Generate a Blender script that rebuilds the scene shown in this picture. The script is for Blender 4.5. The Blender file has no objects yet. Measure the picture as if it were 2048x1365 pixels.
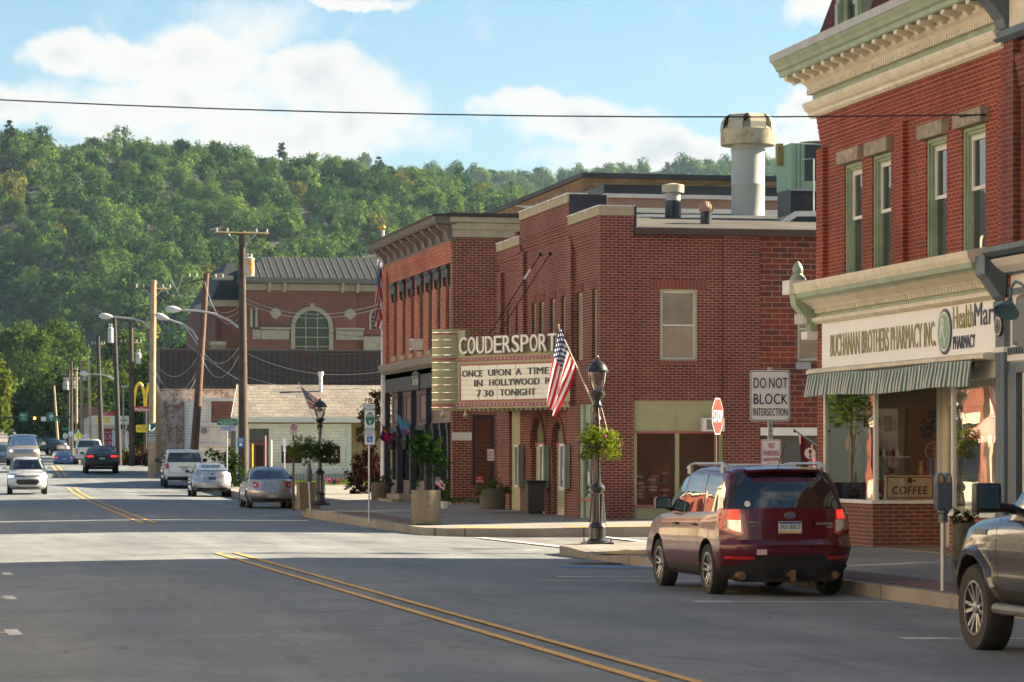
import bpy,bmesh,math,random
import numpy as np
from mathutils import Vector,Matrix
random.seed(7);rng=np.random.default_rng(11)
scn=bpy.context.scene
COL=scn.collection
R_=math.radians
# ---------------------------------------------------------------- camera
HDG=math.atan(1238/6000.0)          # the street runs along +Y, the camera looks this far to its right
EYE=1.73
cam_d=bpy.data.cameras.new('camera');cam=bpy.data.objects.new('camera',cam_d);COL.objects.link(cam)
cam.location=(0,0,EYE);cam.rotation_euler=(R_(90),0,-HDG)
cam_d.lens=105.47;cam_d.sensor_width=36;cam_d.shift_y=232.5/2048
cam_d.clip_start=0.5;cam_d.clip_end=12000
cam_d.dof.use_dof=True;cam_d.dof.focus_distance=68;cam_d.dof.aperture_fstop=7.0
scn.camera=cam
scn.view_settings.view_transform='Standard';scn.view_settings.look='None'
scn.view_settings.exposure=2.3;scn.view_settings.gamma=1
scn.render.film_transparent=False
# ---------------------------------------------------------------- sun and sky
SUN_EL,SUN_AZ=R_(28),R_(84)          # azimuth measured from +Y (up the street) towards +X
sd=Vector((math.sin(SUN_AZ)*math.cos(SUN_EL),math.cos(SUN_AZ)*math.cos(SUN_EL),math.sin(SUN_EL)))
sun_d=bpy.data.lights.new('sun','SUN');sun=bpy.data.objects.new('sun',sun_d);COL.objects.link(sun)
sun_d.energy=5.0;sun_d.angle=R_(0.5);sun_d.color=(1.0,0.82,0.58)
sun.rotation_euler=sd.to_track_quat('Z','Y').to_euler()
world=bpy.data.worlds.new('World');scn.world=world;world.use_nodes=True
class NT:
    """small node-tree writer"""
    def __init__(s,nt):s.nt=nt;s.n=nt.nodes;s.l=nt.links
    def new(s,t,**kw):
        n=s.n.new(t)
        for k,v in kw.items():
            if k.startswith('i_'):
                n.inputs[k[2:].replace('_',' ')].default_value=v
            else:setattr(n,k,v)
        return n
    def link(s,a,b):s.l.new(a,b)
    def put(s,v,sock):
        if hasattr(v,'is_output')or hasattr(v,'links'):s.l.new(v,sock)
        else:sock.default_value=v
    def math(s,op,a,b=0.0,c=None,clamp=False):
        n=s.n.new('ShaderNodeMath');n.operation=op;n.use_clamp=clamp
        s.put(a,n.inputs[0]);s.put(b,n.inputs[1])
        if c is not None:s.put(c,n.inputs[2])
        return n.outputs[0]
    def mix(s,f,a,b,mode='MIX'):
        n=s.n.new('ShaderNodeMix');n.data_type='RGBA';n.blend_type=mode
        s.put(f,n.inputs[0]);s.put(a,n.inputs[6]);s.put(b,n.inputs[7]);return n.outputs[2]
    def ramp(s,f,stops):
        n=s.n.new('ShaderNodeValToRGB');e=n.color_ramp.elements
        while len(e)<len(stops):e.new(0.5)
        for q,(p,c)in zip(e,stops):q.position=p;q.color=c if len(c)==4 else(*c,1)
        s.put(f,n.inputs[0]);return n.outputs[0]
    def maprange(s,v,a,b,c=0.0,d=1.0,smooth=False):
        n=s.n.new('ShaderNodeMapRange');n.clamp=True
        if smooth:n.interpolation_type='SMOOTHSTEP'
        s.put(v,n.inputs[0]);s.put(a,n.inputs[1]);s.put(b,n.inputs[2]);s.put(c,n.inputs[3]);s.put(d,n.inputs[4])
        return n.outputs[0]
    def noise(s,vec,scale,detail=4,rough=.55,dist=0.0):
        n=s.n.new('ShaderNodeTexNoise');n.inputs['Scale'].default_value=scale
        n.inputs['Detail'].default_value=detail;n.inputs['Roughness'].default_value=rough
        n.inputs['Distortion'].default_value=dist
        if vec is not None:s.l.new(vec,n.inputs['Vector'])
        return n.outputs[0]
def build_world():
    T=NT(world.node_tree);T.n.clear()
    out=T.new('ShaderNodeOutputWorld');bg=T.new('ShaderNodeBackground');bg.inputs[1].default_value=0.050
    T.link(bg.outputs[0],out.inputs[0])
    sky=T.new('ShaderNodeTexSky');sky.sky_type='NISHITA';sky.sun_disc=False
    sky.sun_elevation=SUN_EL;sky.sun_rotation=SUN_AZ;sky.altitude=500;sky.air_density=1.0;sky.dust_density=1.0;sky.ozone_density=2.2
    skyc=T.mix(1.0,sky.outputs[0],(.60,.69,.68,1),'MULTIPLY')
    tc=T.new('ShaderNodeTexCoord');sep=T.new('ShaderNodeSeparateXYZ');T.link(tc.outputs['Generated'],sep.inputs[0])
    x,y,z=sep.outputs
    # clouds sit at fixed bearings: azimuth / elevation of the direction looked in
    az=T.math('SUBTRACT',T.math('ARCTAN2',x,y),HDG)
    hor=T.math('SQRT',T.math('ADD',T.math('MULTIPLY',x,x),T.math('MULTIPLY',y,y)))
    el=T.math('ARCTAN2',z,hor)
    px=T.math('MULTIPLY',az,6.0);py=T.math('MULTIPLY',el,6.0)
    cv=T.new('ShaderNodeCombineXYZ');T.link(px,cv.inputs[0]);T.link(py,cv.inputs[1])
    wn=T.new('ShaderNodeTexNoise');wn.inputs['Scale'].default_value=5.5;wn.inputs['Detail'].default_value=7;wn.inputs['Roughness'].default_value=.62;T.link(cv.outputs[0],wn.inputs['Vector']);ws=T.new('ShaderNodeSeparateColor');T.link(wn.outputs['Color'],ws.inputs[0])
    px=T.math('ADD',px,T.math('MULTIPLY',T.math('SUBTRACT',ws.outputs[0],.5),.17));py=T.math('ADD',py,T.math('MULTIPLY',T.math('SUBTRACT',ws.outputs[1],.5),.13))
    n1=T.noise(cv.outputs[0],8.0,11,.58,.25)
    n2=T.noise(cv.outputs[0],1.6,4,.5)
    C=[(130,118,85,42,1),(250,132,90,45,1),(400,130,130,62,1),(520,60,150,45,.55),(620,170,150,75,1),(740,225,120,75,1),(330,215,330,62,.95),(40,215,90,40,1),(560,270,330,55,.9),
         (1030,222,85,32,1),(1180,255,170,45,1),(1330,300,120,45,1),(1260,320,200,35,.8),(720,8,170,14,.8),(1620,22,55,42,.9),(1600,225,60,40,.9),(1585,300,80,60,.9),(150,340,400,70,.6)]
    f=None
    for(cx,cy,rx,ry,w)in C:
        dx=T.math('MULTIPLY',T.math('SUBTRACT',px,(cx-1024)/1000.0),1000.0/rx/1.25)
        dy=T.math('MULTIPLY',T.math('SUBTRACT',py,(915-cy)/1000.0),1000.0/ry/1.25)
        d=T.math('ADD',T.math('MULTIPLY',dx,dx),T.math('MULTIPLY',dy,dy))
        g=T.math('MULTIPLY',T.math('SUBTRACT',1.0,d,clamp=True),w)
        f=g if f is None else T.math('MAXIMUM',f,g)
    # the rest of the sky dome (seen only in reflections) has scattered clouds
    far=T.maprange(T.math('ABSOLUTE',az),.22,.35)
    sc=T.math('MULTIPLY',far,T.maprange(T.noise(tc.outputs['Generated'],3.0,6,.6),.5,.62))
    f=T.math('ADD',f,T.math('MULTIPLY',sc,.6))
    dens=T.math('ADD',f,T.math('MULTIPLY',T.math('SUBTRACT',n1,.5),1.5))
    m=T.maprange(dens,.0,.80,smooth=True)
    thick=T.maprange(T.math('ADD',dens,T.math('MULTIPLY',T.math('SUBTRACT',n2,.5),1.2)),.2,1.2)
    cc=T.ramp(thick,[(0,(3.6,3.75,3.8)),(.35,(3.95,3.85,3.65)),(.7,(3.7,3.65,3.55)),(1,(2.8,2.95,3.1))])
    veil=T.mix(T.maprange(el,0.0,.15,.45,.0),skyc,(2.5,3.2,3.45,1))
    col=T.mix(m,veil,cc)
    T.link(col,bg.inputs[0])
build_world()
# ---------------------------------------------------------------- pixel of the photograph -> place in the street
def _t(px):return(px-1024)/6000.0
SH,CH=math.sin(HDG),math.cos(HDG)
def dX(px,X):return X/(_t(px)*CH+SH)
def dY(px,Y):return Y/(CH-_t(px)*SH)
def YX(px,X):return dX(px,X)*(CH-_t(px)*SH)         # Y of a point on the plane X
def zX(px,py,X):return EYE+(915-py)/6000.0*dX(px,X)
def XY(px,Y):return dY(px,Y)*(_t(px)*CH+SH)
def zY(px,py,Y):return EYE+(915-py)/6000.0*dY(px,Y)
def at(px,py,D):t=_t(px);return Vector((D*(t*CH+SH),D*(CH-t*SH),EYE+(915-py)/6000.0*D))
# ---------------------------------------------------------------- the street's long profile and centre line
PROF=[(-60,0),(100,0),(125,.03),(140,.12),(150,.32),(165,.85),(180,1.24),(200,1.26),(213,1.15),(261,.80),(300,1.25),(340,2.1),(450,4.0),(560,5.3),(700,6.7),(900,16),(1000,23),(1150,40),(1500,70)]
def roadz(Y):
    for(a,za),(b,zb)in zip(PROF,PROF[1:]):
        if Y<=b:
            s=max(0,(Y-a)/(b-a));return za+(zb-za)*s
    return PROF[-1][1]
def cen(Y):return 5.9 if Y<55 else 5.9+.028*(Y-55)
# ---------------------------------------------------------------- materials
MATS={}
def _principled(name):
    m=bpy.data.materials.new(name);m.use_nodes=True;T=NT(m.node_tree)
    b=T.n['Principled BSDF'];return m,T,b
def mat(name,col=(.5,.5,.5),rough=.6,metal=0.0,var=.14,scale=2.5,bump=0.0,bscale=30,spec=.5,coat=0.0,emit=None,estr=0,dirt=0.0,dirtcol=(.12,.09,.06)):
    if name in MATS:return MATS[name]
    m,T,b=_principled(name)
    tc=T.new('ShaderNodeTexCoord')
    n=T.noise(tc.outputs['Object'],scale,5,.6)
    k=T.maprange(n,.3,.7,1-var,1+var)
    c=T.mix(1.0,(*col,1),(1,1,1,1),'MULTIPLY')
    vm=T.new('ShaderNodeVectorMath',operation='SCALE');T.link(c,vm.inputs[0]);T.link(k,vm.inputs['Scale'])
    o=vm.outputs[0]
    if dirt:
        d=T.noise(tc.outputs['Object'],scale*3.1,6,.7)
        o=T.mix(T.maprange(d,.5,.72,0,dirt),o,(*dirtcol,1))
    T.link(o,b.inputs['Base Color'])
    r2=T.noise(tc.outputs['Object'],scale*2,4)
    T.link(T.maprange(r2,.3,.7,max(0,rough-.08),min(1,rough+.08)),b.inputs['Roughness'])
    b.inputs['Metallic'].default_value=metal;b.inputs['Specular IOR Level'].default_value=spec
    b.inputs['Coat Weight'].default_value=coat;b.inputs['Coat Roughness'].default_value=.04
    if emit:b.inputs['Emission Color'].default_value=(*emit,1);b.inputs['Emission Strength'].default_value=estr
    if bump:
        bn=T.new('ShaderNodeBump');bn.inputs['Strength'].default_value=bump;bn.inputs['Distance'].default_value=.01
        T.link(T.noise(tc.outputs['Object'],bscale,6,.65),bn.inputs['Height']);T.link(bn.outputs[0],b.inputs['Normal'])
    MATS[name]=m;return m
def wallcoord(T):
    """object-space (along the wall, up) whichever way the wall faces"""
    tc=T.new('ShaderNodeTexCoord');s=T.new('ShaderNodeSeparateXYZ');T.link(tc.outputs['Object'],s.inputs[0])
    sn=T.new('ShaderNodeSeparateXYZ');T.link(tc.outputs['Normal'],sn.inputs[0])
    facX=T.math('GREATER_THAN',T.math('ABSOLUTE',sn.outputs[0]),T.math('ABSOLUTE',sn.outputs[1]))
    u=T.math('ADD',T.math('MULTIPLY',s.outputs[0],T.math('SUBTRACT',1.0,facX)),T.math('MULTIPLY',s.outputs[1],facX))
    c=T.new('ShaderNodeCombineXYZ');T.link(u,c.inputs[0]);T.link(s.outputs[2],c.inputs[1])
    return tc,c.outputs[0],u,s.outputs[2]
def brick(name,c1,c2,mortar,bw=.22,bh=.075,ms=.010,var=.25,stain=.25,white=0.0,rough=.85,bias=0.0,dark=None):
    if name in MATS:return MATS[name]
    m,T,b=_principled(name);tc,v,u,z=wallcoord(T)
    n=T.new('ShaderNodeTexBrick');n.offset=.5
    n.inputs['Scale'].default_value=1;n.inputs['Brick Width'].default_value=bw;n.inputs['Row Height'].default_value=bh
    n.inputs['Mortar Size'].default_value=ms;n.inputs['Mortar Smooth'].default_value=.15;n.inputs['Bias'].default_value=bias
    n.inputs['Color1'].default_value=(*c1,1);n.inputs['Color2'].default_value=(*c2,1);n.inputs['Mortar'].default_value=(*mortar,1)
    T.link(v,n.inputs['Vector'])
    big=T.noise(tc.outputs['Object'],.45,5,.6);med=T.noise(tc.outputs['Object'],5.0,4,.6)
    k=T.math('MULTIPLY',T.maprange(big,.3,.7,1-var,1+var),T.maprange(med,.3,.7,1-var*.6,1+var*.6))
    vm=T.new('ShaderNodeVectorMath',operation='SCALE');T.link(n.outputs['Color'],vm.inputs[0]);T.link(k,vm.inputs['Scale']);o=vm.outputs[0]
    st=T.noise(tc.outputs['Object'],1.1,6,.7)
    o=T.mix(T.maprange(st,.56,.72,0,stain),o,(.10,.06,.045,1))
    if white:
        w=T.noise(tc.outputs['Object'],2.2,8,.75);o=T.mix(T.maprange(w,.45,.56,0,white),o,(.62,.58,.52,1))
    T.link(o,b.inputs['Base Color']);b.inputs['Roughness'].default_value=rough;b.inputs['Specular IOR Level'].default_value=.3
    bn=T.new('ShaderNodeBump');bn.inputs['Strength'].default_value=.5;bn.inputs['Distance'].default_value=.006
    h=T.math('SUBTRACT',T.math('MULTIPLY',med,.4),n.outputs['Fac']);T.link(h,bn.inputs['Height']);T.link(bn.outputs[0],b.inputs['Normal'])
    MATS[name]=m;return m
def stripes(name,ca,cb,width,vertical=True,ratio=.5,rough=.7,bump=.0,wob=0.0,metal=0,fixed=False):
    """two colours in bands along the wall (vertical bands) or up it"""
    if name in MATS:return MATS[name]
    m,T,b=_principled(name);tc,v,u,z=wallcoord(T)
    q=u if vertical else z
    if fixed:sy_=T.new('ShaderNodeSeparateXYZ');T.link(tc.outputs['Object'],sy_.inputs[0]);q=sy_.outputs[1]
    if wob:q=T.math('ADD',q,T.math('MULTIPLY',T.noise(tc.outputs['Object'],6),wob))
    f=T.math('FRACT',T.math('DIVIDE',q,width));k=T.math('GREATER_THAN',f,ratio)
    o=T.mix(k,(*ca,1),(*cb,1));nz=T.noise(tc.outputs['Object'],1.5,6,.65)
    vm=T.new('ShaderNodeVectorMath',operation='SCALE');T.link(o,vm.inputs[0]);T.link(T.maprange(nz,.3,.7,.8,1.18),vm.inputs['Scale'])
    T.link(vm.outputs[0],b.inputs['Base Color']);b.inputs['Roughness'].default_value=rough;b.inputs['Metallic'].default_value=metal
    if bump:
        bn=T.new('ShaderNodeBump');bn.inputs['Strength'].default_value=bump;bn.inputs['Distance'].default_value=.02
        T.link(f,bn.inputs['Height']);T.link(bn.outputs[0],b.inputs['Normal'])
    MATS[name]=m;return m
def glass_dark(name,col=(.012,.016,.018),rough=.02,wav=.25,spec=.8):
    if name in MATS:return MATS[name]
    m,T,b=_principled(name);tc=T.new('ShaderNodeTexCoord')
    b.inputs['Base Color'].default_value=(*col,1);b.inputs['Roughness'].default_value=rough
    b.inputs['Specular IOR Level'].default_value=spec;b.inputs['Coat Weight'].default_value=.6;b.inputs['Coat Roughness'].default_value=.01
    bn=T.new('ShaderNodeBump');bn.inputs['Strength'].default_value=wav;bn.inputs['Distance'].default_value=.02
    T.link(T.noise(tc.outputs['Object'],1.3,2),bn.inputs['Height']);T.link(bn.outputs[0],b.inputs['Normal']);T.link(bn.outputs[0],b.inputs['Coat Normal'])
    MATS[name]=m;return m
def glass_clear(name,tint=(.9,.95,.93),refl=.10,wav=.15):
    if name in MATS:return MATS[name]
    m=bpy.data.materials.new(name);m.use_nodes=True;T=NT(m.node_tree);T.n.clear()
    out=T.new('ShaderNodeOutputMaterial');tr=T.new('ShaderNodeBsdfTransparent');tr.inputs[0].default_value=(*tint,1)
    gl=T.new('ShaderNodeBsdfGlossy');gl.inputs['Roughness'].default_value=.01
    tc=T.new('ShaderNodeTexCoord');bn=T.new('ShaderNodeBump');bn.inputs['Strength'].default_value=wav;bn.inputs['Distance'].default_value=.03
    T.link(T.noise(tc.outputs['Object'],.9,2),bn.inputs['Height']);T.link(bn.outputs[0],gl.inputs['Normal'])
    fr=T.new('ShaderNodeFresnel');fr.inputs[0].default_value=1.52
    k=T.math('ADD',T.math('MULTIPLY',fr.outputs[0],1.6),refl,clamp=True)
    mx=T.new('ShaderNodeMixShader');T.link(k,mx.inputs[0]);T.link(tr.outputs[0],mx.inputs[1]);T.link(gl.outputs[0],mx.inputs[2])
    T.link(mx.outputs[0],out.inputs[0]);MATS[name]=m;return m
def leafmat(name,c_dark,c_light,transl=.35):
    if name in MATS:return MATS[name]
    m=bpy.data.materials.new(name);m.use_nodes=True;T=NT(m.node_tree);T.n.clear()
    out=T.new('ShaderNodeOutputMaterial');at_=T.new('ShaderNodeAttribute');at_.attribute_name='tint'
    oi=T.new('ShaderNodeObjectInfo')
    k=T.math('ADD',at_.outputs['Fac'],T.math('MULTIPLY',T.math('SUBTRACT',oi.outputs['Random'],.5),.75))
    o=T.ramp(k,[(0,c_dark),(1,c_light)])
    d=T.new('ShaderNodeBsdfDiffuse');tr=T.new('ShaderNodeBsdfTranslucent');T.link(o,d.inputs[0]);T.link(o,tr.inputs[0])
    mx=T.new('ShaderNodeMixShader');mx.inputs[0].default_value=transl;T.link(d.outputs[0],mx.inputs[1]);T.link(tr.outputs[0],mx.inputs[2])
    T.link(mx.outputs[0],out.inputs[0]);MATS[name]=m;return m
def asphalt(name,col=(.148,.163,.171)):
    if name in MATS:return MATS[name]
    m,T,b=_principled(name);tc=T.new('ShaderNodeTexCoord')
    mp=T.new('ShaderNodeMapping');mp.inputs['Scale'].default_value=(1.0,.12,1);T.link(tc.outputs['Object'],mp.inputs[0])
    tracks=T.noise(mp.outputs[0],.9,5,.6);blot=T.noise(tc.outputs['Object'],.35,6,.62);grain=T.noise(tc.outputs['Object'],38,3,.8)
    fine=T.noise(tc.outputs['Object'],9,5,.7)
    k=T.math('MULTIPLY',T.maprange(tracks,.3,.7,.72,1.22),T.maprange(blot,.3,.7,.80,1.18))
    k=T.math('MULTIPLY',k,T.maprange(grain,.25,.75,.68,1.36));k=T.math('MULTIPLY',k,T.maprange(fine,.3,.7,.92,1.09))
    vm=T.new('ShaderNodeVectorMath',operation='SCALE');vm.inputs[0].default_value=col;T.link(k,vm.inputs['Scale']);o=vm.outputs[0]
    st=T.noise(mp.outputs[0],2.1,6,.7);o=T.mix(T.maprange(st,.56,.74,0,.5),o,(.045,.047,.05,1));pt=T.noise(tc.outputs['Object'],1.4,3,.5);o=T.mix(T.maprange(pt,.62,.68,0,.22),o,(.24,.24,.235,1))
    # tarred cracks
    v=T.new('ShaderNodeTexVoronoi');v.feature='DISTANCE_TO_EDGE';v.inputs['Scale'].default_value=.11
    ws=T.new('ShaderNodeVectorMath',operation='ADD');T.link(tc.outputs['Object'],ws.inputs[0])
    nn=T.new('ShaderNodeTexNoise');nn.inputs['Scale'].default_value=.5;T.link(tc.outputs['Object'],nn.inputs[0])
    sc=T.new('ShaderNodeVectorMath',operation='SCALE');T.link(nn.outputs['Color'],sc.inputs[0]);sc.inputs['Scale'].default_value=4;T.link(sc.outputs[0],ws.inputs[1])
    T.link(ws.outputs[0],v.inputs['Vector'])
    o=T.mix(T.maprange(v.outputs['Distance'],.0,.006,.5,0),o,(.02,.02,.022,1))
    T.link(o,b.inputs['Base Color']);T.link(T.maprange(tracks,.3,.7,.62,.8),b.inputs['Roughness']);b.inputs['Specular IOR Level'].default_value=.45
    bn=T.new('ShaderNodeBump');bn.inputs['Strength'].default_value=.5;bn.inputs['Distance'].default_value=.006
    T.link(grain,bn.inputs['Height']);T.link(bn.outputs[0],b.inputs['Normal'])
    MATS[name]=m;return m
def paintmark(name,col,wear=.5):
    """worn road paint"""
    if name in MATS:return MATS[name]
    m,T,b=_principled(name);tc=T.new('ShaderNodeTexCoord')
    n=T.noise(tc.outputs['Object'],7,8,.75);g=T.noise(tc.outputs['Object'],45,3,.8)
    k=T.math('ADD',n,T.math('MULTIPLY',T.math('SUBTRACT',g,.5),.5))
    T.link(T.mix(T.maprange(k,.5,.62,0,wear),(*col,1),(.10,.10,.105,1)),b.inputs['Base Color']);b.inputs['Roughness'].default_value=.7
    MATS[name]=m;return m
def concrete(name,col=(.36,.34,.31),joints=0.0,var=.2):
    if name in MATS:return MATS[name]
    m,T,b=_principled(name);tc=T.new('ShaderNodeTexCoord')
    a=T.noise(tc.outputs['Object'],.7,6,.65);g=T.noise(tc.outputs['Object'],30,4,.7);st=T.noise(tc.outputs['Object'],2.3,7,.7)
    k=T.math('MULTIPLY',T.maprange(a,.3,.7,1-var,1+var),T.maprange(g,.3,.7,.9,1.1))
    vm=T.new('ShaderNodeVectorMath',operation='SCALE');vm.inputs[0].default_value=col;T.link(k,vm.inputs['Scale']);o=vm.outputs[0]
    o=T.mix(T.maprange(st,.55,.75,0,.5),o,(col[0]*.45,col[1]*.42,col[2]*.4,1))
    if joints:
        s=T.new('ShaderNodeSeparateXYZ');T.link(tc.outputs['Object'],s.inputs[0])
        for q in(0,1):
            f=T.math('FRACT',T.math('DIVIDE',s.outputs[q],joints));j=T.math('LESS_THAN',f,.014)
            o=T.mix(T.math('MULTIPLY',j,.75),o,(.05,.045,.04,1))
    T.link(o,b.inputs['Base Color']);b.inputs['Roughness'].default_value=.88;b.inputs['Specular IOR Level'].default_value=.25
    bn=T.new('ShaderNodeBump');bn.inputs['Strength'].default_value=.3;bn.inputs['Distance'].default_value=.006
    T.link(g,bn.inputs['Height']);T.link(bn.outputs[0],b.inputs['Normal'])
    MATS[name]=m;return m
def carpaint(name,col,metal=.35,rough=.28,coat=1.0,dust_=1.0):
    if name in MATS:return MATS[name]
    m,T,b=_principled(name);tc=T.new('ShaderNodeTexCoord')
    s=T.new('ShaderNodeSeparateXYZ');T.link(tc.outputs['Object'],s.inputs[0])
    d=T.noise(tc.outputs['Object'],3.5,6,.7)
    dust=T.math('MULTIPLY',T.maprange(s.outputs[2],.15,.75,.35*dust_,0.03*dust_),T.maprange(d,.3,.7,.5,1.2))
    T.link(T.mix(dust,(*col,1),(.20,.17,.14,1)),b.inputs['Base Color'])
    T.link(T.maprange(dust,0,.3,rough,.6),b.inputs['Roughness'])
    b.inputs['Metallic'].default_value=metal;b.inputs['Coat Weight'].default_value=coat;b.inputs['Coat Roughness'].default_value=.04
    MATS[name]=m;return m
# ---------------------------------------------------------------- mesh helpers
def setp(o,label=None,cat=None,group=None,kind=None):
    if label:o['label']=label
    if cat:o['category']=cat
    if group:o['group']=group
    if kind:o['kind']=kind
    return o
def root(name,label,cat,loc=(0,0,0),rotz=0.0,group=None):
    o=bpy.data.objects.new(name,None);COL.objects.link(o);o.location=loc;o.rotation_euler=(0,0,rotz)
    o.empty_display_size=.3
    return setp(o,label,cat,group)
def top_of(o):
    while o.parent:o=o.parent
    return o
def link_mesh(name,me,mats,parent=None,smooth=None,origin=None,local=False):
    """me holds world coordinates unless local; children keep identity transforms under their thing"""
    o=bpy.data.objects.new(name,me);COL.objects.link(o)
    for m in(mats if isinstance(mats,(list,tuple))else[mats]):me.materials.append(m)
    if parent is not None:
        r=top_of(parent)
        if not local:
            M=(Matrix.Translation(r.location)@r.rotation_euler.to_matrix().to_4x4()).inverted();me.transform(M)
        o.parent=parent
    elif origin is not None:
        me.transform(Matrix.Translation(-Vector(origin)));o.location=origin
    if smooth is not None:
        me.shade_smooth();me.set_sharp_from_angle(angle=R_(smooth))
    return o
def perp(d):
    d=d.normalized();a=Vector((0,0,1))if abs(d.z)<.9 else Vector((1,0,0))
    u=d.cross(a).normalized();return u,d.cross(u).normalized()
class MB:
    def __init__(s):s.v=[];s.f=[];s.m=[];s.cm=0
    def face(s,pts):
        b=len(s.v);s.v+=[tuple(p)for p in pts];s.f.append(tuple(range(b,b+len(pts))));s.m.append(s.cm);return s
    def box(s,x0,x1,y0,y1,z0,z1):
        x0,x1=sorted((x0,x1));y0,y1=sorted((y0,y1));z0,z1=sorted((z0,z1))
        b=len(s.v);s.v+=[(x,y,z)for z in(z0,z1)for y in(y0,y1)for x in(x0,x1)]
        for q in((0,2,3,1),(4,5,7,6),(0,1,5,4),(2,6,7,3),(0,4,6,2),(1,3,7,5)):s.f.append(tuple(b+i for i in q));s.m.append(s.cm)
        return s
    def abox(s,ax,c0,c1,u0,u1,z0,z1):
        return s.box(c0,c1,u0,u1,z0,z1)if ax=='x' else s.box(u0,u1,c0,c1,z0,z1)
    def pane(s,ax,c,u0,u1,z0,z1):
        P=lambda u,z:(c,u,z)if ax=='x' else(u,c,z)
        q=[P(u0,z0),P(u1,z0),P(u1,z1),P(u0,z1)];return s.face(q[::-1]if ax=='x' else q)
    def prism(s,poly,axis,a,b):
        """2-D polygon extruded along an axis from a to b; poly is given in the other two axes (in x,y,z order)"""
        def P(q,c):return(c,q[0],q[1])if axis=='x' else(q[0],c,q[1])if axis=='y' else(q[0],q[1],c)
        n=len(poly);k=len(s.v);s.v+=[P(q,a)for q in poly]+[P(q,b)for q in poly]
        ar=sum(poly[i][0]*poly[(i+1)%n][1]-poly[(i+1)%n][0]*poly[i][1]for i in range(n))
        flip=(ar>0)^(axis=='y')^(b<a)
        for i in range(n):
            j=(i+1)%n;q=(k+i,k+j,k+n+j,k+n+i);s.f.append(q if flip else q[::-1]);s.m.append(s.cm)
        lo=tuple(k+i for i in range(n));hi=tuple(k+n+i for i in range(n))
        s.f+=[lo[::-1]if flip else lo,hi if flip else hi[::-1]];s.m+=[s.cm]*2;return s
    def lathe(s,c,prof,n=16,axis=(0,0,1),cap=True):
        """prof = [(radius, height along axis)]"""
        a=Vector(axis).normalized();u,w=perp(a);c=Vector(c);b=len(s.v)
        for r,h in prof:
            for i in range(n):
                t=2*math.pi*i/n;s.v.append(tuple(c+a*h+(u*math.cos(t)+w*math.sin(t))*r))
        for j in range(len(prof)-1):
            for i in range(n):
                i2=(i+1)%n;s.f.append((b+j*n+i,b+(j+1)*n+i,b+(j+1)*n+i2,b+j*n+i2));s.m.append(s.cm)
        if cap:
            s.f.append(tuple(b+i for i in range(n)));s.m.append(s.cm)
            k=b+(len(prof)-1)*n;s.f.append(tuple(k+i for i in range(n))[::-1]);s.m.append(s.cm)
        return s
    def cyl(s,p0,p1,r0,r1=None,n=10):
        p0=Vector(p0);p1=Vector(p1);return s.lathe(p0,[(r0,0),(r0 if r1 is None else r1,(p1-p0).length)],n,p1-p0)
    def tube(s,pts,r,n=6):
        pts=[Vector(p)for p in pts];b=len(s.v);rs=r if isinstance(r,(list,tuple))else[r]*len(pts)
        u=None
        for i,p in enumerate(pts):
            d=(pts[min(i+1,len(pts)-1)]-pts[max(i-1,0)])
            if d.length<1e-9:d=Vector((0,0,1))
            d.normalize()
            if u is None:u,w=perp(d)
            else:
                u=(u-d*u.dot(d));u.normalize();w=d.cross(u)
            for k in range(n):
                t=2*math.pi*k/n;s.v.append(tuple(p+(u*math.cos(t)+w*math.sin(t))*rs[i]))
        for j in range(len(pts)-1):
            for i in range(n):
                i2=(i+1)%n;s.f.append((b+j*n+i,b+j*n+i2,b+(j+1)*n+i2,b+(j+1)*n+i));s.m.append(s.cm)
        s.f.append(tuple(b+i for i in range(n))[::-1]);s.m.append(s.cm)
        k=b+(len(pts)-1)*n;s.f.append(tuple(k+i for i in range(n)));s.m.append(s.cm);return s
    def ball(s,c,r,n=8,sq=(1,1,1)):
        c=Vector(c);b=len(s.v);m_=max(4,n//2+1)
        for j in range(m_+1):
            ph=math.pi*j/m_
            for i in range(n):
                t=2*math.pi*i/n;s.v.append((c.x+r*sq[0]*math.sin(ph)*math.cos(t),c.y+r*sq[1]*math.sin(ph)*math.sin(t),c.z+r*sq[2]*math.cos(ph)))
        for j in range(m_):
            for i in range(n):
                i2=(i+1)%n;s.f.append((b+j*n+i,b+(j+1)*n+i,b+(j+1)*n+i2,b+j*n+i2));s.m.append(s.cm)
        return s
    def wall(s,ax,c0,c1,u0,u1,z0,z1,holes=()):
        """slab between planes c0 (front) and c1 with rectangular openings (u0,u1,z0,z1)"""
        us=sorted({u0,u1,*[h for q in holes for h in q[:2]if u0<h<u1]});zs=sorted({z0,z1,*[h for q in holes for h in q[2:]if z0<h<z1]})
        def solid(i,j):
            if i<0 or j<0 or i>=len(us)-1 or j>=len(zs)-1:return False
            cu=(us[i]+us[i+1])/2;cz=(zs[j]+zs[j+1])/2
            return not any(q[0]<cu<q[1]and q[2]<cz<q[3]for q in holes)
        def P(c,u,z):return(c,u,z)if ax=='x' else(u,c,z)
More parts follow.
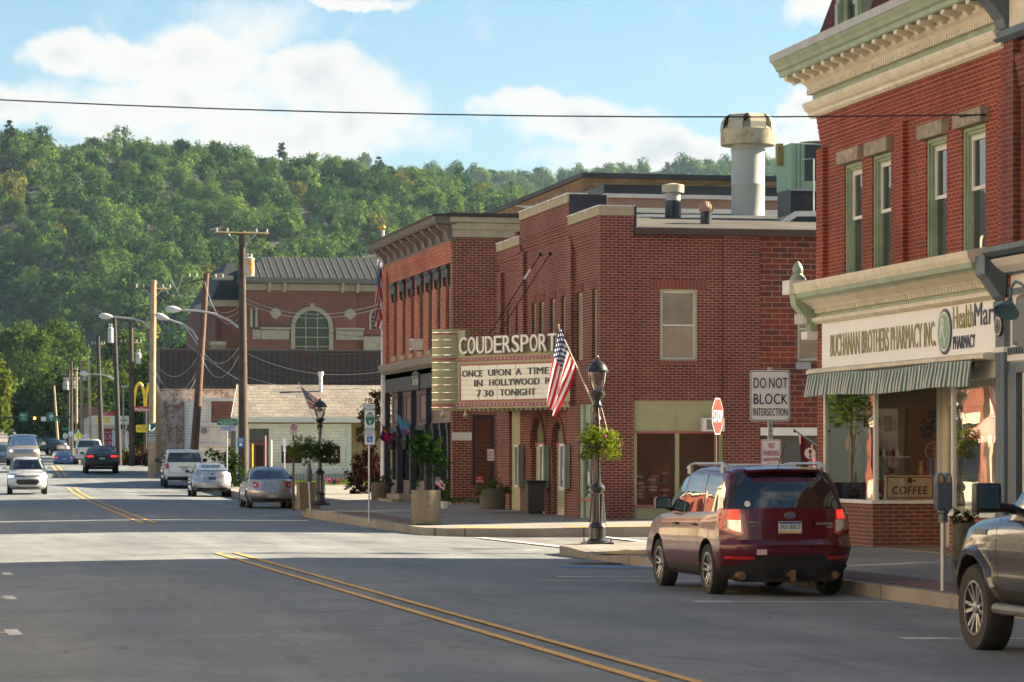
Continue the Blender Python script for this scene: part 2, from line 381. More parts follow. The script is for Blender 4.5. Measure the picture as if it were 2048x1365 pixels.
        for i in range(len(us)-1):
            for j in range(len(zs)-1):
                if not solid(i,j):continue
                a,b,c,d=us[i],us[i+1],zs[j],zs[j+1]
                s.face([P(c0,a,c),P(c0,b,c),P(c0,b,d),P(c0,a,d)]);s.face([P(c1,a,c),P(c1,a,d),P(c1,b,d),P(c1,b,c)])
                if not solid(i-1,j):s.face([P(c0,a,c),P(c0,a,d),P(c1,a,d),P(c1,a,c)])
                if not solid(i+1,j):s.face([P(c0,b,c),P(c1,b,c),P(c1,b,d),P(c0,b,d)])
                if not solid(i,j-1):s.face([P(c0,a,c),P(c1,a,c),P(c1,b,c),P(c0,b,c)])
                if not solid(i,j+1):s.face([P(c0,a,d),P(c0,b,d),P(c1,b,d),P(c1,a,d)])
        return s
    def mesh(s,name,clean=True):
        me=bpy.data.meshes.new(name);me.from_pydata(s.v,[],s.f)
        me.polygons.foreach_set('material_index',s.m);me.update()
        return me
    def build(s,name,mats,parent=None,smooth=None,origin=None,local=False,recalc=False,bevel=0):
        me=s.mesh(name)
        if recalc or bevel:
            bm=bmesh.new();bm.from_mesh(me)
            bmesh.ops.remove_doubles(bm,verts=bm.verts,dist=1e-5)
            bmesh.ops.recalc_face_normals(bm,faces=bm.faces)
            if bevel:bmesh.ops.bevel(bm,geom=[e for e in bm.edges if e.calc_face_angle(0)>.6],offset=bevel,segments=2,affect='EDGES',profile=.6)
            bm.to_mesh(me);bm.free()
        return link_mesh(name,me,mats,parent,smooth,origin,local)
# ---------------------------------------------------------------- lettering
FACE_X=(Vector((0,-1,0)),Vector((0,0,1)))      # on a wall that looks towards -X
FACE_Y=(Vector((1,0,0)),Vector((0,0,1)))       # on a wall that looks towards -Y
def text_mesh(body,w,h,depth=.01,bold=0.0,align_w=True,shear=0.0):
    cu=bpy.data.curves.new('t','FONT');cu.body=body;cu.size=1;cu.extrude=.02;cu.shear=shear;cu.resolution_u=3
    cu.space_character=1.0+bold*4
    o=bpy.data.objects.new('t',cu);COL.objects.link(o);dg=bpy.context.evaluated_depsgraph_get()
    me=bpy.data.meshes.new_from_object(o.evaluated_get(dg));bpy.data.objects.remove(o);bpy.data.curves.remove(cu)
    n=len(me.vertices);co=np.empty(n*3);me.vertices.foreach_get('co',co);co=co.reshape(-1,3)
    lo,hi=co.min(0),co.max(0)
    co[:,0]=(co[:,0]-lo[0])/(hi[0]-lo[0])*w if align_w else(co[:,0]-lo[0])*h/(hi[1]-lo[1])
    co[:,1]=(co[:,1]-lo[1])/(hi[1]-lo[1])*h;co[:,2]=(co[:,2]-lo[2])/(hi[2]-lo[2])*depth
    return me,co
def lettering(name,lines,mt,parent,face,local=False):
    """lines = [(text, origin, width, height[, bold, shear])] on a plane whose right and up vectors are `face`"""
    rt,up=face;nm=rt.cross(up);V=[];Fs=[]
    for ln in lines:
        body,org,w,h=ln[:4];bold=ln[4]if len(ln)>4 else .01;sh=ln[5]if len(ln)>5 else 0;dep=ln[6]if len(ln)>6 else .008
        me,co=text_mesh(body,w,h,dep,bold,True,sh);b=len(V);org=Vector(org)
        sh_=[0]if bold<.004 else[-1,1]       # heavier strokes: two copies set a little apart
        for k_,q_ in enumerate(sh_):
            b=len(V);dx=q_*bold*.55*h;V+=[tuple(org+rt*(p[0]+dx)+up*p[1]+nm*(p[2]+k_*.0006))for p in co];Fs+=[tuple(b+i for i in p.vertices)for p in me.polygons]
        bpy.data.meshes.remove(me)
    me=bpy.data.meshes.new(name);me.from_pydata(V,[],Fs);me.update()
    return link_mesh(name,me,mt,parent,local=local)
# ================================================================ materials used everywhere
M_ASPH=asphalt('asphalt');M_ASPH2=asphalt('asphalt_side',(.17,.17,.165));M_CONC=concrete('sidewalk_concrete',(.24,.23,.21),joints=1.55);M_KERB=concrete('kerb_concrete',(.25,.225,.19),joints=3.05)
M_YEL=paintmark('yellow_paint',(.60,.35,.08),.5);M_WHT=paintmark('white_paint',(.62,.62,.60),.6);M_BLU=paintmark('blue_paint',(.08,.22,.5),.8)
M_GRASS=mat('grass_ground',(.075,.12,.025),.9,var=.35,scale=1.2,bump=.4)
# ---------------------------------------------------------------- roads
def rz(X,Y):return roadz(Y)-.012*abs(X-cen(Y))
def strip(name,s0,s1,Y0,Y1,mt,dz=0.0,step=4.0,kind='structure',ns=6):
    mb=MB();ys=list(np.arange(Y0,Y1,step))+[Y1];ss=np.linspace(s0,s1,ns)
    for a,b in zip(ys,ys[1:]):
        for p,q in zip(ss,ss[1:]):
            pts=[(cen(a)+p,a),(cen(a)+q,a),(cen(b)+q,b),(cen(b)+p,b)]
            mb.face([(x,y,rz(x,y)+dz)for x,y in pts])
    me=mb.mesh(name);bm=bmesh.new();bm.from_mesh(me);bmesh.ops.remove_doubles(bm,verts=bm.verts,dist=1e-4);bm.to_mesh(me);bm.free()
    o=link_mesh(name,me,mt,smooth=60);
    if kind:o['kind']=kind
    return o
strip('road',-7.2,9.5,-30,420,M_ASPH,step=3,ns=9)
def quadset(name,quads,mt,z=.004,kind='structure'):
    mb=MB()
    for q in quads:mb.face([(x,y,rz(x,y)+z)for x,y in q])
    o=mb.build(name,mt);o['kind']=kind;return o
mb=MB();mb.face([(12.4,53.5,rz(12.4,53.5)-.004),(60,53.5,-.06),(60,68,-.06),(12.4,68,rz(12.4,68)-.004)]);o=mb.build('side_street',M_ASPH2);o['kind']='structure'
mb=MB()
hy=[(x,y,roadz(y)+.02)for x,y in[(cen(420)-7,420),(cen(420)+9.5,420)]]
ys=list(range(420,1040,30))
for a,b in zip(ys,ys[1:]):
    mb.face([(cen(a)-9,a,roadz(a)+.01),(cen(a)+10,a,roadz(a)+.01),(cen(b)+10,b,roadz(b)+.01),(cen(b)-9,b,roadz(b)+.01)])
def roadstripe():
    m,T,b=_principled('far_road');tc=T.new('ShaderNodeTexCoord');s=T.new('ShaderNodeSeparateXYZ');T.link(tc.outputs['Object'],s.inputs[0])
    n=T.noise(tc.outputs['Object'],.02,5,.7);T.link(T.ramp(n,[(.35,(.12,.115,.105)),(.65,(.24,.22,.19))]),b.inputs['Base Color']);b.inputs['Roughness'].default_value=.9;return m
o=mb.build('road_up_the_hill',roadstripe());o['kind']='structure'
# ---------------------------------------------------------------- road markings
def line(s,Y0,Y1,w=.10,step=4):
    q=[];ys=list(np.arange(Y0,Y1,step))+[Y1]
    for a,b in zip(ys,ys[1:]):q.append([(cen(a)+s-w/2,a),(cen(a)+s+w/2,a),(cen(b)+s+w/2,b),(cen(b)+s-w/2,b)])
    return q
quadset('yellow_centre_lines',line(-.17,5,54.2,.10)+line(.17,5,54.2,.10)+line(-.17,79,147,.12)+line(.17,79,147,.12)+line(-.17,160,180,.12)+line(.17,160,180,.12),M_YEL)
tm=[]
for Y in(20.6,27.9,35.6,43.4):tm+=[[(9.66,Y-.05),(10.16,Y-.05),(10.16,Y+.22),(9.66,Y+.22)],[(10.16,Y+.03),(12.3,Y+.03),(12.3,Y+.13),(10.16,Y+.13)]]
for Y,xc in((23.4,1.0),(31.0,1.21),(38.6,1.46),(46.4,1.72)):tm+=[[(xc-.07,Y-.5),(xc+.07,Y-.5),(xc+.05,Y+.5),(xc-.09,Y+.5)],[(-1,Y-.05),(xc-.07,Y-.05),(xc-.07,Y+.05),(-1,Y+.05)]]
for Y in(92,99,106.5,114,121.5):x=cen(Y)+4.2;tm+=[[(x,Y-.1),(x+.6,Y-.1),(x+.6,Y+.3),(x,Y+.3)]]
quadset('parking_marks',tm,M_WHT)
cw=[[(-1,54.9),(12.2,54.9),(12.2,55.1),(-1,55.1)],[(-1,56.9),(12.3,56.9),(12.3,57.1),(-1,57.1)],[(-1,73.3),(12.0,73.3),(12.0,73.5),(-1,73.5)],[(-1,75.9),(12.0,75.9),(12.0,76.1),(-1,76.1)]]
quadset('crosswalk_lines',cw,M_WHT)
o=MB();o.face([(13.1,56.2,-.055),(13.3,56.2,-.055),(12.9,65.6,-.055),(12.7,65.6,-.055)]);o.face([(15.5,56.2,-.05),(15.7,56.2,-.05),(15.7,65.8,-.05),(15.5,65.8,-.05)]);o=o.build('side_crosswalk_lines',M_WHT);o['kind']='structure'
quadset('blue_parking_marks',[[(9.7,43.6),(10.1,43.6),(10.1,43.8),(9.7,43.8)],[(10.6,47.2),(12.2,47.2),(12.2,47.9),(10.6,47.9)],[(10.0,43.62),(12.1,43.62),(12.1,43.68),(10.0,43.68)]],M_BLU,.0085)
# storm drain in the gutter by the corner
mb=MB();mb.box(11.2,12.0,48.9,49.6,-.072,-.062)
for i in range(9):mb.box(11.24+i*.085,11.28+i*.085,48.93,49.57,-.062,-.050)
setp(mb.build('storm_drain',mat('cast_iron',(.05,.045,.042),.6,metal=.6),origin=(11.6,49.2,-.07)),'black slotted iron drain grate in the gutter by the street corner','drain')
# ---------------------------------------------------------------- pavements (slabs with a real kerb)
def slab(name,poly,ztop,thick=.22):
    """poly counter-clockwise; kerb band 0.16 m wide of paler stone along the road edges listed"""
    bm=bmesh.new();vs=[bm.verts.new((x,y,ztop(x,y)))for x,y in poly];f=bm.faces.new(vs)
    bmesh.ops.triangulate(bm,faces=[f]);
    for _ in range(5):
        long_=[e for e in bm.edges if e.calc_length()>6]
        if not long_:break
        bmesh.ops.subdivide_edges(bm,edges=long_,cuts=1);bmesh.ops.triangulate(bm,faces=bm.faces[:])
    for v in bm.verts:v.co.z=ztop(v.co.x,v.co.y)
    bmesh.ops.recalc_face_normals(bm,faces=bm.faces)
    if sum(f.normal.z for f in bm.faces)<0:bmesh.ops.reverse_faces(bm,faces=bm.faces[:])
    be=[e for e in bm.edges if e.is_boundary];r=bmesh.ops.extrude_edge_only(bm,edges=be)
    for v in[g for g in r['geom']if isinstance(g,bmesh.types.BMVert)]:v.co.z-=thick
    me=bpy.data.meshes.new(name);bm.to_mesh(me);bm.free();o=link_mesh(name,me,M_CONC);o['kind']='structure';return o
def kerb(name,path,ztop,w=.17,h=.27,raise_=.006):
    """stone along the road side of the path (road on its left)"""
    mb=MB();P=[Vector(p)for p in path];n=len(P);L=[]
    for i in range(n):
        d=(P[min(i+1,n-1)]-P[max(i-1,0)]).normalized();L.append((P[i]+Vector((-d.y,d.x))*.03,P[i]+Vector((d.y,-d.x))*(w-.03)))
    for i in range(n-1):
        (a,b),(c,d)=L[i],L[i+1];za=ztop(*P[i])+raise_;zc=ztop(*P[i+1])+raise_
        mb.face([(*a,za),(*b,za),(*d,zc),(*c,zc)][::-1]);mb.face([(*a,za),(*c,zc),(*c,zc-h),(*a,za-h)][::-1]);mb.face([(*b,za),(*b,za-.03),(*d,zc-.03),(*d,zc)][::-1])
    o=mb.build(name,M_KERB,recalc=False);o['kind']='structure';return o
def arc(cx,cy,r,a0,a1,n=6):return[(cx+r*math.cos(R_(a0+(a1-a0)*i/n)),cy+r*math.sin(R_(a0+(a1-a0)*i/n)))for i in range(n+1)]
def walk_z(x,y):
    z=.085+max(0,min(x,16.5)-12.2)*.024
    dip=max(0,1-math.hypot(x-12.6,y-51.0)/1.9);return z-.10*dip
def walk2_z(x,y):
    z=roadz(y)+.085+max(0,min(x,cen(y)+11)-cen(y)-6)*.018+max(0,min(1.0,(y-66)/18))*.10
    return z
k1=[(12.4,-20),(12.4,0),(12.4,20),(12.4,43),(12.25,46.5),(12.1,49)]+[(12.1,50.1),(12.1,51),(12.1,51.9)]+[(12.1,53.4)]+arc(13.5,54.0,1.4,180,90)[1:]+[(20,55.5),(60,55.5)]
slab('sidewalk',k1+[(60,-20)][:1],walk_z)
kerb('kerb',k1,walk_z)
k2=[(60,66.0),(20,66.0),(15.6,66.0)]+arc(15.2,69.2,3.2,270,180)[1:]+[(12.0,73),(12.0,84),(12.15,90),(12.8,95),(13.5,98.5)]+[(cen(y)+6.5,y)for y in(101,108,116,124,132,140,148,156,165,174,182,195,215,240,261,280,300)]
slab('far_sidewalk',k2+[(40,300),(60,300)],walk2_z)
kerb('far_kerb',k2,walk2_z)
k3=[(-1.2,300)]+[(-1.2,y)for y in range(260,-21,-20)]
mb=MB()
for a,b in zip(range(-20,300,10),range(-10,310,10)):
    xa,xb=cen(a)-7.1,cen(b)-7.1;mb.face([(xa-7,a,roadz(a)+.10),(xa,a,roadz(a)+.08),(xb,b,roadz(b)+.08),(xb-7,b,roadz(b)+.10)]);mb.face([(xa,a,roadz(a)+.08),(xa,a,roadz(a)-.2),(xb,b,roadz(b)-.2),(xb,b,roadz(b)+.08)])
o=mb.build('left_sidewalk',M_CONC);o['kind']='structure'
# yellow edge paint and tactile pads at the crossings
def pad(name,pts,zf,mt,lift=.012):
    mb=MB();mb.face([(x,y,zf(x,y)+lift)for x,y in pts]);o=mb.build(name,mt);o['kind']='structure'
pad('yellow_ramp_paint',[(12.15,49.3),(12.85,49.0),(12.85,52.2),(12.15,51.5)],walk_z,M_YEL)
pad('far_yellow_ramp_paint',[(12.6,67.6),(13.6,66.5),(13.9,67.0),(12.9,68.1)],walk2_z,M_YEL)
pad('far_yellow_kerb_paint',[(14.9,66.02),(19.5,66.02),(19.5,66.5),(14.9,66.5)],walk2_z,M_YEL)
M_PAVER=brick('paver_band',(.16,.10,.09),(.12,.085,.08),(.10,.09,.085),.2,.1,.006)
def band(name,off,Y0,Y1,zf,w=.75,lift=.009):
    mb=MB();ys=list(np.arange(Y0,Y1,3.0))+[Y1]
    for a,b in zip(ys,ys[1:]):mb.face([(off(a),a,zf(off(a),a)+lift),(off(a)+w,a,zf(off(a)+w,a)+lift),(off(b)+w,b,zf(off(b)+w,b)+lift),(off(b),b,zf(off(b),b)+lift)])
    o=mb.build(name,mat('brick_band',(.15,.085,.075),.85,var=.3,scale=9));o['kind']='structure'
band('brick_band',lambda y:12.6,20,47,walk_z);band('far_brick_band',lambda y:12.25,71,84,walk2_z)
# ---------------------------------------------------------------- terrain and hills
def lerp_list(L,x):
    if x<=L[0][0]:return L[0][1]
    for(a,va),(b,vb)in zip(L,L[1:]):
        if x<=b:s=(x-a)/(b-a);s=s*s*(3-2*s)*.5+s*.5;return va+(vb-va)*s
    return L[-1][1]
RIDGE1=[(-2500,300),(-600,296),(0,306),(200,313),(400,330),(600,350),(760,368),(860,382),(1000,418),(1150,455),(1400,540),(2000,680),(3500,800)]
RIDGE2=[(-2500,380),(500,345),(700,345),(900,362),(1050,368),(1250,362),(1400,350),(1550,338),(1700,325),(2300,300),(4500,300)]
def hillz(X,Y):
    D=X*SH+Y*CH;s=X*CH-Y*SH
    if D<60:return-50.0
    px=1024+6000*s/D
    if abs(px)>20000:px=math.copysign(20000,px)
    Dr,D0=1400.0,850.0
    zr=EYE+(915-lerp_list(RIDGE1,px))/6000*Dr;t=(D-D0)/(Dr-D0)
    wob=6*math.sin(X*.011+1)*math.sin(Y*.009)+3*math.sin(X*.031)*math.sin(Y*.023+2)
    h1=11+(zr-11)*(max(0,t)**1.05)+wob*max(0,min(1,t*3))*max(0,min(1,(1-t)*4))if t<1 else zr-(D-Dr)*.12
    Dq,E0=2600.0,1500.0
    zq=EYE+(915-lerp_list(RIDGE2,px))/6000*Dq;q=(D-E0)/(Dq-E0)
    h2=-30+(zq+30)*max(0,q)if q<1 else zq-(D-Dq)*.1
    h=max(h1 if t>0 else max(-.5,11*(D-420)/430),h2 if q>0 else-.5)
    # the street climbs through a cut
    c=abs(X-cen(Y));k=max(0,min(1,(c-11)/90))if Y<1000 else max(0,min(1,(c-11+(Y-1000)*.32)/90));k=k*k*(3-2*k)
    return h*k+(roadz(min(Y,1100))-.3)*(1-k)
def terr(X,Y):
    if Y<360:
        base=roadz(Y)-.40;s=max(0,min(1,(abs(X-cen(Y))-60)/80));b=base*(1-s)-.4*s
        k=max(0,min(1,(Y-260)/100));return b*(1-k)+(max(-.4,hillz(X,Y))if Y>260 else-.4)*k
    return max(-.5,hillz(X,Y))
def grid_axis(bands):
    out=[]
    for a,b,st in bands:out+=list(np.arange(a,b,st))
    return out+[bands[-1][1]]
gx=grid_axis([(-6000,-1500,500),(-1500,-200,60),(-200,60,14),(60,800,25),(800,2000,70),(2000,7000,500)]);gy=grid_axis([(-600,0,200),(0,120,30),(120,1600,16),(1600,3000,60),(3000,9000,600)])
V=[(x,y,terr(x,y))for y in gy for x in gx];nx=len(gx)
Fc=[(j*nx+i,j*nx+i+1,(j+1)*nx+i+1,(j+1)*nx+i)for j in range(len(gy)-1)for i in range(nx-1)]
me=bpy.data.meshes.new('ground');me.from_pydata(V,[],Fc);me.update()
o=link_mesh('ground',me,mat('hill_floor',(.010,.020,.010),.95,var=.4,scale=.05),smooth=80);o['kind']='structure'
# ---------------------------------------------------------------- foliage
def leaf_mesh(name,blobs,size,squash=1.0,seed=1,tlo=0.0,thi=1.0,flat=.35,clumps=.45,nr_=.9,tv=1.0):
    """blobs = [(x,y,z,r,n)]: n leaf cards through each blob, denser near its surface, with clumps and gaps"""
    g=np.random.default_rng(seed);P=[];Tn=[];N=[]
    for bx,by,bz,br,bn in blobs:
        d=g.normal(size=(bn,3));d/=np.linalg.norm(d,axis=1)[:,None]
        rr=br*(1-flat*g.random(bn)**1.6)*(1+.18*g.normal(size=bn))
        nc=max(4,bn//26);cd=g.normal(size=(nc,3));cd/=np.linalg.norm(cd,axis=1)[:,None]
        near=np.argmax(d@cd.T,axis=1);d2=d*(1-clumps)+cd[near]*clumps;d2/=np.linalg.norm(d2,axis=1)[:,None]
        p=d2*rr[:,None];p[:,2]*=squash;P.append(p+[bx,by,bz]);N.append(d2)
        Tn.append(np.clip(.5+tv*(.20*g.normal(size=bn)+.22*(g.random(nc)[near]-.5)+.12*g.normal()),0,1))
    P=np.concatenate(P);Tn=np.concatenate(Tn)*(thi-tlo)+tlo;N=np.concatenate(N);n=len(P)
    nr=N+nr_*g.normal(size=(n,3));nr/=np.linalg.norm(nr,axis=1)[:,None]
    a=np.cross(nr,g.normal(size=(n,3)));a/=np.linalg.norm(a,axis=1)[:,None];b=np.cross(nr,a)
    s=size*(.6+.8*g.random(n));s=s[:,None]
    q=np.stack([P-a*s*.5,P-b*s*.32,P+a*s*.5,P+b*s*.32],1).reshape(-1,3)
    me=bpy.data.meshes.new(name);me.vertices.add(4*n);me.vertices.foreach_set('co',q.ravel())
    me.loops.add(4*n);me.loops.foreach_set('vertex_index',np.arange(4*n));me.polygons.add(n);me.polygons.foreach_set('loop_start',np.arange(0,4*n,4));
    me.update(calc_edges=True);at_=me.attributes.new('tint','FLOAT','FACE');at_.data.foreach_set('value',Tn.astype(np.float32));return me
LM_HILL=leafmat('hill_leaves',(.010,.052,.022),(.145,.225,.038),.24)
LM_YEL=leafmat('hill_leaves_turning',(.03,.07,.018),(.19,.19,.035),.24)
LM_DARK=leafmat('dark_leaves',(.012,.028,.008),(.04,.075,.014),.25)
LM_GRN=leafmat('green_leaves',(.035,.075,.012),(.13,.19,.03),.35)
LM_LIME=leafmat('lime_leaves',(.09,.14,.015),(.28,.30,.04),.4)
LM_RED=leafmat('maroon_leaves',(.018,.008,.010),(.06,.022,.02),.25)
def crown_blobs(r,h,z0,n,per,seed,spread=.62):
    g=np.random.default_rng(seed);B=[]
    for i in range(n):
        t=g.random();a=g.random()*6.283;zz=z0+h*(.15+.75*t);w=r*spread*math.sqrt(max(0.05,1-(2*t-.85)**2*.8))
        B.append((w*math.cos(a)*g.random()**.4,w*math.sin(a)*g.random()**.4,zz,r*(.34+.22*g.random()),per))
    B.append((0,0,z0+h*.5,r*.6,per*2));return B
def build_forest():
    lib=bpy.data.collections.new('forest_tree_kinds')       # source shapes, not in the scene themselves
    for k in range(9):
        if k<7:
            r=[4.9,5.6,4.3,5.2,6.0,4.6,5.0][k];h=[6.5,7.2,6.4,7.5,7.0,7.4,6][k]
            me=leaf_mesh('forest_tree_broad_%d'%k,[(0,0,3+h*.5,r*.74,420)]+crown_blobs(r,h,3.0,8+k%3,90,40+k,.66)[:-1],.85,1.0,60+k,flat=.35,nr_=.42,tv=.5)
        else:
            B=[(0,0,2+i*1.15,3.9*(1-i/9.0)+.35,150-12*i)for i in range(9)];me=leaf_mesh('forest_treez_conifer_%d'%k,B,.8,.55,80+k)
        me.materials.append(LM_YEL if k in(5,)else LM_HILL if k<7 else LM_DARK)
        ob=bpy.data.objects.new(me.name,me);lib.objects.link(ob)
    ng=bpy.data.node_groups.new('plant_trees','GeometryNodeTree');ng.interface.new_socket('Geometry',in_out='INPUT',socket_type='NodeSocketGeometry');ng.interface.new_socket('Geometry',in_out='OUTPUT',socket_type='NodeSocketGeometry')
    N,L=ng.nodes,ng.links;gi,go=N.new('NodeGroupInput'),N.new('NodeGroupOutput');ip=N.new('GeometryNodeInstanceOnPoints');ci=N.new('GeometryNodeCollectionInfo')
    ci.inputs['Collection'].default_value=lib;ci.inputs['Separate Children'].default_value=True;ci.inputs['Reset Children'].default_value=True;ip.inputs['Pick Instance'].default_value=True
    def named(nm,ty):
        n=N.new('GeometryNodeInputNamedAttribute');n.data_type=ty;n.inputs['Name'].default_value=nm;return[s for s in n.outputs if s.enabled and s.name=='Attribute'][0]
    L.new(gi.outputs[0],ip.inputs['Points']);L.new(ci.outputs[0],ip.inputs['Instance']);L.new(named('kind_i','INT'),ip.inputs['Instance Index'])
    L.new(named('turn','FLOAT_VECTOR'),ip.inputs['Rotation']);L.new(named('size','FLOAT_VECTOR'),ip.inputs['Scale']);L.new(ip.outputs[0],go.inputs[0])
    g=np.random.default_rng(5)
    def plant(name,D0,D1,px0,px1,sp,scale,label):
        pts=[];
        D=D0
        while D<D1:
            w=(px1-px0)/6000*D;n=int(w/sp)
            for i in range(n):
                t=((px0+(px1-px0)*(i+g.random())/n)-1024)/6000;Dj=D+g.normal()*sp*.4;X=Dj*(t*CH+SH);Y=Dj*(CH-t*SH)
                if abs(X-cen(Y))<13 and Y<1010:continue
                z=terr(X,Y);pts.append((X,Y,z-.8))
            D+=sp*.92
        n=len(pts);me=bpy.data.meshes.new(name);me.from_pydata(pts,[],[]);me.update()
        kk=g.choice([0,1,2,3,4,5,6,7,8],size=n,p=[.17,.17,.15,.15,.13,.06,.12,.03,.02]).astype(np.int32)
        me.attributes.new('kind_i','INT','POINT').data.foreach_set('value',kk)
        me.attributes.new('turn','FLOAT_VECTOR','POINT').data.foreach_set('vector',np.stack([g.normal(size=n)*.06,g.normal(size=n)*.06,g.random(n)*6.28],1).astype(np.float32).ravel())
        s=scale*(.5+.75*g.random(n)**1.5);me.attributes.new('size','FLOAT_VECTOR','POINT').data.foreach_set('vector',np.stack([s,s,s*(.85+.3*g.random(n))],1).astype(np.float32).ravel())
        ob=bpy.data.objects.new(name,me);COL.objects.link(ob);md=ob.modifiers.new('trees','NODES');md.node_group=ng;ob['kind']='stuff';setp(ob,label,'woodland');return n
    a=plant('hillside_forest',640,1440,-90,1260,9.7,1.14,'green autumn-tinged forest covering the steep hill behind the town')
    b=plant('distant_ridge_forest',2150,2640,640,1750,11.5,1.35,'bluish tree line on the farther ridge above the theatre roofs')
    print('forest trees',a,b)
build_forest()
# haze: pale even air that the far hill fades into
mb=MB();mb.box(-900,1700,-40,2900,-7,330)
hz=mb.build('haze',[],origin=(400,1400,0));hz['kind']='stuff'
hm=bpy.data.materials.new('haze_air');hm.use_nodes=True;T=NT(hm.node_tree);T.n.clear();ou=T.new('ShaderNodeOutputMaterial');pv=T.new('ShaderNodeVolumePrincipled')
pv.inputs['Color'].default_value=(.50,.75,1.0,1);pv.inputs['Density'].default_value=.00004;pv.inputs['Anisotropy'].default_value=.2;T.link(pv.outputs[0],ou.inputs['Volume']);hz.data.materials.clear();hz.data.materials.append(hm)
# ================================================================ shared building materials
B_RED=brick('red_brick',(.24,.042,.019),(.17,.030,.017),(.32,.16,.10),.205,.067,.008,stain=.2)
B_THEATRE=brick('theatre_brick',(.17,.036,.024),(.085,.024,.021),(.31,.17,.13),.205,.0675,.010,var=.2,stain=.3)
B_BLOCK=brick('theatre_block',(.21,.045,.022),(.085,.035,.028),(.28,.15,.11),.40,.137,.012,var=.2,stain=.2)
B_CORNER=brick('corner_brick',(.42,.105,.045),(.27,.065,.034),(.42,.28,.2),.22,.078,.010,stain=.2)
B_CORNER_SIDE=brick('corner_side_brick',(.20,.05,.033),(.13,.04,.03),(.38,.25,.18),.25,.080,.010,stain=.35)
B_TAN=brick('tan_brick',(.34,.21,.10),(.25,.15,.07),(.20,.14,.09),.45,.13,.012,stain=.3)
B_LOW=brick('shop_low_brick',(.19,.055,.035),(.15,.045,.03),(.27,.20,.15),.25,.068,.009)
M_GREEN=mat('sage_paint',(.27,.34,.23),.55,var=.2,dirt=.5,dirtcol=(.25,.24,.17));M_CREAM=mat('cream_paint',(.66,.59,.44),.6,var=.13,dirt=.45,dirtcol=(.3,.26,.18))
M_WHITE=mat('white_paint_wood',(.68,.66,.60),.55,var=.06,dirt=.15,dirtcol=(.35,.32,.27));M_STONE=mat('rough_stone',(.30,.25,.18),.9,var=.35,scale=6,bump=.8,bscale=18,dirt=.5)
M_SLATE=brick('maroon_slate',(.10,.025,.032),(.07,.018,.025),(.03,.01,.012),.30,.18,.006,var=.2,stain=.1);M_LEAD=mat('lead_grey',(.30,.32,.34),.4,metal=.3,dirt=.3)
M_BLUEGREY=mat('blue_grey_paint',(.075,.105,.13),.5,var=.1);M_DKGLASS=glass_dark('window_glass');M_CLEAR=glass_clear('shop_glass',refl=.14,wav=.05);M_BLACK=mat('black_paint',(.012,.012,.014),.4,var=.2)
M_DARKIN=mat('dark_interior',(.03,.028,.025),.9);M_PLUM=mat('plum_paint',(.06,.025,.04),.5);M_GOLD=mat('gold_letter',(.28,.24,.11),.5);M_NAVY=mat('navy_letter',(.03,.05,.10),.5);M_SASH=mat('sash_white',(.62,.60,.54),.5,var=.05)
M_PINK=mat('rose_paint',(.34,.10,.09),.6);M_OLIVE=mat('olive_paint',(.34,.32,.17),.6,var=.08);M_MAROON=mat('maroon_cloth',(.10,.012,.025),.8)
def cornice_profile(mb,X0,Y0,Y1,prof):
    """moulding along a facade that looks towards -X: prof = [(out, z)] stepping outward from the plane X0"""
    poly=[(X0+.03,prof[0][1])]+[(X0-o,z)for o,z in prof]+[(X0+.03,prof[-1][1])]
    mb.prism(poly,'y',Y0,Y1)
# ================================================================ the pharmacy building
PF,PY0,PY1=16.5,43.15,52.5
ph=root('pharmacy_building','red brick corner building with maroon mansard roof above a pharmacy with a striped green awning','building',(PF,PY1,0))
BK=30.0
wins=[(50.15,51.15),(48.6,49.6),(45.85,46.85),(44.1,45.15)]
wz=(4.95,6.93)
mb=MB();mb.wall('x',PF+.10,PF+.45,PY0,PY1-.001,4.15,8.0,[(a,b,*wz)for a,b in wins])
mb.wall('x',PF+.02,PF+.45,52.18,PY1,0,4.14)                       # corner pier beside the shop
mb.wall('y',PY1-.35,PY1,PF+.46,BK,0,8.9)                         # wall along the side street
for a,b in((52.12,PY1),(47.72,48.15),(42.85,43.3)):mb.box(PF,PF+.12,a,b,4.15,7.35)     # pilasters
for i in range(7):mb.box(PF+.10-.015*(i+1),PF+.11,PY0,PY1,7.36+i*.09,7.45+i*.09 if i<6 else 8.0)
mb.box(PF-.01,PF+.11,PY0,PY1,7.9,8.02)
wall=mb.build('wall',B_RED,ph)
for a,b in wins:
    mb=MB();z0,z1=wz;x=PF+.13
    for k,(dx,wd)in enumerate(((0,.06),(.04,.10),(.08,.13))):
        xx=x+dx;mb.box(xx,xx+.06,a,a+wd,z0,z1);mb.box(xx,xx+.06,b-wd,b,z0,z1);mb.box(xx,xx+.06,a+wd,b-wd,z1-wd,z1)
    mb.box(x,x+.2,a,b,z0,z0+.05)
    fr=mb.build('window',M_GREEN,ph)
    MB().box(PF-.03,PF+.2,a-.10,b+.10,6.93,7.17).build('lintel',M_STONE,fr,bevel=.02);MB().box(PF-.06,PF+.2,a-.08,b+.08,4.76,4.95).build('sill',M_STONE,fr,bevel=.02)
    mb=MB();zm=(z0+z1)/2;x+=.09
    for(p,q,xo)in((zm,z1-.13,0),(z0+.05,zm+.04,.05)):mb.box(x+xo,x+xo+.04,a+.13,a+.19,p,q);mb.box(x+xo,x+xo+.04,b-.19,b-.13,p,q);mb.box(x+xo,x+xo+.04,a+.19,b-.19,q-.07,q);mb.box(x+xo,x+xo+.04,a+.19,b-.19,p,p+.06)
    mb.build('sash',M_SASH,fr)
    MB().box(x+.03,x+.045,a+.16,b-.16,z0+.06,z1-.15).build('pane',M_DKGLASS,fr)
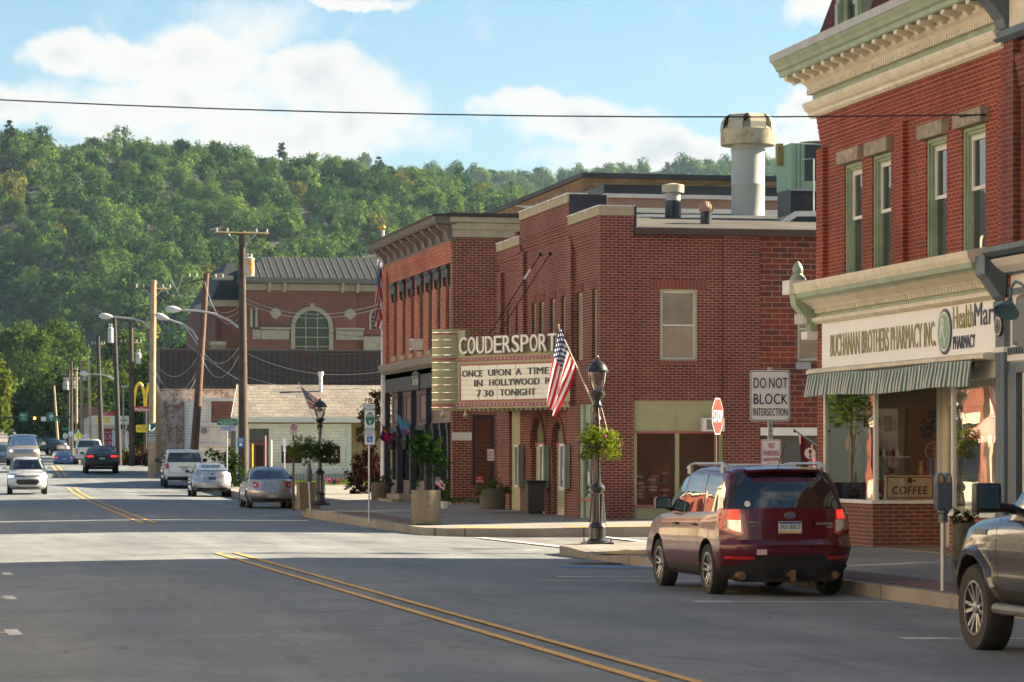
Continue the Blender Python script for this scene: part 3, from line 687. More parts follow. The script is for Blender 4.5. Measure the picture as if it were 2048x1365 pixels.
# main cornice
mb=MB();cornice_profile(mb,PF,43.0,PY1+.25,[(.02,7.93),(.07,7.97),(.07,8.02),(.13,8.06),(.17,8.12),(.19,8.17),(.19,8.20)])
mb.prism([(PF+.3,8.45),(PF-.08,8.45),(PF-.14,8.52),(PF-.20,8.56),(PF-.24,8.60),(PF+.3,8.60)],'y',43.0,PY1+.2)
y=43.06
while y<PY1+.14:mb.box(PF-.13,PF-.03,y,y+.062,8.35,8.45);y+=.115
mb.build('cornice_moulding',M_CREAM,ph)
mb=MB();mb.box(PF-.03,PF+.4,43.0,PY1+.12,8.20,8.45)
mb.prism([(PF+.3,8.72),(PF-.52,8.72),(PF-.52,8.80),(PF-.57,8.83),(PF-.60,8.89),(PF-.63,8.93),(PF-.66,8.98),(PF-.66,9.0),(PF+.3,9.0)],'y',42.9,PY1+.62)
mb.prism([(PY1-.3,8.72),(PY1+.50,8.72),(PY1+.50,8.8),(PY1+.6,8.98),(PY1-.3,8.98)],'x',PF-.5,BK)
mb.box(PF-.50,PF+.3,42.9,PY1+.48,8.705,8.72)
mb.build('cornice',M_GREEN,ph)
y=43.25
while y<PY1+.45:
    mb=MB();mb.prism([(PF-.24,8.60),(PF-.30,8.55),(PF-.34,8.60),(PF-.42,8.62),(PF-.48,8.64),(PF-.48,8.704),(PF+.1,8.704),(PF+.1,8.60)],'y',y,y+.17);mb.build('cornice_bracket',M_CREAM,ph);y+=.56
mb=MB();mb.prism([(PF-.68,8.985),(PF-.70,9.12),(PF-.1,9.18),(PF+.4,9.18),(PF+.4,9.0)],'y',42.9,PY1+.66);mb.prism([(PY1-.6,9.0),(PY1+.66,8.985),(PY1+.66,9.12),(PY1-.6,9.18)],'x',PF-.1,BK)
mb.build('gutter',M_LEAD,ph)
mb=MB();b0,b1=(PF-.05,PY1+.05),(PF+.95,PY1-.95)
z0,z1=9.15,12.4
mb.face([(b0[0],36,z0),(b0[0],b0[1],z0),(b1[0],b1[1],z1),(b1[0],36,z1)]);mb.face([(b0[0],b0[1],z0),(BK,b0[1],z0),(BK,b1[1],z1),(b1[0],b1[1],z1)]);mb.face([(b1[0],36,z1),(b1[0],b1[1],z1),(BK,b1[1],z1),(BK,36,z1)]);mb.face([(b0[0],36,z0),(b1[0],36,z1),(BK,36,z1),(BK,36,z0)])
mb.build('mansard_roof',M_SLATE,ph)
mb=MB();dy0,dy1=49.55,50.95;dx=PF-.12
mb.box(dx,dx+1.2,dy0,dy0+.2,9.32,11.4);mb.box(dx,dx+1.2,dy1-.2,dy1,9.32,11.4);mb.box(dx-.05,dx+.3,dy0-.12,dy1+.12,9.22,9.36);mb.box(dx-.04,dx+.02,dy0+.05,dy0+.22,9.37,9.75);mb.box(dx-.04,dx+.02,dy1-.22,dy1-.05,9.37,9.75)
mb.box(dx+.08,dx+.14,dy0+.2,dy0+.32,9.36,11.4);mb.box(dx+.08,dx+.14,dy1-.32,dy1-.2,9.36,11.4);mb.box(dx,dx+1.2,dy0-.1,dy1+.1,11.4,11.6)
dm=mb.build('dormer',M_GREEN,ph)
MB().box(dx+.12,dx+.16,dy0+.3,dy1-.3,9.4,11.4).build('pane',M_DKGLASS,dm)
# shop cornice, sign and ledge
sc=MB();cornice_profile(sc,PF,43.3,52.62,[(.05,4.15),(.12,4.2),(.12,4.26),(.02,4.28)])
cornice_profile(sc,PF,43.3,52.62,[(.10,4.42),(.14,4.46),(.30,4.56),(.34,4.57)])
cornice_profile(sc,PF,43.3,52.75,[(.44,4.70),(.48,4.78),(.50,4.88),(.05,4.94)])
cornice_profile(sc,PF,43.3,52.35,[(.16,3.22),(.24,3.24),(.24,3.30),(.19,3.33)])
y=43.35
while y<52.5:sc.box(PF-.09,PF-.02,y,y+.055,4.34,4.42);y+=.105
shop=sc.build('shop_cornice',M_CREAM,ph)
mb=MB();mb.box(PF-.02,PF+.3,43.3,52.5,4.24,4.43);cornice_profile(mb,PF,43.3,52.7,[(.34,4.57),(.36,4.59),(.42,4.62),(.43,4.70)])
mb.prism([(PF-.02,3.95),(PF-.12,3.98),(PF-.16,4.2),(PF-.42,4.5),(PF-.46,4.76),(PF+.02,4.76)],'y',52.38,52.7)
mb.build('shop_frieze',M_GREEN,shop)
MB().box(PF-.56,PF-.1,52.34,52.78,4.70,4.95).build('end_block',M_WHITE,shop,bevel=.01)
mb=MB();mb.box(PF-.22,PF+.0,52.36,52.72,3.88,4.02)
for i in range(4):mb.box(PF-.30-.02*i,PF-.2,52.41+i*.075,52.45+i*.075,4.16,4.34)
mb.build('end_bracket',M_WHITE,shop,bevel=.01)
mb=MB();c=(PF-.33,52.56,4.95);mb.lathe(c,[(.15,0),(.15,.03),(.14,.05),(.10,.10),(.085,.13),(.10,.15)],14);mb.lathe((c[0],c[1],5.10),[(.085,0),(.10,.04),(.09,.10),(.05,.17),(.01,.21)],12)
mb.build('finial',M_GREEN,shop,smooth=40)
bd=MB().box(PF+.0,PF+.12,43.3,52.15,3.32,4.15).build('sign_board',mat('sign_white',(.80,.79,.74),.5,var=.04,dirt=.1,dirtcol=(.45,.42,.36)),ph)
def onP(px,py,X=PF-.002):return Vector((X,YX(px,X),zX(px,py,X)))
def zf(Y,f0=(51.7,3.50),f1=(45.5,3.52)):return f0[1]
lettering('lettering',[('BUCHANAN BROTHERS PHARMACY INC.',(PF-.002,51.62,3.53),5.55,.40,.005,0,.012)],M_GOLD,bd,FACE_X)
lettering('lettering',[('Health',(PF-.002,45.25,3.76),.90,.36,.015,0,.012)],M_GOLD,bd,FACE_X)
lettering('lettering',[('Mart',(PF-.002,44.30,3.77),.98,.36,.004,0,.012),('PHARMACY',(PF-.002,45.25,3.44),.98,.21,.012,0,.012)],M_NAVY,bd,FACE_X)
mb=MB();mb.lathe((PF-.001,45.63,3.74),[(.33,0),(.33,.02)],28,(-1,0,0));rr=mb.build('emblem',[M_NAVY],bd)
for v in rr.data.vertices:v.co.y=(v.co.y+(PY1-45.63))*.95-(PY1-45.63);v.co.z=(v.co.z-3.74)*1.12+3.74
mb=MB();mb.lathe((PF-.022,45.63,3.74),[(.285,0),(.285,.008)],28,(-1,0,0));r2=mb.build('emblem_ring',mat('emblem_white',(.7,.72,.7),.5),rr)
mb=MB();mb.lathe((PF-.031,45.63,3.74),[(.255,0),(.255,.006)],28,(-1,0,0));r3=mb.build('emblem_field',mat('emblem_green',(.22,.36,.22),.5),rr)
for q in(r2,r3):
    for v in q.data.vertices:v.co.y=(v.co.y+(PY1-45.63))*.95-(PY1-45.63);v.co.z=(v.co.z-3.74)*1.12+3.74
lettering('lettering',[('R',(PF-.038,45.77,3.64),.20,.32,.0,.2),('x',(PF-.038,45.60,3.52),.12,.13,0,.2)],mat('emblem_white'),bd,FACE_X)
# shop front: display windows, entry recess, ceiling
SZ=.19
E0,E1,ED=45.45,49.26,17.75               # entry recess between the two display windows
mb=MB()
mb.box(PF,PF+.10,E1+.0,52.17,SZ-.1,.93);mb.box(PF+.10,ED,E1+.01,E1+.11,SZ-.1,.93);mb.build('low_wall',B_LOW,ph);mb=MB()
mb.box(PF,PF+.10,43.35,E0,SZ-.1,.80);mb.box(PF+.10,ED,E0-.11,E0-.01,SZ-.1,.80)
low=mb.build('low_wall',B_LOW,ph)
mb=MB();mb.box(PF-.04,PF+.14,E1-.05,52.17,.93,.99);mb.box(PF+.14,ED,E1-.05,E1+.14,.93,.99);mb.build('window_ledge',M_WHITE,ph);mb=MB();mb.box(PF-.04,PF+.14,43.35,E0+.05,.80,.86);mb.box(PF+.14,ED,E0-.14,E0+.05,.80,.86)
mb.build('window_ledge',M_WHITE,ph)
mb=MB();mb.box(PF,PF+.3,43.3,52.17,2.95,3.31);mb.box(PF+.3,22,43.3,52.1,3.02,3.06)
for y in(52.10,E1+.02):mb.box(PF+.02,PF+.09,y-.05,y+.03,.99,2.95)
for y in(E0-.06,43.42):mb.box(PF+.02,PF+.09,y-.03,y+.04,.86,2.95)
mb.box(ED-.07,ED,E1+.01,E1+.09,.99,2.95);mb.box(ED-.07,ED,E0-.09,E0-.01,.86,2.95)
mb.build('window_frame',M_SASH,ph)
for q in(('x',PF+.05,E1+.05,52.05,.99,2.95),('y',E1+.045,PF+.09,ED-.07,.99,2.95),('x',PF+.05,43.46,E0-.09,.86,2.95)):MB().pane(*q).build('shop_window',M_CLEAR if q[0]=='x' else glass_clear('entry_glass',(.97,.98,.97),refl=.03),ph)
mb=MB();mb.wall('x',ED,ED+.08,E0,E1,SZ,3.02,[(E0+.5,E0+1.5,.9,2.4),(E0+1.9,E1-.3,.9,2.6)]);dw=mb.build('entry_door_wall',M_CREAM,ph);MB().pane('x',ED+.03,E0+.4,E1-.2,.9,2.7).build('door_glass',M_CLEAR,dw)
mb=MB();mb.wall('x',21.9,22.0,43.4,52.1,SZ,3.02);mb.box(PF+.1,22,43.4,52.1,SZ-.05,SZ);mb.wall('y',52.1,52.14,PF+.12,22,SZ,3.02)
mb.build('shop_interior',mat('shop_wall',(.20,.16,.11),.8),ph)
mb=MB();mb.wall('y',51.2,51.24,PF+.3,PF+1.12,SZ,2.6);pb=mb.build('display_backboard',mat('pegboard',(.72,.70,.62),.8),ph)
mb=MB();mb.box(PF+.12,ED,49.4,52.05,.80,.86);mb.build('display_floor',M_WHITE,ph)
# things in the window
for z in(1.35,1.72):setp(MB().box(PF+.4,PF+1.25,50.9,51.19,z,z+.03).build('display_shelf',M_WHITE,origin=(PF+.8,51,z)),('upper' if z>1.5 else 'lower')+' white shelf of trinkets inside the pharmacy window','shelf','shelves in the pharmacy window')
for i,x in enumerate((PF+.62,PF+.92)):
    mb=MB();mb.lathe((x,50.86,1.62),[(.115,0),(.11,.01),(.07,.018),(.02,.02)],20,(0,-1,0));setp(mb.build('plate',mat('pewter',(.45,.43,.38),.3,metal=.6),smooth=30,origin=(x,50.86,1.5)),['left','right'][i]+' pale round plate standing on a shelf in the pharmacy window','plate','plates in the pharmacy window')
for i in range(9):
    x=PF+.45+.085*i;mb=MB();mb.lathe((x,51.0,1.75),[(.03,0),(.035+.01*(i%2),.04),(.02,.09+.02*(i%3)),(.012,.12)],8)
    setp(mb.build('figurine',[M_BLACK,M_WHITE,mat('rust',(.3,.08,.03))][i%3],smooth=40,origin=(x,51.0,1.75)),'small figurine on the upper shelf in the pharmacy window','figurine','figurines on the upper shelf')
mb=MB();c=Vector((PF+.62,50.75,1.17));M_RUST=mat('rooster_red',(.22,.03,.03),.4)
mb.prism([(c.x-.16,c.z+.26),(c.x-.10,c.z+.30),(c.x-.06,c.z+.2),(c.x,c.z+.12),(c.x+.08,c.z+.16),(c.x+.11,c.z+.28),(c.x+.15,c.z+.31),(c.x+.18,c.z+.26),(c.x+.17,c.z+.12),(c.x+.12,c.z+.04),(c.x+.04,c.z),(c.x-.06,c.z+.02),(c.x-.14,c.z+.12)],'y',50.7,50.78);mb.box(c.x-.02,c.x+.08,50.7,50.78,1.10,1.18)
setp(mb.build('rooster',M_RUST,bevel=.008,origin=c),'red rooster ornament below the plates in the pharmacy window','ornament')
dc=root('dream_catcher','round dream catcher with pink and blue ribbons hanging in the pharmacy window','ornament',(PF+1.22,49.6,1.2))
mb=MB();mb.tube([(PF+1.22+.15*math.cos(a),49.6,1.84+.15*math.sin(a))for a in np.linspace(0,6.283,25)],.009,6)
for a in np.linspace(0,3.14,7):mb.tube([(PF+1.22+.15*math.cos(a),49.6,1.84+.15*math.sin(a)),(PF+1.22-.15*math.cos(a+.5),49.6,1.84-.15*math.sin(a+.5))],.002,4)
mb.build('hoop',M_CREAM,dc)
for i in range(9):
    x=PF+1.10+.03*i;mb=MB();mb.tube([(x,49.6,1.71-.02*(i in(0,8))),(x+.004,49.605,1.4),(x+random.uniform(-.01,.02),49.6,1.15+.05*(i%3))],.012,5)
    mb.build('ribbon',[mat('ribbon_pink',(.55,.10,.25)),mat('ribbon_blue',(.15,.25,.5)),mat('ribbon_white',(.6,.55,.6))][i%3],dc)
for i,(x,z,w,h,c_)in enumerate(((.42,2.25,.16,.22,(.30,.12,.05)),(.66,2.30,.2,.14,(.10,.22,.25)),(.92,2.2,.12,.26,(.45,.35,.12)),(.50,1.98,.14,.1,(.35,.05,.05)),(.98,1.45,.1,.14,(.12,.3,.18)),(.40,1.5,.1,.16,(.5,.45,.35)))):
    f_=root('wall_plaque',['tall brown plaque high on the pegboard','wide teal plaque high on the pegboard','narrow ochre plaque high on the pegboard','little red plaque above the pale plates','small green plaque right of the plates','pale plaque at the left edge of the pegboard'][i]+' in the pharmacy window','plaque',(PF+x,51.18,z),group='plaques on the pegboard');MB().box(PF+x-w/2,PF+x+w/2,51.165,51.195,z,z+h).build('frame',mat('plaque_frame',(.05,.035,.025),.6),f_,bevel=.006);MB().box(PF+x-w/2+.015,PF+x+w/2-.015,51.158,51.164,z+.015,z+h-.015).build('face',mat('plaque_%d'%i,c_,.6,var=.5,scale=25),f_)
tb_=root('feather_bunch','dark teal feather bunch hanging above the dream catcher in the pharmacy window','ornament',(PF+1.2,49.65,2.1));link_mesh('feathers',leaf_mesh('f',[(PF+1.2,49.65,2.2,.16,200),(PF+1.22,49.65,2.42,.12,120)],.10,1,77),[leafmat('teal_feather',(.01,.06,.08),(.04,.16,.2),.2)],tb_)
for i in range(7):x_,y_=PF+1.5+.28*(i%4),50.6+.4*(i//4);o_=MB().lathe((x_,y_,1.0+.35*(i%3)),[(.07,0),(.10,.12),(.05,.26),(.06,.32)],10).build('vase',[mat('amber_vase',(.35,.16,.03),.2),mat('clay_vase',(.25,.09,.04),.6)][i%2],smooth=40,origin=(x_,y_,1.0));setp(o_,'vase on the dim shelves deeper inside the pharmacy','vase','vases inside the pharmacy')
cs=root('coffee_sign','weathered tin sign reading COFFEE propped in the pharmacy window','sign',(PF+.75,49.4,.99))
MB().box(PF+.25,PF+1.15,49.36,49.40,.995,1.42).build('board',mat('sign_tan',(.85,.68,.40),.5,dirt=.5,dirtcol=(.35,.12,.04)),cs,bevel=.01)
mb=MB();x0,x1,za,zb=PF+.28,PF+1.12,1.02,1.395
for q in((x0,x1,za,za+.02),(x0,x1,zb-.02,zb),(x0,x0+.02,za,zb),(x1-.02,x1,za,zb)):mb.box(q[0],q[1],49.354,49.3595,q[2],q[3])
mb.build('border',mat('sign_rust',(.30,.09,.03),.5),cs)
lettering('lettering',[('COFFEE',(PF+.38,49.352,1.09),.64,.14,.03,.1)],M_BLACK,cs,FACE_Y)
mb=MB();mb.lathe((PF+.70,49.354,1.33),[(.05,0),(.05,.004)],16,(0,-1,0));mb.box(PF+.76,PF+.80,49.350,49.354,1.31,1.345);mb.build('cup_mark',M_BLACK,cs)
for i in range(6):
    x,y=(PF+.3+.15*i,49.75)if i<3 else(PF+.3,50.2+.45*(i-3));t=root('flower_pot',['small pot of red flowers beside the COFFEE sign','small pot plant behind the COFFEE sign','flower pot behind the right end of the COFFEE sign','flower pot low in the left part of the pharmacy window','green pot plant in the middle of the left display window','pot plant at the far end of the pharmacy window'][i],'plant',(x,y,.86),group='pot plants in the pharmacy window')
    MB().lathe((x,y,.86),[(.05,0),(.065,.13)],10).build('pot',M_WHITE,t)
    link_mesh('leaves',leaf_mesh('l',[(x,y,1.10,.11,60)],.05,1,i),[LM_GRN],t)
# dream-display by the left window: hanging board with disc, dried flowers on the right window
lp=root('hanging_display','dark carved display with a pale disc in the far pharmacy window','ornament',(PF+.35,51.0,1.0))
MB().prism([(50.7,1.05),(51.3,1.05),(51.35,1.6),(51.15,2.2),(50.85,2.1),(50.75,1.6)],'x',PF+.3,PF+.36).build('board',mat('carved_wood',(.08,.045,.03),.8,var=.4,scale=9),lp)
MB().lathe((PF+.29,51.0,1.85),[(.2,0),(.19,.02)],20,(-1,0,0)).build('disc',mat('pewter'),lp)
bn=root('newspaper_box','dark blue newspaper box standing against the low brick wall of the pharmacy','box',(PF-.35,51.9,.18))
MB().box(PF-.55,PF-.08,51.55,52.05,.35,1.28).build('body',M_NAVY,bn,bevel=.02);MB().box(PF-.5,PF-.13,51.6,52.0,.18,.35).build('legs',M_BLACK,bn);MB().box(PF-.42,PF-.2,51.545,51.549,.85,1.15).build('door',M_CLEAR,bn)
# the awning: rolled canopy with a pleated striped valance
aw=[]
AX=PF-.30
n=190;Y0a,Y1a=43.5,51.9
mb=MB()
def awp(i,k):
    y=Y0a+(Y1a-Y0a)*i/n;ph_=i/n*52*2*math.pi;w=.035*math.sin(ph_)+.02*math.sin(i*.13)+.012*math.sin(i*.41)
    s=k/5.0;z=3.20-.36*s-(.035*abs(math.sin(ph_/2))if k==5 else 0)+.02*math.sin(i*.05);return(AX-.05-.05*s+w*(.25+.75*s),y,z)
for i in range(n):
    for k in range(5):mb.face([awp(i,k),awp(i+1,k),awp(i+1,k+1),awp(i,k+1)])
for i in range(n):a,b=awp(i,0),awp(i+1,0);mb.face([a,(PF-.02,a[1],3.26),(PF-.02,b[1],3.26),b])
mb.build('awning',stripes('awning_stripes',(.06,.135,.11),(.50,.50,.46),8.4/104,True,.64,fixed=True),ph)
mb=MB();mb.tube([(AX+.05,Y0a,3.14),(AX+.05,Y1a,3.14)],.05,8);mb.tube([(AX-.02,Y0a,3.22),(AX-.02,Y1a,3.22)],.02,6);mb.build('awning_roller',mat('brown_fringe',(.10,.08,.05),.8),ph)
# ================================================================ the neighbour with blue-grey trim, right edge
nb=root('neighbouring_shop','brick shop with blue-grey fluted pilaster and gooseneck lamp at the right edge','building',(PF,43.1,0))
mb=MB();mb.wall('x',PF+.10,PF+.4,32,43.09,4.6,8.0,[(40.8,42.2,5.0,7.0)]);mb.box(PF+.14,PF+.4,32,43.09,0,.8)
for i in range(4):mb.box(PF+.06-.02*i,PF+.11,32,42.6,7.3+i*.12,7.42+i*.12)
mb.box(PF-.02,PF+.11,42.62,43.12,4.6,8.0)
mb.build('wall',brick('neighbour_brick',(.17,.042,.03),(.12,.032,.025),(.20,.12,.09),.215,.078,.008),nb)
mb=MB();cornice_profile(mb,PF,32,43.16,[(.04,8.0),(.14,8.06),(.14,8.16),(.05,8.2)]);mb.prism([(PF-.02,8.18),(PF-.10,8.2),(PF-.14,8.35),(PF-.30,8.55),(PF-.42,8.66),(PF-.42,8.98),(PF-.02,8.98)],'y',42.72,43.12)
mb.build('cornice',M_BLUEGREY,nb)
mb=MB();mb.box(PF-.05,PF+.3,32,42.7,8.2,8.62);cornice_profile(mb,PF,32,42.7,[(.06,8.62),(.15,8.7),(.3,8.85),(.45,9.0),(.46,9.1)]);mb.build('frieze',M_CREAM,nb)
mb=MB();mb.box(PF-.50,PF-.42,42.6,43.2,8.66,9.05);mb.build('bracket_cap',M_PLUM,nb)
pl=MB();pl.box(PF-.05,PF+.1,42.90,43.28,.15,4.0);pl.box(PF-.08,PF+.1,42.87,43.3,4.0,4.10)
pl.prism([(PF-.05,4.1),(PF-.10,4.14),(PF-.30,4.42),(PF-.38,4.5),(PF-.38,4.78),(PF,4.78)],'y',42.86,43.26)
pil=pl.build('pilaster',M_BLUEGREY,nb)
mb=MB();
for i in range(6):mb.box(PF-.058,PF-.049,42.94+i*.056,42.962+i*.056,.5,3.32)
for i in range(7):mb.prism([(PF-.11,4.17),(PF-.30,4.43),(PF-.312,4.42),(PF-.122,4.16)],'y',42.89+i*.05,42.91+i*.05)
mb.build('flutes',mat('pale_blue_grey',(.20,.24,.27),.5),pil)
MB().box(PF-.07,PF+.1,42.88,43.3,3.32,3.40).build('pilaster_band',M_WHITE,pil)
mb=MB();mb.lathe((PF-.051,43.09,3.72),[(.16,0),(.16,.03)],24,(-1,0,0));md=mb.build('medallion',M_PLUM,pil)
mb=MB();mb.lathe((PF-.082,43.09,3.72),[(.14,0),(.14,.006)],24,(-1,0,0));mb.build('medallion_ring',M_CREAM,md)
mb=MB();mb.lathe((PF-.089,43.09,3.72),[(.12,0),(.12,.006)],24,(-1,0,0));mb.lathe((PF-.095,43.09,3.72),[(.03,0),(.02,.02)],12,(-1,0,0));mb.build('medallion_centre',M_BLUEGREY,md)
mb=MB();mb.box(PF+.0,PF+.3,32,42.86,3.0,3.16);mb.box(PF-.02,PF+.3,32,42.86,4.18,4.27);
y=42.8
while y>38:mb.box(PF-.05,PF+.0,y-.05,y,3.28,3.38);mb.box(PF-.08,PF,y-.05,y,4.48,4.62);y-=.11
cornice_profile(mb,PF,32,42.86,[(.1,4.72),(.34,4.74),(.44,4.80),(.44,4.88),(.1,4.9)]);mb.box(PF-.02,PF+.1,42.5,42.84,.15,3.0)
mb.build('shop_trim',M_BLUEGREY,nb)
mb=MB();mb.box(PF+.03,PF+.3,32,42.86,3.16,4.7);mb.box(PF-.02,PF+.03,32,42.86,3.18,3.27);cornice_profile(mb,PF,32,42.86,[(.05,4.5),(.2,4.6),(.30,4.71)]);mb.build('fascia',M_WHITE,nb)
mb=MB();mb.box(PF+.05,PF+.12,42.30,42.42,.6,3.0);mb.box(PF+.05,PF+.12,32,42.3,2.55,2.6);mb.build('window_frame',M_CREAM,nb)
MB().box(PF+.10,PF+.13,32,42.5,.8,3.0).build('shop_window',M_DKGLASS,nb)
mb=MB();pts=[(42.62,3.42),(42.62,4.0),(42.5,4.0),(42.45,4.12),(42.3,4.16),(40.5,4.16),(40.5,3.3),(42.4,3.3),(42.45,3.4)]
mb.prism(pts,'x',PF-.03,PF+.02);sb=mb.build('sign_board',M_PLUM,nb)
mb=MB();mb.prism([(42.56,3.48),(42.56,3.95),(42.45,3.98),(42.4,4.06),(42.25,4.1),(40.6,4.1),(40.6,3.36),(42.34,3.36),(42.4,3.46)],'x',PF-.04,PF-.031);mb.build('sign_field',mat('grey_field',(.10,.12,.14),.5),sb)
# gooseneck lamp
gl=MB();g=Vector((PF-.35,42.9,0));
gl.tube([(PF-.0,42.35,4.1),(PF-.1,42.4,4.08),(PF-.2,42.5,4.15),(PF-.26,42.65,4.28),(PF-.30,42.78,4.32),(PF-.32,42.9,4.24),(PF-.32,42.93,4.05)],.022,8)
lm=gl.build('gooseneck_lamp',mat('teal_enamel',(.06,.14,.17),.35),nb,smooth=40)
mb=MB();mb.lathe((PF-.32,42.93,4.08),[(.03,0),(.05,.06),(.08,.10),(.19,.24),(.195,.26),(.15,.24)],20,(-.5,-.5,-1));mb.build('shade',mat('teal_enamel'),lm,smooth=40);lm.location.y-=.98
def window_unit(parent,ax,c,u0,u1,z0,z1,frame,glass,fw=.09,deep=.12,mullion=0,rail=True,sash=None,sill=True,blind=None,name='window'):
    """frame set into an opening; c is the plane of its outer face, the room lies on the + side of c"""
    mb=MB();mb.abox(ax,c,c+deep,u0,u0+fw,z0,z1);mb.abox(ax,c,c+deep,u1-fw,u1,z0,z1);mb.abox(ax,c,c+deep,u0+fw,u1-fw,z1-fw,z1);mb.abox(ax,c,c+deep,u0+fw,u1-fw,z0,z0+fw*.8)
    fr=mb.build(name,frame,parent);a,b,p,q=u0+fw,u1-fw,z0+fw*.8,z1-fw;s=min(.05,fw*.6);zm=(p+q)/2
    if sash or rail or mullion:
        mb=MB();cc=c+deep*.4
        mb.abox(ax,cc,cc+.04,a,a+s,p,q);mb.abox(ax,cc,cc+.04,b-s,b,p,q);mb.abox(ax,cc,cc+.04,a+s,b-s,q-s,q);mb.abox(ax,cc,cc+.04,a+s,b-s,p,p+s)
        if rail:mb.abox(ax,cc-.002,cc+.045,a+s,b-s,zm-s*.6,zm+s*.6)
        for k in range(mullion):u=a+(b-a)*(k+1)/(mullion+1);mb.abox(ax,cc-.004,cc+.04,u-s/2,u+s/2,p+s,q-s)
        mb.build('sash',sash or frame,fr)
    MB().pane(ax,c+deep*.4+.045,a,b,p,q).build('pane',glass,fr)
    if blind:MB().abox(ax,c+deep*.4+.056,c+deep*.4+.062,a,b,p,q).build('blind',blind,fr)
    return fr
# ================================================================ the theatre
TF,TY0,TY1,TB=17.0,71.7,84.5,38.0
th=root('theatre_building','dark red brick theatre with stepped parapet and an old marquee at the far street corner','building',(TF,TY0,.1))
S0,S1=75.2,81.3                             # the taller middle bay
GZ=.15
mb=MB()
up=[(74.15,74.85,4.2,5.93),(72.35,73.05,4.2,5.93)];mid=[(a,a+.62,4.2,5.93)for a in(76.0,77.35,78.75)]+[(79.8,80.3,4.2,5.93)];lf=[(82.0,82.5,4.2,5.93),(83.3,83.75,4.2,5.93)]
mb.wall('x',TF+.12,TF+.45,TY0+.01,S0,3.05,7.0,up);mb.wall('x',TF+.12,TF+.45,S0+.001,S1-.001,3.05,7.4,mid);mb.wall('x',TF+.12,TF+.45,S1,TY1,3.05,7.0,lf)
mb.box(TF+.121,TF+.45,TY0+.01,S0-.001,7.0,7.68);mb.box(TF+.121,TF+.45,S0,S1,7.4,8.28);mb.box(TF+.121,TF+.45,S1+.001,TY1,7.0,7.62)
# piers and corbelled panel heads
for a,b in((TY0+.006,72.0),(74.95,75.6),(80.9,81.6),(84.0,TY1)):mb.box(TF,TF+.13,a,b,3.05,7.0 if b<75 or a>81 else 7.4)
for i in range(5):
    o=.12-.024*(i+1)
    mb.box(TF+o,TF+.12,TY0+.007,S0-.002,7.0+i*.09-.001,7.09+i*.09);mb.box(TF+o,TF+.12,S0+.001,S1-.001,7.4+i*.09,7.49+i*.09);mb.box(TF+o,TF+.12,S1+.002,TY1-.002,7.0+i*.09,7.09+i*.09)
mb.box(TF,TF+.12,TY0+.007,S0-.003,7.449,7.66);mb.box(TF,TF+.12,S0,S1,7.85,8.27);mb.box(TF,TF+.12,S1+.003,TY1,7.449,7.6)
# ground floor piers
for a,b in((TY0+.006,72.5),(74.0,75.45),(77.25,77.85),(79.9,81.3),(82.8,TY1)):mb.box(TF,TF+.45,a,b,GZ-.15,3.05)
wl=mb.build('front_wall',B_THEATRE,th)
mb=MB();SW=TY0
holes=[(18.53,19.49,4.12,5.88),(17.87,20.15,GZ,3.12)]
mb.wall('y',SW,SW+.35,TF-.004,TF+.86,0,7.68)                                            # the corner turned up to the parapet
mb.wall('y',SW+.05,SW+.35,TF+.86,20.15,0,7.28,holes);mb.wall('y',SW,SW+.35,20.15,21.08,0,7.28)
mb.box(TF+.86,20.15,SW,SW+.06,7.06,7.15)
side=mb.build('side_wall',B_THEATRE,th)
for i in range(11):pass
mb=MB();mb.box(18.28,19.74,SW+.035,SW+.06,5.88,6.12);mb.build('soldier_course',stripes('soldier_brick',(.19,.045,.03),(.24,.13,.09),.094,True,.86),side)
mb=MB();mb.box(18.50,19.52,SW+.02,SW+.06,4.02,4.12);mb.build('brick_sill',stripes('soldier_brick',(0,0,0),(0,0,0),1),side)
mb=MB();mb.wall('y',SW+.02,SW+.35,21.081,32.0,0,7.28,[(22.05,23.1,4.12,5.75),(21.2,30,GZ,2.27)])
blk=mb.build('block_wall',B_BLOCK,th)
mb=MB();mb.box(21.09,30.2,SW-.03,SW+.03,2.27,2.47);mb.build('garage_lintel',M_WHITE,blk)
mb=MB();mb.box(21.2,30.0,SW+.15,SW+.2,GZ-.1,2.27);mb.build('garage_panel',mat('grey_panel',(.09,.09,.085),.7),blk)
window_unit(th,'y',SW+.08,18.53,19.49,4.12,5.88,mat('window_olive',(.40,.38,.24),.6),M_CLEAR,fw=.055,rail=True,mullion=0,sash=M_SASH,blind=stripes('blind_slats',(.88,.82,.70),(.76,.70,.58),.05,False,.6))
window_unit(th,'y',SW+.08,22.05,23.1,4.12,5.75,mat('window_olive'),M_CLEAR,fw=.055,rail=True,sash=M_SASH,blind=stripes('blind_slats',(0,0,0),(0,0,0),1))
mb=MB();mb.box(22.0,22.38,SW-.06,SW+.0,3.92,4.1);mb.build('wall_light',M_LEAD,th)
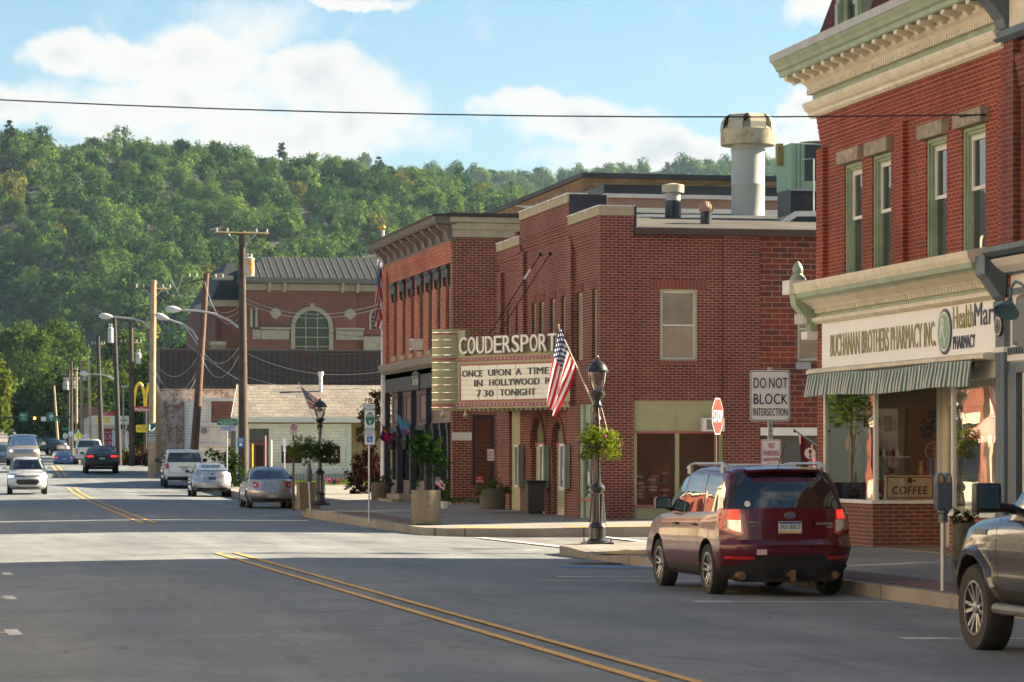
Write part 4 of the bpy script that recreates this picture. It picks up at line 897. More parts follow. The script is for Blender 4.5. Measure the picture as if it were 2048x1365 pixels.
# corner shop front on the side street
sf=MB();sf.box(17.87,20.15,SW+.10,SW+.16,2.36,3.12);sf.box(17.87,20.15,SW+.12,SW+.2,GZ-.1,.50);sf.box(17.87,17.95,SW+.08,SW+.2,.5,2.36);sf.box(20.05,20.15,SW+.08,SW+.2,.5,2.36);sf.box(18.93,19.03,SW+.08,SW+.2,.5,2.36);sf.box(17.87,20.15,SW+.07,SW+.101,3.04,3.12);sf.box(18.95,19.01,SW+.085,SW+.10,2.4,3.04);sf.box(20.06,20.15,SW+.085,SW+.10,2.36,3.04)
sfo=sf.build('side_shop_front',M_OLIVE,th)
mb=MB();mb.box(17.87,20.15,SW+.06,SW+.12,2.32,2.37);mb.box(17.87,20.15,SW+.05,SW+.12,.50,.56);mb.build('rose_trim',M_PINK,sfo)
for a,b in((17.95,18.93),(19.03,20.05)):MB().pane('y',SW+.14,a,b,.56,2.32).build('shop_glass',glass_clear('side_shop_glass',refl=.04,wav=.05),sfo)
mb=MB();mb.box(17.9,21.5,SW+2.4,SW+2.45,0,3.0);mb.box(17.9,21.5,SW+.36,SW+2.4,.05,.08);mb.box(17.5,17.55,SW+.4,SW+2.4,0,3);mb.box(17.5,21.5,SW+.36,SW+2.4,3.0,3.05);mb.build('shop_room',mat('dim_room',(.22,.19,.16),.9),th)
ac=root('air_conditioner','white window air conditioner behind the STOP sign in the olive shop front','air conditioner',(19.5,SW,2.4))
MB().box(19.57,20.13,SW-.18,SW+.09,2.37,2.70).build('body',M_WHITE,ac,bevel=.015);MB().box(19.66,20.03,SW-.187,SW-.181,2.41,2.66).build('grille',stripes('ac_grille',(.08,.08,.08),(.25,.25,.24),.03,False),ac)
for i in range(26):       # books and boxes stacked behind the glass
    k=i%8;col=i//8;x=18.05+col*.32+random.uniform(-.03,.03);z=.72+k*.085;c=random.choice([(.45,.42,.36),(.08,.14,.2),(.3,.28,.24),(.25,.06,.05),(.6,.58,.5)])
    w=random.uniform(.12,.2);setp(MB().box(x-w/2+.1,x+w/2+.1,SW+.45,SW+.7,z,z+random.uniform(.04,.08)).build('book',mat('book_%d'%(hash(c)%97),c,.7),origin=(x,SW+.5,z)),'book in the untidy stack behind the left olive-framed shop window','book','books behind the theatre shop window')
setp(MB().box(17.97,19.6,SW+.4,SW+.8,.62,.70).build('display_bench',M_DARKIN,origin=(18.5,SW+.6,.6)),'dark low bench under the stacked books in the theatre shop window','bench')
# parapet caps
mb=MB();cw=.48
for a,b,z in((TY0-.02,S0-.02,7.68),(S0,S1,8.28),(S1+.02,TY1+.02,7.62)):mb.box(TF-.03,TF+cw,a,b,z,z+.22)
mb.box(TF+.48,TF+.86,TY0-.02,TY0+.33,7.68,7.90)
mb.build('parapet_cap',mat('cap_stone',(.36,.30,.20),.85,var=.15,dirt=.3),th)
mb=MB()
for a,b,z in((TY0-.03,S0-.01,7.90),(S0,S1,8.50),(S1+.01,TY1+.03,7.84)):mb.box(TF-.05,TF+cw+.02,a,b,z,z+.03)
mb.box(TF+.5,TF+.88,TY0-.03,TY0+.35,7.90,7.93)
mb.build('flashing',mat('flashing_metal',(.75,.75,.74),.3,metal=.5),th)
mb=MB();mb.box(TF+.46,TF+.50,TY0+.34,S0,7.35,7.67);mb.box(TF+.02,TF+1.0,S0-.03,S0-.002,7.92,8.49);mb.box(TF+.86,TF+.93,TY0+.02,TY0+1.2,7.35,7.9);mb.box(TF+.5,TF+1.0,S0+.0,S1,7.4,8.49)
mb.build('tar_upstand',mat('tar',(.012,.016,.022),.35,var=.4,bump=.4,bscale=8),th)
M_ROOF=mat('roof_membrane',(.09,.085,.075),.92,spec=.15,var=.2,scale=.6,dirt=.3,dirtcol=(.07,.075,.08))
mb=MB();
for(ya,za),(yb,zb_)in zip([(TY0+.2,7.40),(74.3,7.76),(77.5,8.12),(84.5,8.97)],[(74.3,7.76),(77.5,8.12),(84.5,8.97)]):
    mb.cm=0 if ya<77 else 1;mb.face([(TF+.45,ya,za),(TB,ya,za),(TB,yb,zb_),(TF+.45,yb,zb_)])
mb.build('roof',[M_ROOF,mat('roof_back_tone',(.06,.07,.075),.85,spec=.2,var=.3,scale=.8)],th)  # sunlit front and darker back of the roof put into the colours
mb=MB();mb.prism([(SW-.13,7.22),(SW-.16,7.38),(SW+.3,7.44),(SW+.3,7.30),(SW-.02,7.22)],'x',TF+.86,TB);mb.build('gutter',mat('brown_gutter',(.055,.04,.035),.5),th)
mb=MB();mb.box(TF+.5,TB,84.2,TY1,0,8.2);mb.box(TB-.3,TB,TY0+.3,TY1,0,7.5);mb.build('back_wall',B_THEATRE,th)
# upper windows
for a,b,z0,z1 in up+mid+lf:window_unit(th,'x',TF+.2,a,b,z0,z1,mat('window_sage',(.36,.38,.22),.55),M_DKGLASS,fw=.09,rail=True,sash=M_SASH)
mb=MB()
for a,b,z0,z1 in up+mid+lf:mb.box(TF+.10,TF+.13,a-.1,b+.1,z1,z1+.22)
mb.build('window_heads',mat('soldier_red',(.15,.038,.028),.85,var=.25,scale=14),wl)
# marquee: flat sign face turned towards the near street, rounded tower at its outer end
MQ=root('theatre_marquee','olive and rose theatre marquee with white letters COUDERSPORT over a lit reader board','marquee',(TF,80.6,3.0))
c0=Vector((TF-.02,80.0));
def mq(px_,py_=None):return None
A_=Vector((14.72,78.75));B_=Vector((TF-.02,74.95))        # near face runs from the outer end back to the wall
dirm=(B_-A_).normalized();nrm=Vector((dirm.y,-dirm.x));
if nrm.y>0:nrm=-nrm
L=(B_-A_).length;FM=(Vector((dirm.x,dirm.y,0)),Vector((0,0,1)))
C_=Vector((TF-.02,83.2));D_=Vector((14.72,79.45))
def onface(s,z,out=0.0):p=A_+dirm*s+nrm*out;return Vector((p.x,p.y,z))
Z0,Z1=3.02,4.42;RS0,RS1,RZ0,RZ1=.22,3.80,3.25,4.16
def fb(mb,s0,s1,z0,z1,o0,o1):
    """box lying on the marquee's near face"""
    P=[onface(s,z,o)for o in(o0,o1)for z in(z0,z1)for s in(s0,s1)]
    for q in((0,1,3,2),(4,6,7,5),(0,4,5,1),(2,3,7,6),(0,2,6,4),(1,5,7,3)):mb.face([P[i]for i in q])
mb=MB();mb.prism([tuple(A_),tuple(B_),tuple(C_),tuple(D_)],'z',Z0,Z1)
fb(mb,.35,L-.45,Z1,4.92,-.16,-.10);fb(mb,-.05,.35,Z1,5.12,-.2,-.02)
body=mb.build('marquee_body',M_OLIVE,MQ,recalc=True)
n=22;tc_=(A_+D_)/2
pts=[(A_.x+.10,A_.y-.05)]+[(A_.x-.58*math.sin(math.pi*i/n),A_.y-.05+(D_.y-A_.y+.10)*(1-math.cos(math.pi*i/n))/2)for i in range(n+1)]+[(A_.x+.10,D_.y+.05)]
MB().prism(pts,'z',2.98,5.15).build('tower',M_OLIVE,MQ,smooth=30,recalc=True);tw=MQ.children[-1]
for z0,z1 in((5.0,5.07),(4.30,4.38),(3.04,3.16)):
    p2=[(x-.006 if x<A_.x+.05 else x,y+(-.006 if y<tc_.y else .006))for x,y in pts];MB().prism(p2,'z',z0,z1).build('rose_band',M_PINK,tw,recalc=True)
for i in range(11):
    z=5.06-.2*i;q=[(x-.02,y+(-.02 if y<tc_.y else .02),z)for x,y in pts[1:-1]];MB().tube([(A_.x+.2,A_.y-.09,z)]+q+[(A_.x-.1,D_.y+.25,z)],.011,5).build('chrome_band',mat('chrome',(.7,.7,.72),.2,metal=.9),tw)
mb=MB();fb(mb,.02,L,4.27,4.38,.0,.012);fb(mb,.02,L,3.06,3.17,.0,.012);fb(mb,RS0-.05,RS1+.05,RZ1,RZ1+.05,0,.02);fb(mb,RS0-.05,RS1+.05,RZ0-.05,RZ0,0,.02);fb(mb,RS0-.05,RS0,RZ0,RZ1,0,.02);fb(mb,RS1,RS1+.05,RZ0,RZ1,0,.02)
mb.build('rose_trim',M_PINK,body)
mb=MB();fb(mb,RS0,RS1,RZ0,RZ1,.0,.012)
rb=mb.build('reader_board',mat('milk_glass',(.78,.76,.66),.35,var=.04),body)
mb=MB()
for i in range(1,7):z=RZ0+i*(RZ1-RZ0)/7;fb(mb,RS0,RS1,z,z+.010,.012,.02)
for i in range(1,5):s=RS0+(RS1-RS0)*i/5;fb(mb,s,s+.012,RZ0,RZ1,.012,.018)
mb.build('letter_rails',mat('rail_tan',(.50,.36,.22),.5),rb)
def sx_(px_):
    """distance along the face that is seen at a given bearing"""
    t=_t(px_);w=(t*CH+SH)/(CH-t*SH);return(w*A_.y-A_.x)/(dirm.x-w*dirm.y)
def col_letters(txt,z,p0,p1,h=.175):return(txt,onface(sx_(p0),z,.016),sx_(p1)-sx_(p0),h,.012,0,.02)
lettering('lettering',[col_letters('ONCE',3.86,926,966),col_letters('UPON',3.87,978,1022),col_letters('A',3.88,1033,1044),col_letters('TIME',3.885,1056,1099),
    col_letters('IN',3.60,950,966),col_letters('HOLLYWOOD',3.61,980,1080),col_letters('R',3.62,1092,1103),
    col_letters('7',3.33,955,963),col_letters('30',3.33,969,988),col_letters('TONIGHT',3.34,1001,1072)],M_BLACK,rb,FM)
LP=np.linspace(sx_(921),sx_(1117),12)
lettering('neon_letters',[(ch,onface(LP[i]+.03,4.47,.03),LP[1]-LP[0]-.05,.45,.03,0,.05)for i,ch in enumerate('COUDERSPORT')],mat('neon_white',(.74,.68,.60),.4,dirt=.3,dirtcol=(.4,.2,.15)),body,FM)
lettering('neon_backing',[(ch,onface(LP[i]+.01,4.455,.0),LP[1]-LP[0]-.01,.48,.035,0,.028)for i,ch in enumerate('COUDERSPORT')],mat('neon_edge',(.14,.05,.045),.5),body,FM)
blb=mat('marquee_bulb',(.72,.66,.62),.25)
for z in(4.325,3.115):
    for i in range(30):
        s=.06+(L-.12)*i/29;MB().ball(onface(s,z,.03),.028,6).build('bulb',blb,body)
for i in range(24):MB().ball(onface(.1+(L-.2)*i/23,Z0-.03,-.10),.045,6).build('soffit_bulb',mat('soffit_bulb',(.45,.40,.28),.4),body)
for x_,y_ in((14.35,78.7),(14.95,78.6)):
    mb=MB();mb.cyl((x_,y_,Z0-.16),(x_,y_-.05,Z0),.035,.03,6);mb.lathe((x_,y_,Z0-.1),[(.04,0),(.08,.12),(.075,.14)],10,(0,-.5,-.6));mb.build('soffit_lamp',mat('lamp_cream',(.5,.42,.25),.5),body)
for a,b in((Vector((15.55,78.6,4.95)),Vector((TF+.0,78.65,7.16))),(Vector((15.75,78.3,4.95)),Vector((TF+.0,77.45,7.10)))):
    mb=MB();mb.tube([a,b],.016,5);mb.ball(b,.06,6);mb.build('hanger_rod',M_BLACK,MQ)
a,b=Vector((15.55,78.6,4.95)),Vector((TF+.0,78.65,7.16));MB().cyl(a.lerp(b,.70),a.lerp(b,.82),.035,.035,8).build('turnbuckle',M_WHITE,MQ)
# ground floor: doors under brick arches, display cases, green corner
M_SAGE2=mat('door_green',(.30,.33,.20),.5);M_DOOR=mat('door_cream',(.52,.46,.34),.5)
mb=MB();mb.box(TF+.08,TF+.14,81.3,82.8,GZ-.1,3.05);mb.build('lobby_panel',M_OLIVE,th)
mb=MB();mb.box(TF+.02,TF+.10,72.5,74.0,.62,.70);mb.build('green_ledge',M_PINK,th)
mb=MB();mb.box(TF+.10,TF+.16,72.5,74.0,GZ-.1,3.05);mb.box(TF+.03,TF+.10,73.65,74.0,GZ-.1,3.05);mb.box(TF+.06,TF+.10,73.0,73.07,GZ,3.0);mb.build('green_shop_front',M_GREEN,th)
MB().box(TF+.085,TF+.098,72.55,73.6,.75,2.6).build('green_shop_glass',M_DKGLASS,th)
for(a,b)in((75.45,77.25),(77.85,79.9)):
    # arch spandrel
    yc=(a+b)/2;r=(b-a)/2-.18;mb=MB();n=14;zc=1.95
    arc_=[(yc+r*math.cos(math.pi*i/n),zc+r*1.0*math.sin(math.pi*i/n))for i in range(n+1)]
    poly=[(a,3.05),(a,zc)]+[(yc-r,zc)]+arc_[::-1][1:-1]+[(yc+r,zc),(b,zc),(b,3.05)]
    mb.prism(poly,'x',TF-.02,TF+.45)
    mb.box(TF-.02,TF+.45,a,yc-r,GZ-.1,zc);mb.box(TF-.02,TF+.45,yc+r,b,GZ-.1,zc)
    ar=mb.build('brick_arch',B_THEATRE,th)
    mb=MB()
    for i in range(n):
        p,q=arc_[i],arc_[i+1];k=1+.16/r
        P=[(yc+(t[0]-yc)*m_,zc+(t[1]-zc)*m_)for m_ in(1.0,k)for t in(p,q)]
        mb.prism([P[0],P[1],P[3],P[2]],'x',TF-.05,TF-.021)
    mb.build('arch_hood',mat('soldier_red'),ar,recalc=True)
    mb=MB();mb.box(TF+.12,TF+.17,yc-r,yc+r,GZ-.05,2.02);dr=mb.build('door',M_DOOR,th)
    mb=MB();mb.box(TF+.10,TF+.119,yc-r+.14,yc+r-.14,.42,.85);mb.box(TF+.10,TF+.119,yc-r+.14,yc+r-.14,1.0,1.95);mb.build('door_panel',M_SAGE2,dr)
    mb=MB();mb.lathe((TF+.099,yc,1.5),[(.22,0),(.22,.008)],20,(-1,0,0));q_=mb.build('door_glass',M_DKGLASS,dr)
    mb=MB();mb.box(TF+.08,TF+.17,yc-r,yc+r,2.02,2.12);mb.build('transom_rail',M_PINK,dr)
    mb=MB()
    for i in range(9):mb.box(TF+.12,TF+.15,yc-r+.05+i*(2*r-.1)/9,yc-r+.10+i*(2*r-.1)/9,2.12,2.7)
    mb.box(TF+.152,TF+.17,yc-r,yc+r,2.12,3.0);mb.build('fanlight',M_SAGE2,dr)
for y in(80.9,77.65,75.15):
    mb=MB();mb.box(TF-.16,TF-.02,y-.22,y+.22,.92,2.06);cs_=mb.build('display_case',M_GREEN,th,bevel=.01)
    mb=MB();mb.wall('x',TF-.20,TF-.161,y-.24,y+.24,.90,2.08,[(y-.18,y+.18,.97,2.01)]);mb.build('case_frame',M_WHITE,cs_)
    MB().box(TF-.168,TF-.163,y-.18,y+.18,.97,2.01).build('case_glass',M_DKGLASS,cs_)
bn=root('litter_bin','dark brown square litter bin standing between the theatre arches','bin',(16.6,77.5,.24))
MB().prism([(16.37,77.28),(16.83,77.28),(16.83,77.72),(16.37,77.72)],'z',.30,1.06).build('body',mat('bin_brown',(.05,.04,.032),.6,bump=.6,bscale=60),bn,bevel=.02);MB().box(16.33,16.87,77.24,77.76,1.06,1.12).build('lid',M_BLACK,bn,bevel=.01);MB().box(16.41,16.79,77.32,77.68,.24,.30).build('foot',M_BLACK,bn)
# ---------------------------------------------------------------- on the theatre roof
M_VENT=mat('vent_paint',(.40,.38,.28),.5,var=.15,scale=1.1,dirt=1.0,dirtcol=(.30,.14,.05));M_VENTG=mat('vent_grey',(.36,.38,.35),.45,var=.06,scale=1.5)
VY=80.5;vx=XY(1496,VY);D_v=dY(1496,VY);px=D_v/6000
def vz(py):return EYE+(915-py)*px
bigv=MB();r=33.5*px;bigv.lathe((vx,VY,7.5),[(r*1.12,0),(r*1.05,.25),(r,.28),(r,vz(372)-7.5),(r*1.012,vz(371)-7.5),(r*1.012,vz(369)-7.5),(r,vz(368)-7.5),(r,vz(303)-7.5),(r*1.03,vz(302)-7.5),(r*1.03,vz(300)-7.5),(r,vz(299)-7.5),(r,vz(285)-7.5)],36)
bv=bigv.build('ventilator_stack',M_VENTG,th,smooth=40)
MB().lathe((vx,VY,7.4),[(r*1.25,0),(r*1.06,.3),(r*1.04,.45)],30).build('tar_collar',mat('tar'),bv,smooth=40)
R1=55*px;mb=MB();mb.lathe((vx,VY,vz(292)),[(R1*.98,0),(R1,.03),(R1,vz(262)-vz(292)),(R1*1.01,vz(261)-vz(292)),(R1*.7,vz(246)-vz(292)),(.05,vz(240)-vz(292))],36)
hd=mb.build('ventilator_head',M_VENT,bv,smooth=30)
for i in range(7):
    a=i*6.283/7+.35;mb=MB();
    # curled scoop: an arched hood riding on the rim
    n=8;base=Vector((vx,VY,vz(264)));rad=Vector((math.cos(a),math.sin(a),0));tan=Vector((-math.sin(a),math.cos(a),0));P=[]
    for j in range(n+1):
        t=math.pi*j/n;P.append([base+rad*(R1*(.62+.36*math.cos(t)))+Vector((0,0,.0+R1*.62*math.sin(t)**.8))+tan*(R1*w*(1-.0*j))for w in(-.30,.0,.30)])
    for j in range(n):
        for k in range(2):mb.face([P[j][k],P[j][k+1],P[j+1][k+1],P[j+1][k]])
    for k_ in(0,):mb.face([P[j][0]for j in range(n+1)])
    mb.build('scoop',M_VENT,hd,smooth=50)
sx,sy=XY(1346,77.5),77.5;q=dY(1346,sy)/6000;zz=lambda py:EYE+(915-py)*q
mb=MB();mb.lathe((sx,sy,7.5),[(15*q,0),(15*q,zz(385)-7.5)],20);s1=mb.build('small_vent',M_VENTG,th,smooth=40)
MB().lathe((sx,sy,zz(386)),[(22*q,0),(22.5*q,15*q),(20*q,16*q),(4*q,19*q)],20).build('vent_cap',M_VENT,s1,smooth=30);MB().lathe((sx,sy,7.5),[(17*q,0),(16*q,zz(402)-7.5)],20).build('tar_collar',mat('tar'),s1)
tx,ty=XY(1412,73.6),73.6;q=dY(1412,ty)/6000
mb=MB();mb.lathe((tx,ty,7.45),[(12*q,0),(11*q,EYE+(915-423)*q-7.45)],16);t1=mb.build('turbine_vent',mat('tar'),th)
zb=EYE+(915-424)*q;n=22;V_=MB()
for i in range(n):
    a0,a1=i*6.283/n,(i+.8)*6.283/n;rows=[]
    for j in range(7):
        s=j/6;rr=(11+4.5*math.sin(math.pi*min(1,s*1.05+.1)))*q*(1 if j<6 else .6);z=zb+19*q*s;rows.append(((tx+rr*math.cos(a0+s*.25),ty+rr*math.sin(a0+s*.25),z),(tx+rr*.9*math.cos(a1+s*.25),ty+rr*.9*math.sin(a1+s*.25),z)))
    for j in range(6):V_.face([rows[j][0],rows[j][1],rows[j+1][1],rows[j+1][0]])
V_.lathe((tx,ty,zb+18*q),[(9*q,0),(6*q,2*q),(1.5*q,2.2*q),(1*q,4*q)],14)
V_.build('turbine_head',mat('rusty_vent',(.36,.24,.16),.6,dirt=.7,dirtcol=(.28,.09,.03),scale=4),t1)
# rooftop cooling unit on its curb
uy=77.0;u0,u1=XY(1531,75.8),26.0;zq=lambda px_,py,Y:zY(px_,py,Y)
mb=MB();mb.prism([(u0,7.45),(XY(1590,75.8),8.15),(26,8.2),(26,7.45)],'y',75.8,78.6);cb=mb.build('unit_curb',mat('curb_navy',(.02,.035,.05),.4),th)
MB().prism([(u0,7.66),(XY(1590,75.75),8.2),(26,8.25),(26,8.11),(XY(1590,75.75)+.05,8.06),(u0,7.52)],'y',75.70,75.79).build('curb_trim',M_WHITE,cb)
a0,a1=XY(1582,76.6),XY(1582,76.3);z0,z1=zY(1560,378,76.3),zY(1560,283,76.3);M_ACG=mat('unit_green',(.22,.40,.27),.5,var=.12,scale=1,dirt=.45,dirtcol=(.30,.22,.10))
mb=MB();mb.box(a0,25.5,76.6,77.95,z0+.02,z1);un=mb.build('cooling_unit',M_ACG,th,bevel=.03)
MB().box(a0+.02,25.5,76.7,77.9,8.0,z0+.02).build('unit_base',mat('tar'),un);MB().box(a0-.03,25.5,76.55,76.62,z0-.02,z0+.06).build('unit_rail',M_LEAD,un)
MB().box(a0-.16,a0,77.3,77.5,zY(1565,332,77.4),z1+.05).build('flue',mat('rust_flue',(.32,.26,.10),.6,dirt=.8,dirtcol=(.03,.02,.02),scale=3),un)
MB().box(XY(1612,76.5),25.4,76.56,76.599,z0+.25,z1-.05).build('coil_grille',stripes('coil',(.02,.03,.04),(.05,.06,.07),.05),un)
for px_ in(1592,1600):MB().box(XY(px_,76.6),XY(px_,76.6)+.012,76.592,76.5995,z0+.05,z1-.02).build('panel_seam',M_DARKIN,un)
mb=MB();mb.lathe((24.4,77.2,z1),[(.5,0),(.6,.05),(.6,.08)],20);mb.build('fan_guard',mat('rusty_vent'),un)
mb=MB();p=at(1627,320,dY(1627,76.3));mb.tube([(XY(1627,76.3),76.3,8.1),(XY(1627,76.3),76.3,zY(1627,318,76.3)),(XY(1604,76.3),76.3,zY(1604,320,76.3))],.025,6);mb.build('conduit',M_LEAD,un)
# ================================================================ tan brick hall behind the theatre
hb=root('tan_brick_hall','tan brick hall with dark coping rising behind the theatre roof','building',(18.0,92,0))
HX,HY_=XY(1167,92),92
ztop=zY(1167,352,92)
mb=MB();mb.box(HX,34,HY_,HY_+.4,4,ztop-.05);mb.box(HX,HX+.4,HY_+.4,125,4,ztop-.05)
for i in range(2):mb.box(HX-.02,34,HY_-.03,HY_,ztop-.75+i*.34,ztop-.70+i*.34)
mb.build('wall',B_TAN,hb)
mb=MB();mb.box(HX-.06,34,HY_-.06,HY_+.42,ztop-.05,ztop+.10);mb.box(HX-.06,HX+.42,HY_+.42,125,ztop-.05,ztop+.10);mb.build('coping',mat('dark_coping',(.05,.05,.052),.6),hb)
zl=zY(1200,398,90);mb=MB();mb.box(HX-.6,34,86.2,91.96,8.0,zl-.3);mb.build('lower_wall',mat('rose_stucco',(.36,.23,.17),.8),hb)
mb=MB();mb.box(HX-.7,34,86.1,91.95,zl-.3,zl-.18);mb.build('lower_coping',M_WHITE,hb);mb=MB();mb.box(HX-.7,34,86.3,91.95,zl-.18,zl+.10);mb.build('lower_roof',mat('tar'),hb)
mb=MB();mb.box(HX+.4,34,92.4,125,ztop-.5,ztop-.4);mb.build('roof',M_ROOF,hb)
# ================================================================ corner brick building with the dark shop front
CF,CY0,CY1=17.0,91.5,104.4
cb=root('corner_shop_building','orange-red brick shop building with bracketed cornice and dark blue shop front beyond the theatre','building',(CF,CY0,.2))
M_INK=mat('ink_paint',(.022,.024,.036),.5);M_MAUVE=mat('mauve_paint',(.22,.165,.15),.6,var=.1);M_TAUPE=mat('taupe_paint',(.13,.12,.105),.65,dirt=.3);M_CORN=mat('cornice_tan',(.42,.38,.25),.6,dirt=.3)
WY=[YX(p,CF)for p in(796,815,833,853,871,887,904)]
wn=[(y-.32,y+.32,5.2,7.35)for y in(102.4,100.6,98.9,97.15,95.5,93.95,92.4)]
g0=.30
mb=MB();mb.wall('x',CF,CF+.4,CY0+.006,CY1,4.9,8.45,wn);mb.box(CF-.10,CF,CY1-.7,CY1+.1,4.9,8.3)
for i in range(4):mb.box(CF-.02*(i+1),CF,CY0+.006,CY1,7.95+i*.09,8.04+i*.09 if i<3 else 8.45)
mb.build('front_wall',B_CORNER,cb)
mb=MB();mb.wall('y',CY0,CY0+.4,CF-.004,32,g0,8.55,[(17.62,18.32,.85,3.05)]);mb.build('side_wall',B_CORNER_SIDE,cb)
MB().box(CF-.02,CF+.6,CY0-.02,CY0+.01,2.25,2.5).build('stone_band',M_WHITE,cb)
MB().box(CF-.06,19.5,CY0-.06,CY0+.3,-.2,.42).build('stone_base',M_STONE,cb,bevel=.03)
w=window_unit(cb,'y',CY0+.02,17.62,18.32,.85,3.05,M_INK,M_CLEAR,fw=.09,rail=False)
MB().box(17.62,18.32,CY0+.02,CY0+.1,.42,.85).build('panel',M_MAUVE,w);MB().box(17.55,20.5,CY0+.6,CY0+.62,.4,3.1).build('room_wall',brick('inner_brick',(.24,.06,.03),(.15,.05,.03),(.2,.12,.08),.34,.12,.014),cb)
nps=root('no_parking_notice','small red NO PARKING notice low in the brick shop side window','sign',(17.9,CY0,1.0));MB().box(17.72,17.98,CY0+.0,CY0+.01,.93,1.14).build('plate',mat('sign_red',(.42,.03,.02),.5),nps);lettering('lettering',[('NO',(17.79,CY0-.002,1.05),.12,.06,.01),('PARKING',(17.74,CY0-.002,.955),.22,.06,.01)],M_WHITE,nps,FACE_Y)
pw=root('window_poster','white poster with red lettering hung in the brick shop side window','poster',(18.2,CY0,1.8));MB().box(18.1,18.31,CY0+.0,CY0+.01,1.62,1.98).build('sheet',M_WHITE,pw);lettering('lettering',[('HAPPY',(18.12,CY0-.002,1.85),.16,.05),('HOUR',(18.12,CY0-.002,1.76),.15,.05),('TODAY',(18.12,CY0-.002,1.67),.16,.05)],mat('sign_red'),pw,FACE_Y)
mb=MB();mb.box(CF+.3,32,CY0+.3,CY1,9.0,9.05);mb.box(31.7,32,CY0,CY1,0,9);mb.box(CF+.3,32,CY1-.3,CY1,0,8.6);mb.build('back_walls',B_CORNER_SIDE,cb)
# cornice, steep in perspective, with brackets
mb=MB();mb.prism([(CF+.1,8.42),(CF-.06,8.42),(CF-.08,8.52),(CF-.05,8.54),(CF-.05,8.95),(CF+.1,8.95)],'y',CY0-.02,CY1+.15);mb.prism([(CF+.1,8.95),(CF-.50,8.98),(CF-.56,9.04),(CF-.60,9.20),(CF+.1,9.24)],'y',CY0-.12,CY1+.35)
co=mb.build('cornice',M_TAUPE,cb)
mb=MB();mb.prism([(CF+.1,9.24),(CF-.64,9.20),(CF-.66,9.25),(CF+.1,9.33)],'y',CY0-.16,CY1+.4);mb.build('roof_edge',mat('roof_edge_dark',(.04,.025,.025),.5),co)
for i in range(10):
    y=CY0+.15+i*1.37;mb=MB();mb.prism([(CF-.06,8.50),(CF-.12,8.52),(CF-.20,8.72),(CF-.42,8.86),(CF-.48,8.96),(CF-.06,8.96)],'y',y,y+.22);mb.build('bracket',M_MAUVE,co)
mb=MB();mb.box(CF+.0,32,CY0-.05,CY0+.3,8.56,9.0);mb.box(CF-.02,32,CY0-.10,CY0+.3,8.80,9.0);mb.prism([(CY0-.02,9.0),(CY0-.16,9.02),(CY0-.16,9.18),(CY0+.3,9.18),(CY0+.3,9.0)],'x',CF-.1,32);mb.build('side_frieze',M_CORN,cb)
mb=MB();mb.box(CF-.2,32,CY0-.2,CY0+.3,9.18,9.30);mb.build('side_roof_edge',mat('roof_edge_dark'),cb)
for a,b,z0,z1 in wn:
    fr=window_unit(cb,'x',CF+.05,a,b,z0,z1,mat('frame_taupe',(.10,.085,.075),.5),M_DKGLASS,fw=.08)
    mb=MB();mb.prism([(CF+.02,z1),(CF-.10,z1+.02),(CF-.09,z1+.24),(CF-.15,z1+.30),(CF-.15,z1+.36),(CF+.02,z1+.46)],'y',a-.16,b+.16);mb.prism([(CF+.02,z1-.28),(CF-.06,z1-.24),(CF-.10,z1+.08),(CF+.02,z1+.16)],'y',a-.15,a-.02);mb.prism([(CF+.02,z1-.28),(CF-.06,z1-.24),(CF-.10,z1+.08),(CF+.02,z1+.16)],'y',b+.02,b+.15);mb.build('hood',mat('hood_charcoal',(.035,.032,.035),.5),fr)
    MB().box(CF-.07,CF+.15,a-.1,b+.1,z0-.16,z0).build('sill',mat('cap_stone'),fr)
ac2=root('air_conditioner','small white air conditioner in the upstairs window of the brick shop','air conditioner',(CF,97.1,5.3));MB().box(CF-.35,CF+.1,96.9,97.4,5.25,5.62).build('body',M_WHITE,ac2,bevel=.015);MB().box(CF-.357,CF-.351,96.95,97.3,5.3,5.57).build('grille',stripes('ac_grille',(0,0,0),(0,0,0),1),ac2)
# the dark shop front
mb=MB();mb.prism([(CF+.1,4.62),(CF-.06,4.62),(CF-.2,4.74),(CF-.24,4.92),(CF-.2,4.97),(CF+.1,5.0)],'y',CY0+.3,CY1+.3);mb.build('shop_cornice',mat('weathered_trim',(.22,.20,.17),.7,dirt=.5),cb)
mb=MB();mb.box(CF-.02,CF+.3,CY0+.3,CY1,3.98,4.62);band_=mb.build('shop_fascia',mat('charcoal_paint',(.045,.047,.045),.6),cb)
yc0=98.7
mb=MB();mb.box(CF-.02,CF+.3,CY0+.3,CY1,4.45,4.62);mb.build('fascia_top',M_MAUVE,band_)
mb=MB();mb.box(CF+.22,CF+.3,CY0+.3,CY1,2.75,3.98);mb.box(CF+.12,CF+.3,CY0+.3,CY1,g0-.1,.95);mb.build('mauve_panels',M_MAUVE,cb)
mb=MB();mb.box(CF+.05,CF+.22,CY0+.3,CY1,2.62,2.78);mb.build('transom_bar',M_INK,cb)
for y in(CY1-.15,101.6,98.9,96.0,94.6,93.3,92.0):mb=MB();mb.box(CF-.08,CF+.12,y-.14,y+.14,g0,2.7);mb.box(CF-.11,CF+.12,y-.17,y+.17,2.62,2.82);mb.box(CF-.1,CF+.12,y-.16,y+.16,g0,.62);mb.box(CF-.05,CF+.12,y-.07,y+.07,2.8,3.98)if y in(98.9,101.6,CY1-.15,96.0)else None;mb.build('column',M_INK,cb)
for a,b in((101.8,104.0),(99.1,101.4),(96.2,98.7),(94.75,95.85),(93.45,94.45),(92.15,93.15)):MB().box(CF+.16,CF+.18,a,b,.95,2.65).build('shop_glass',M_DKGLASS,cb);
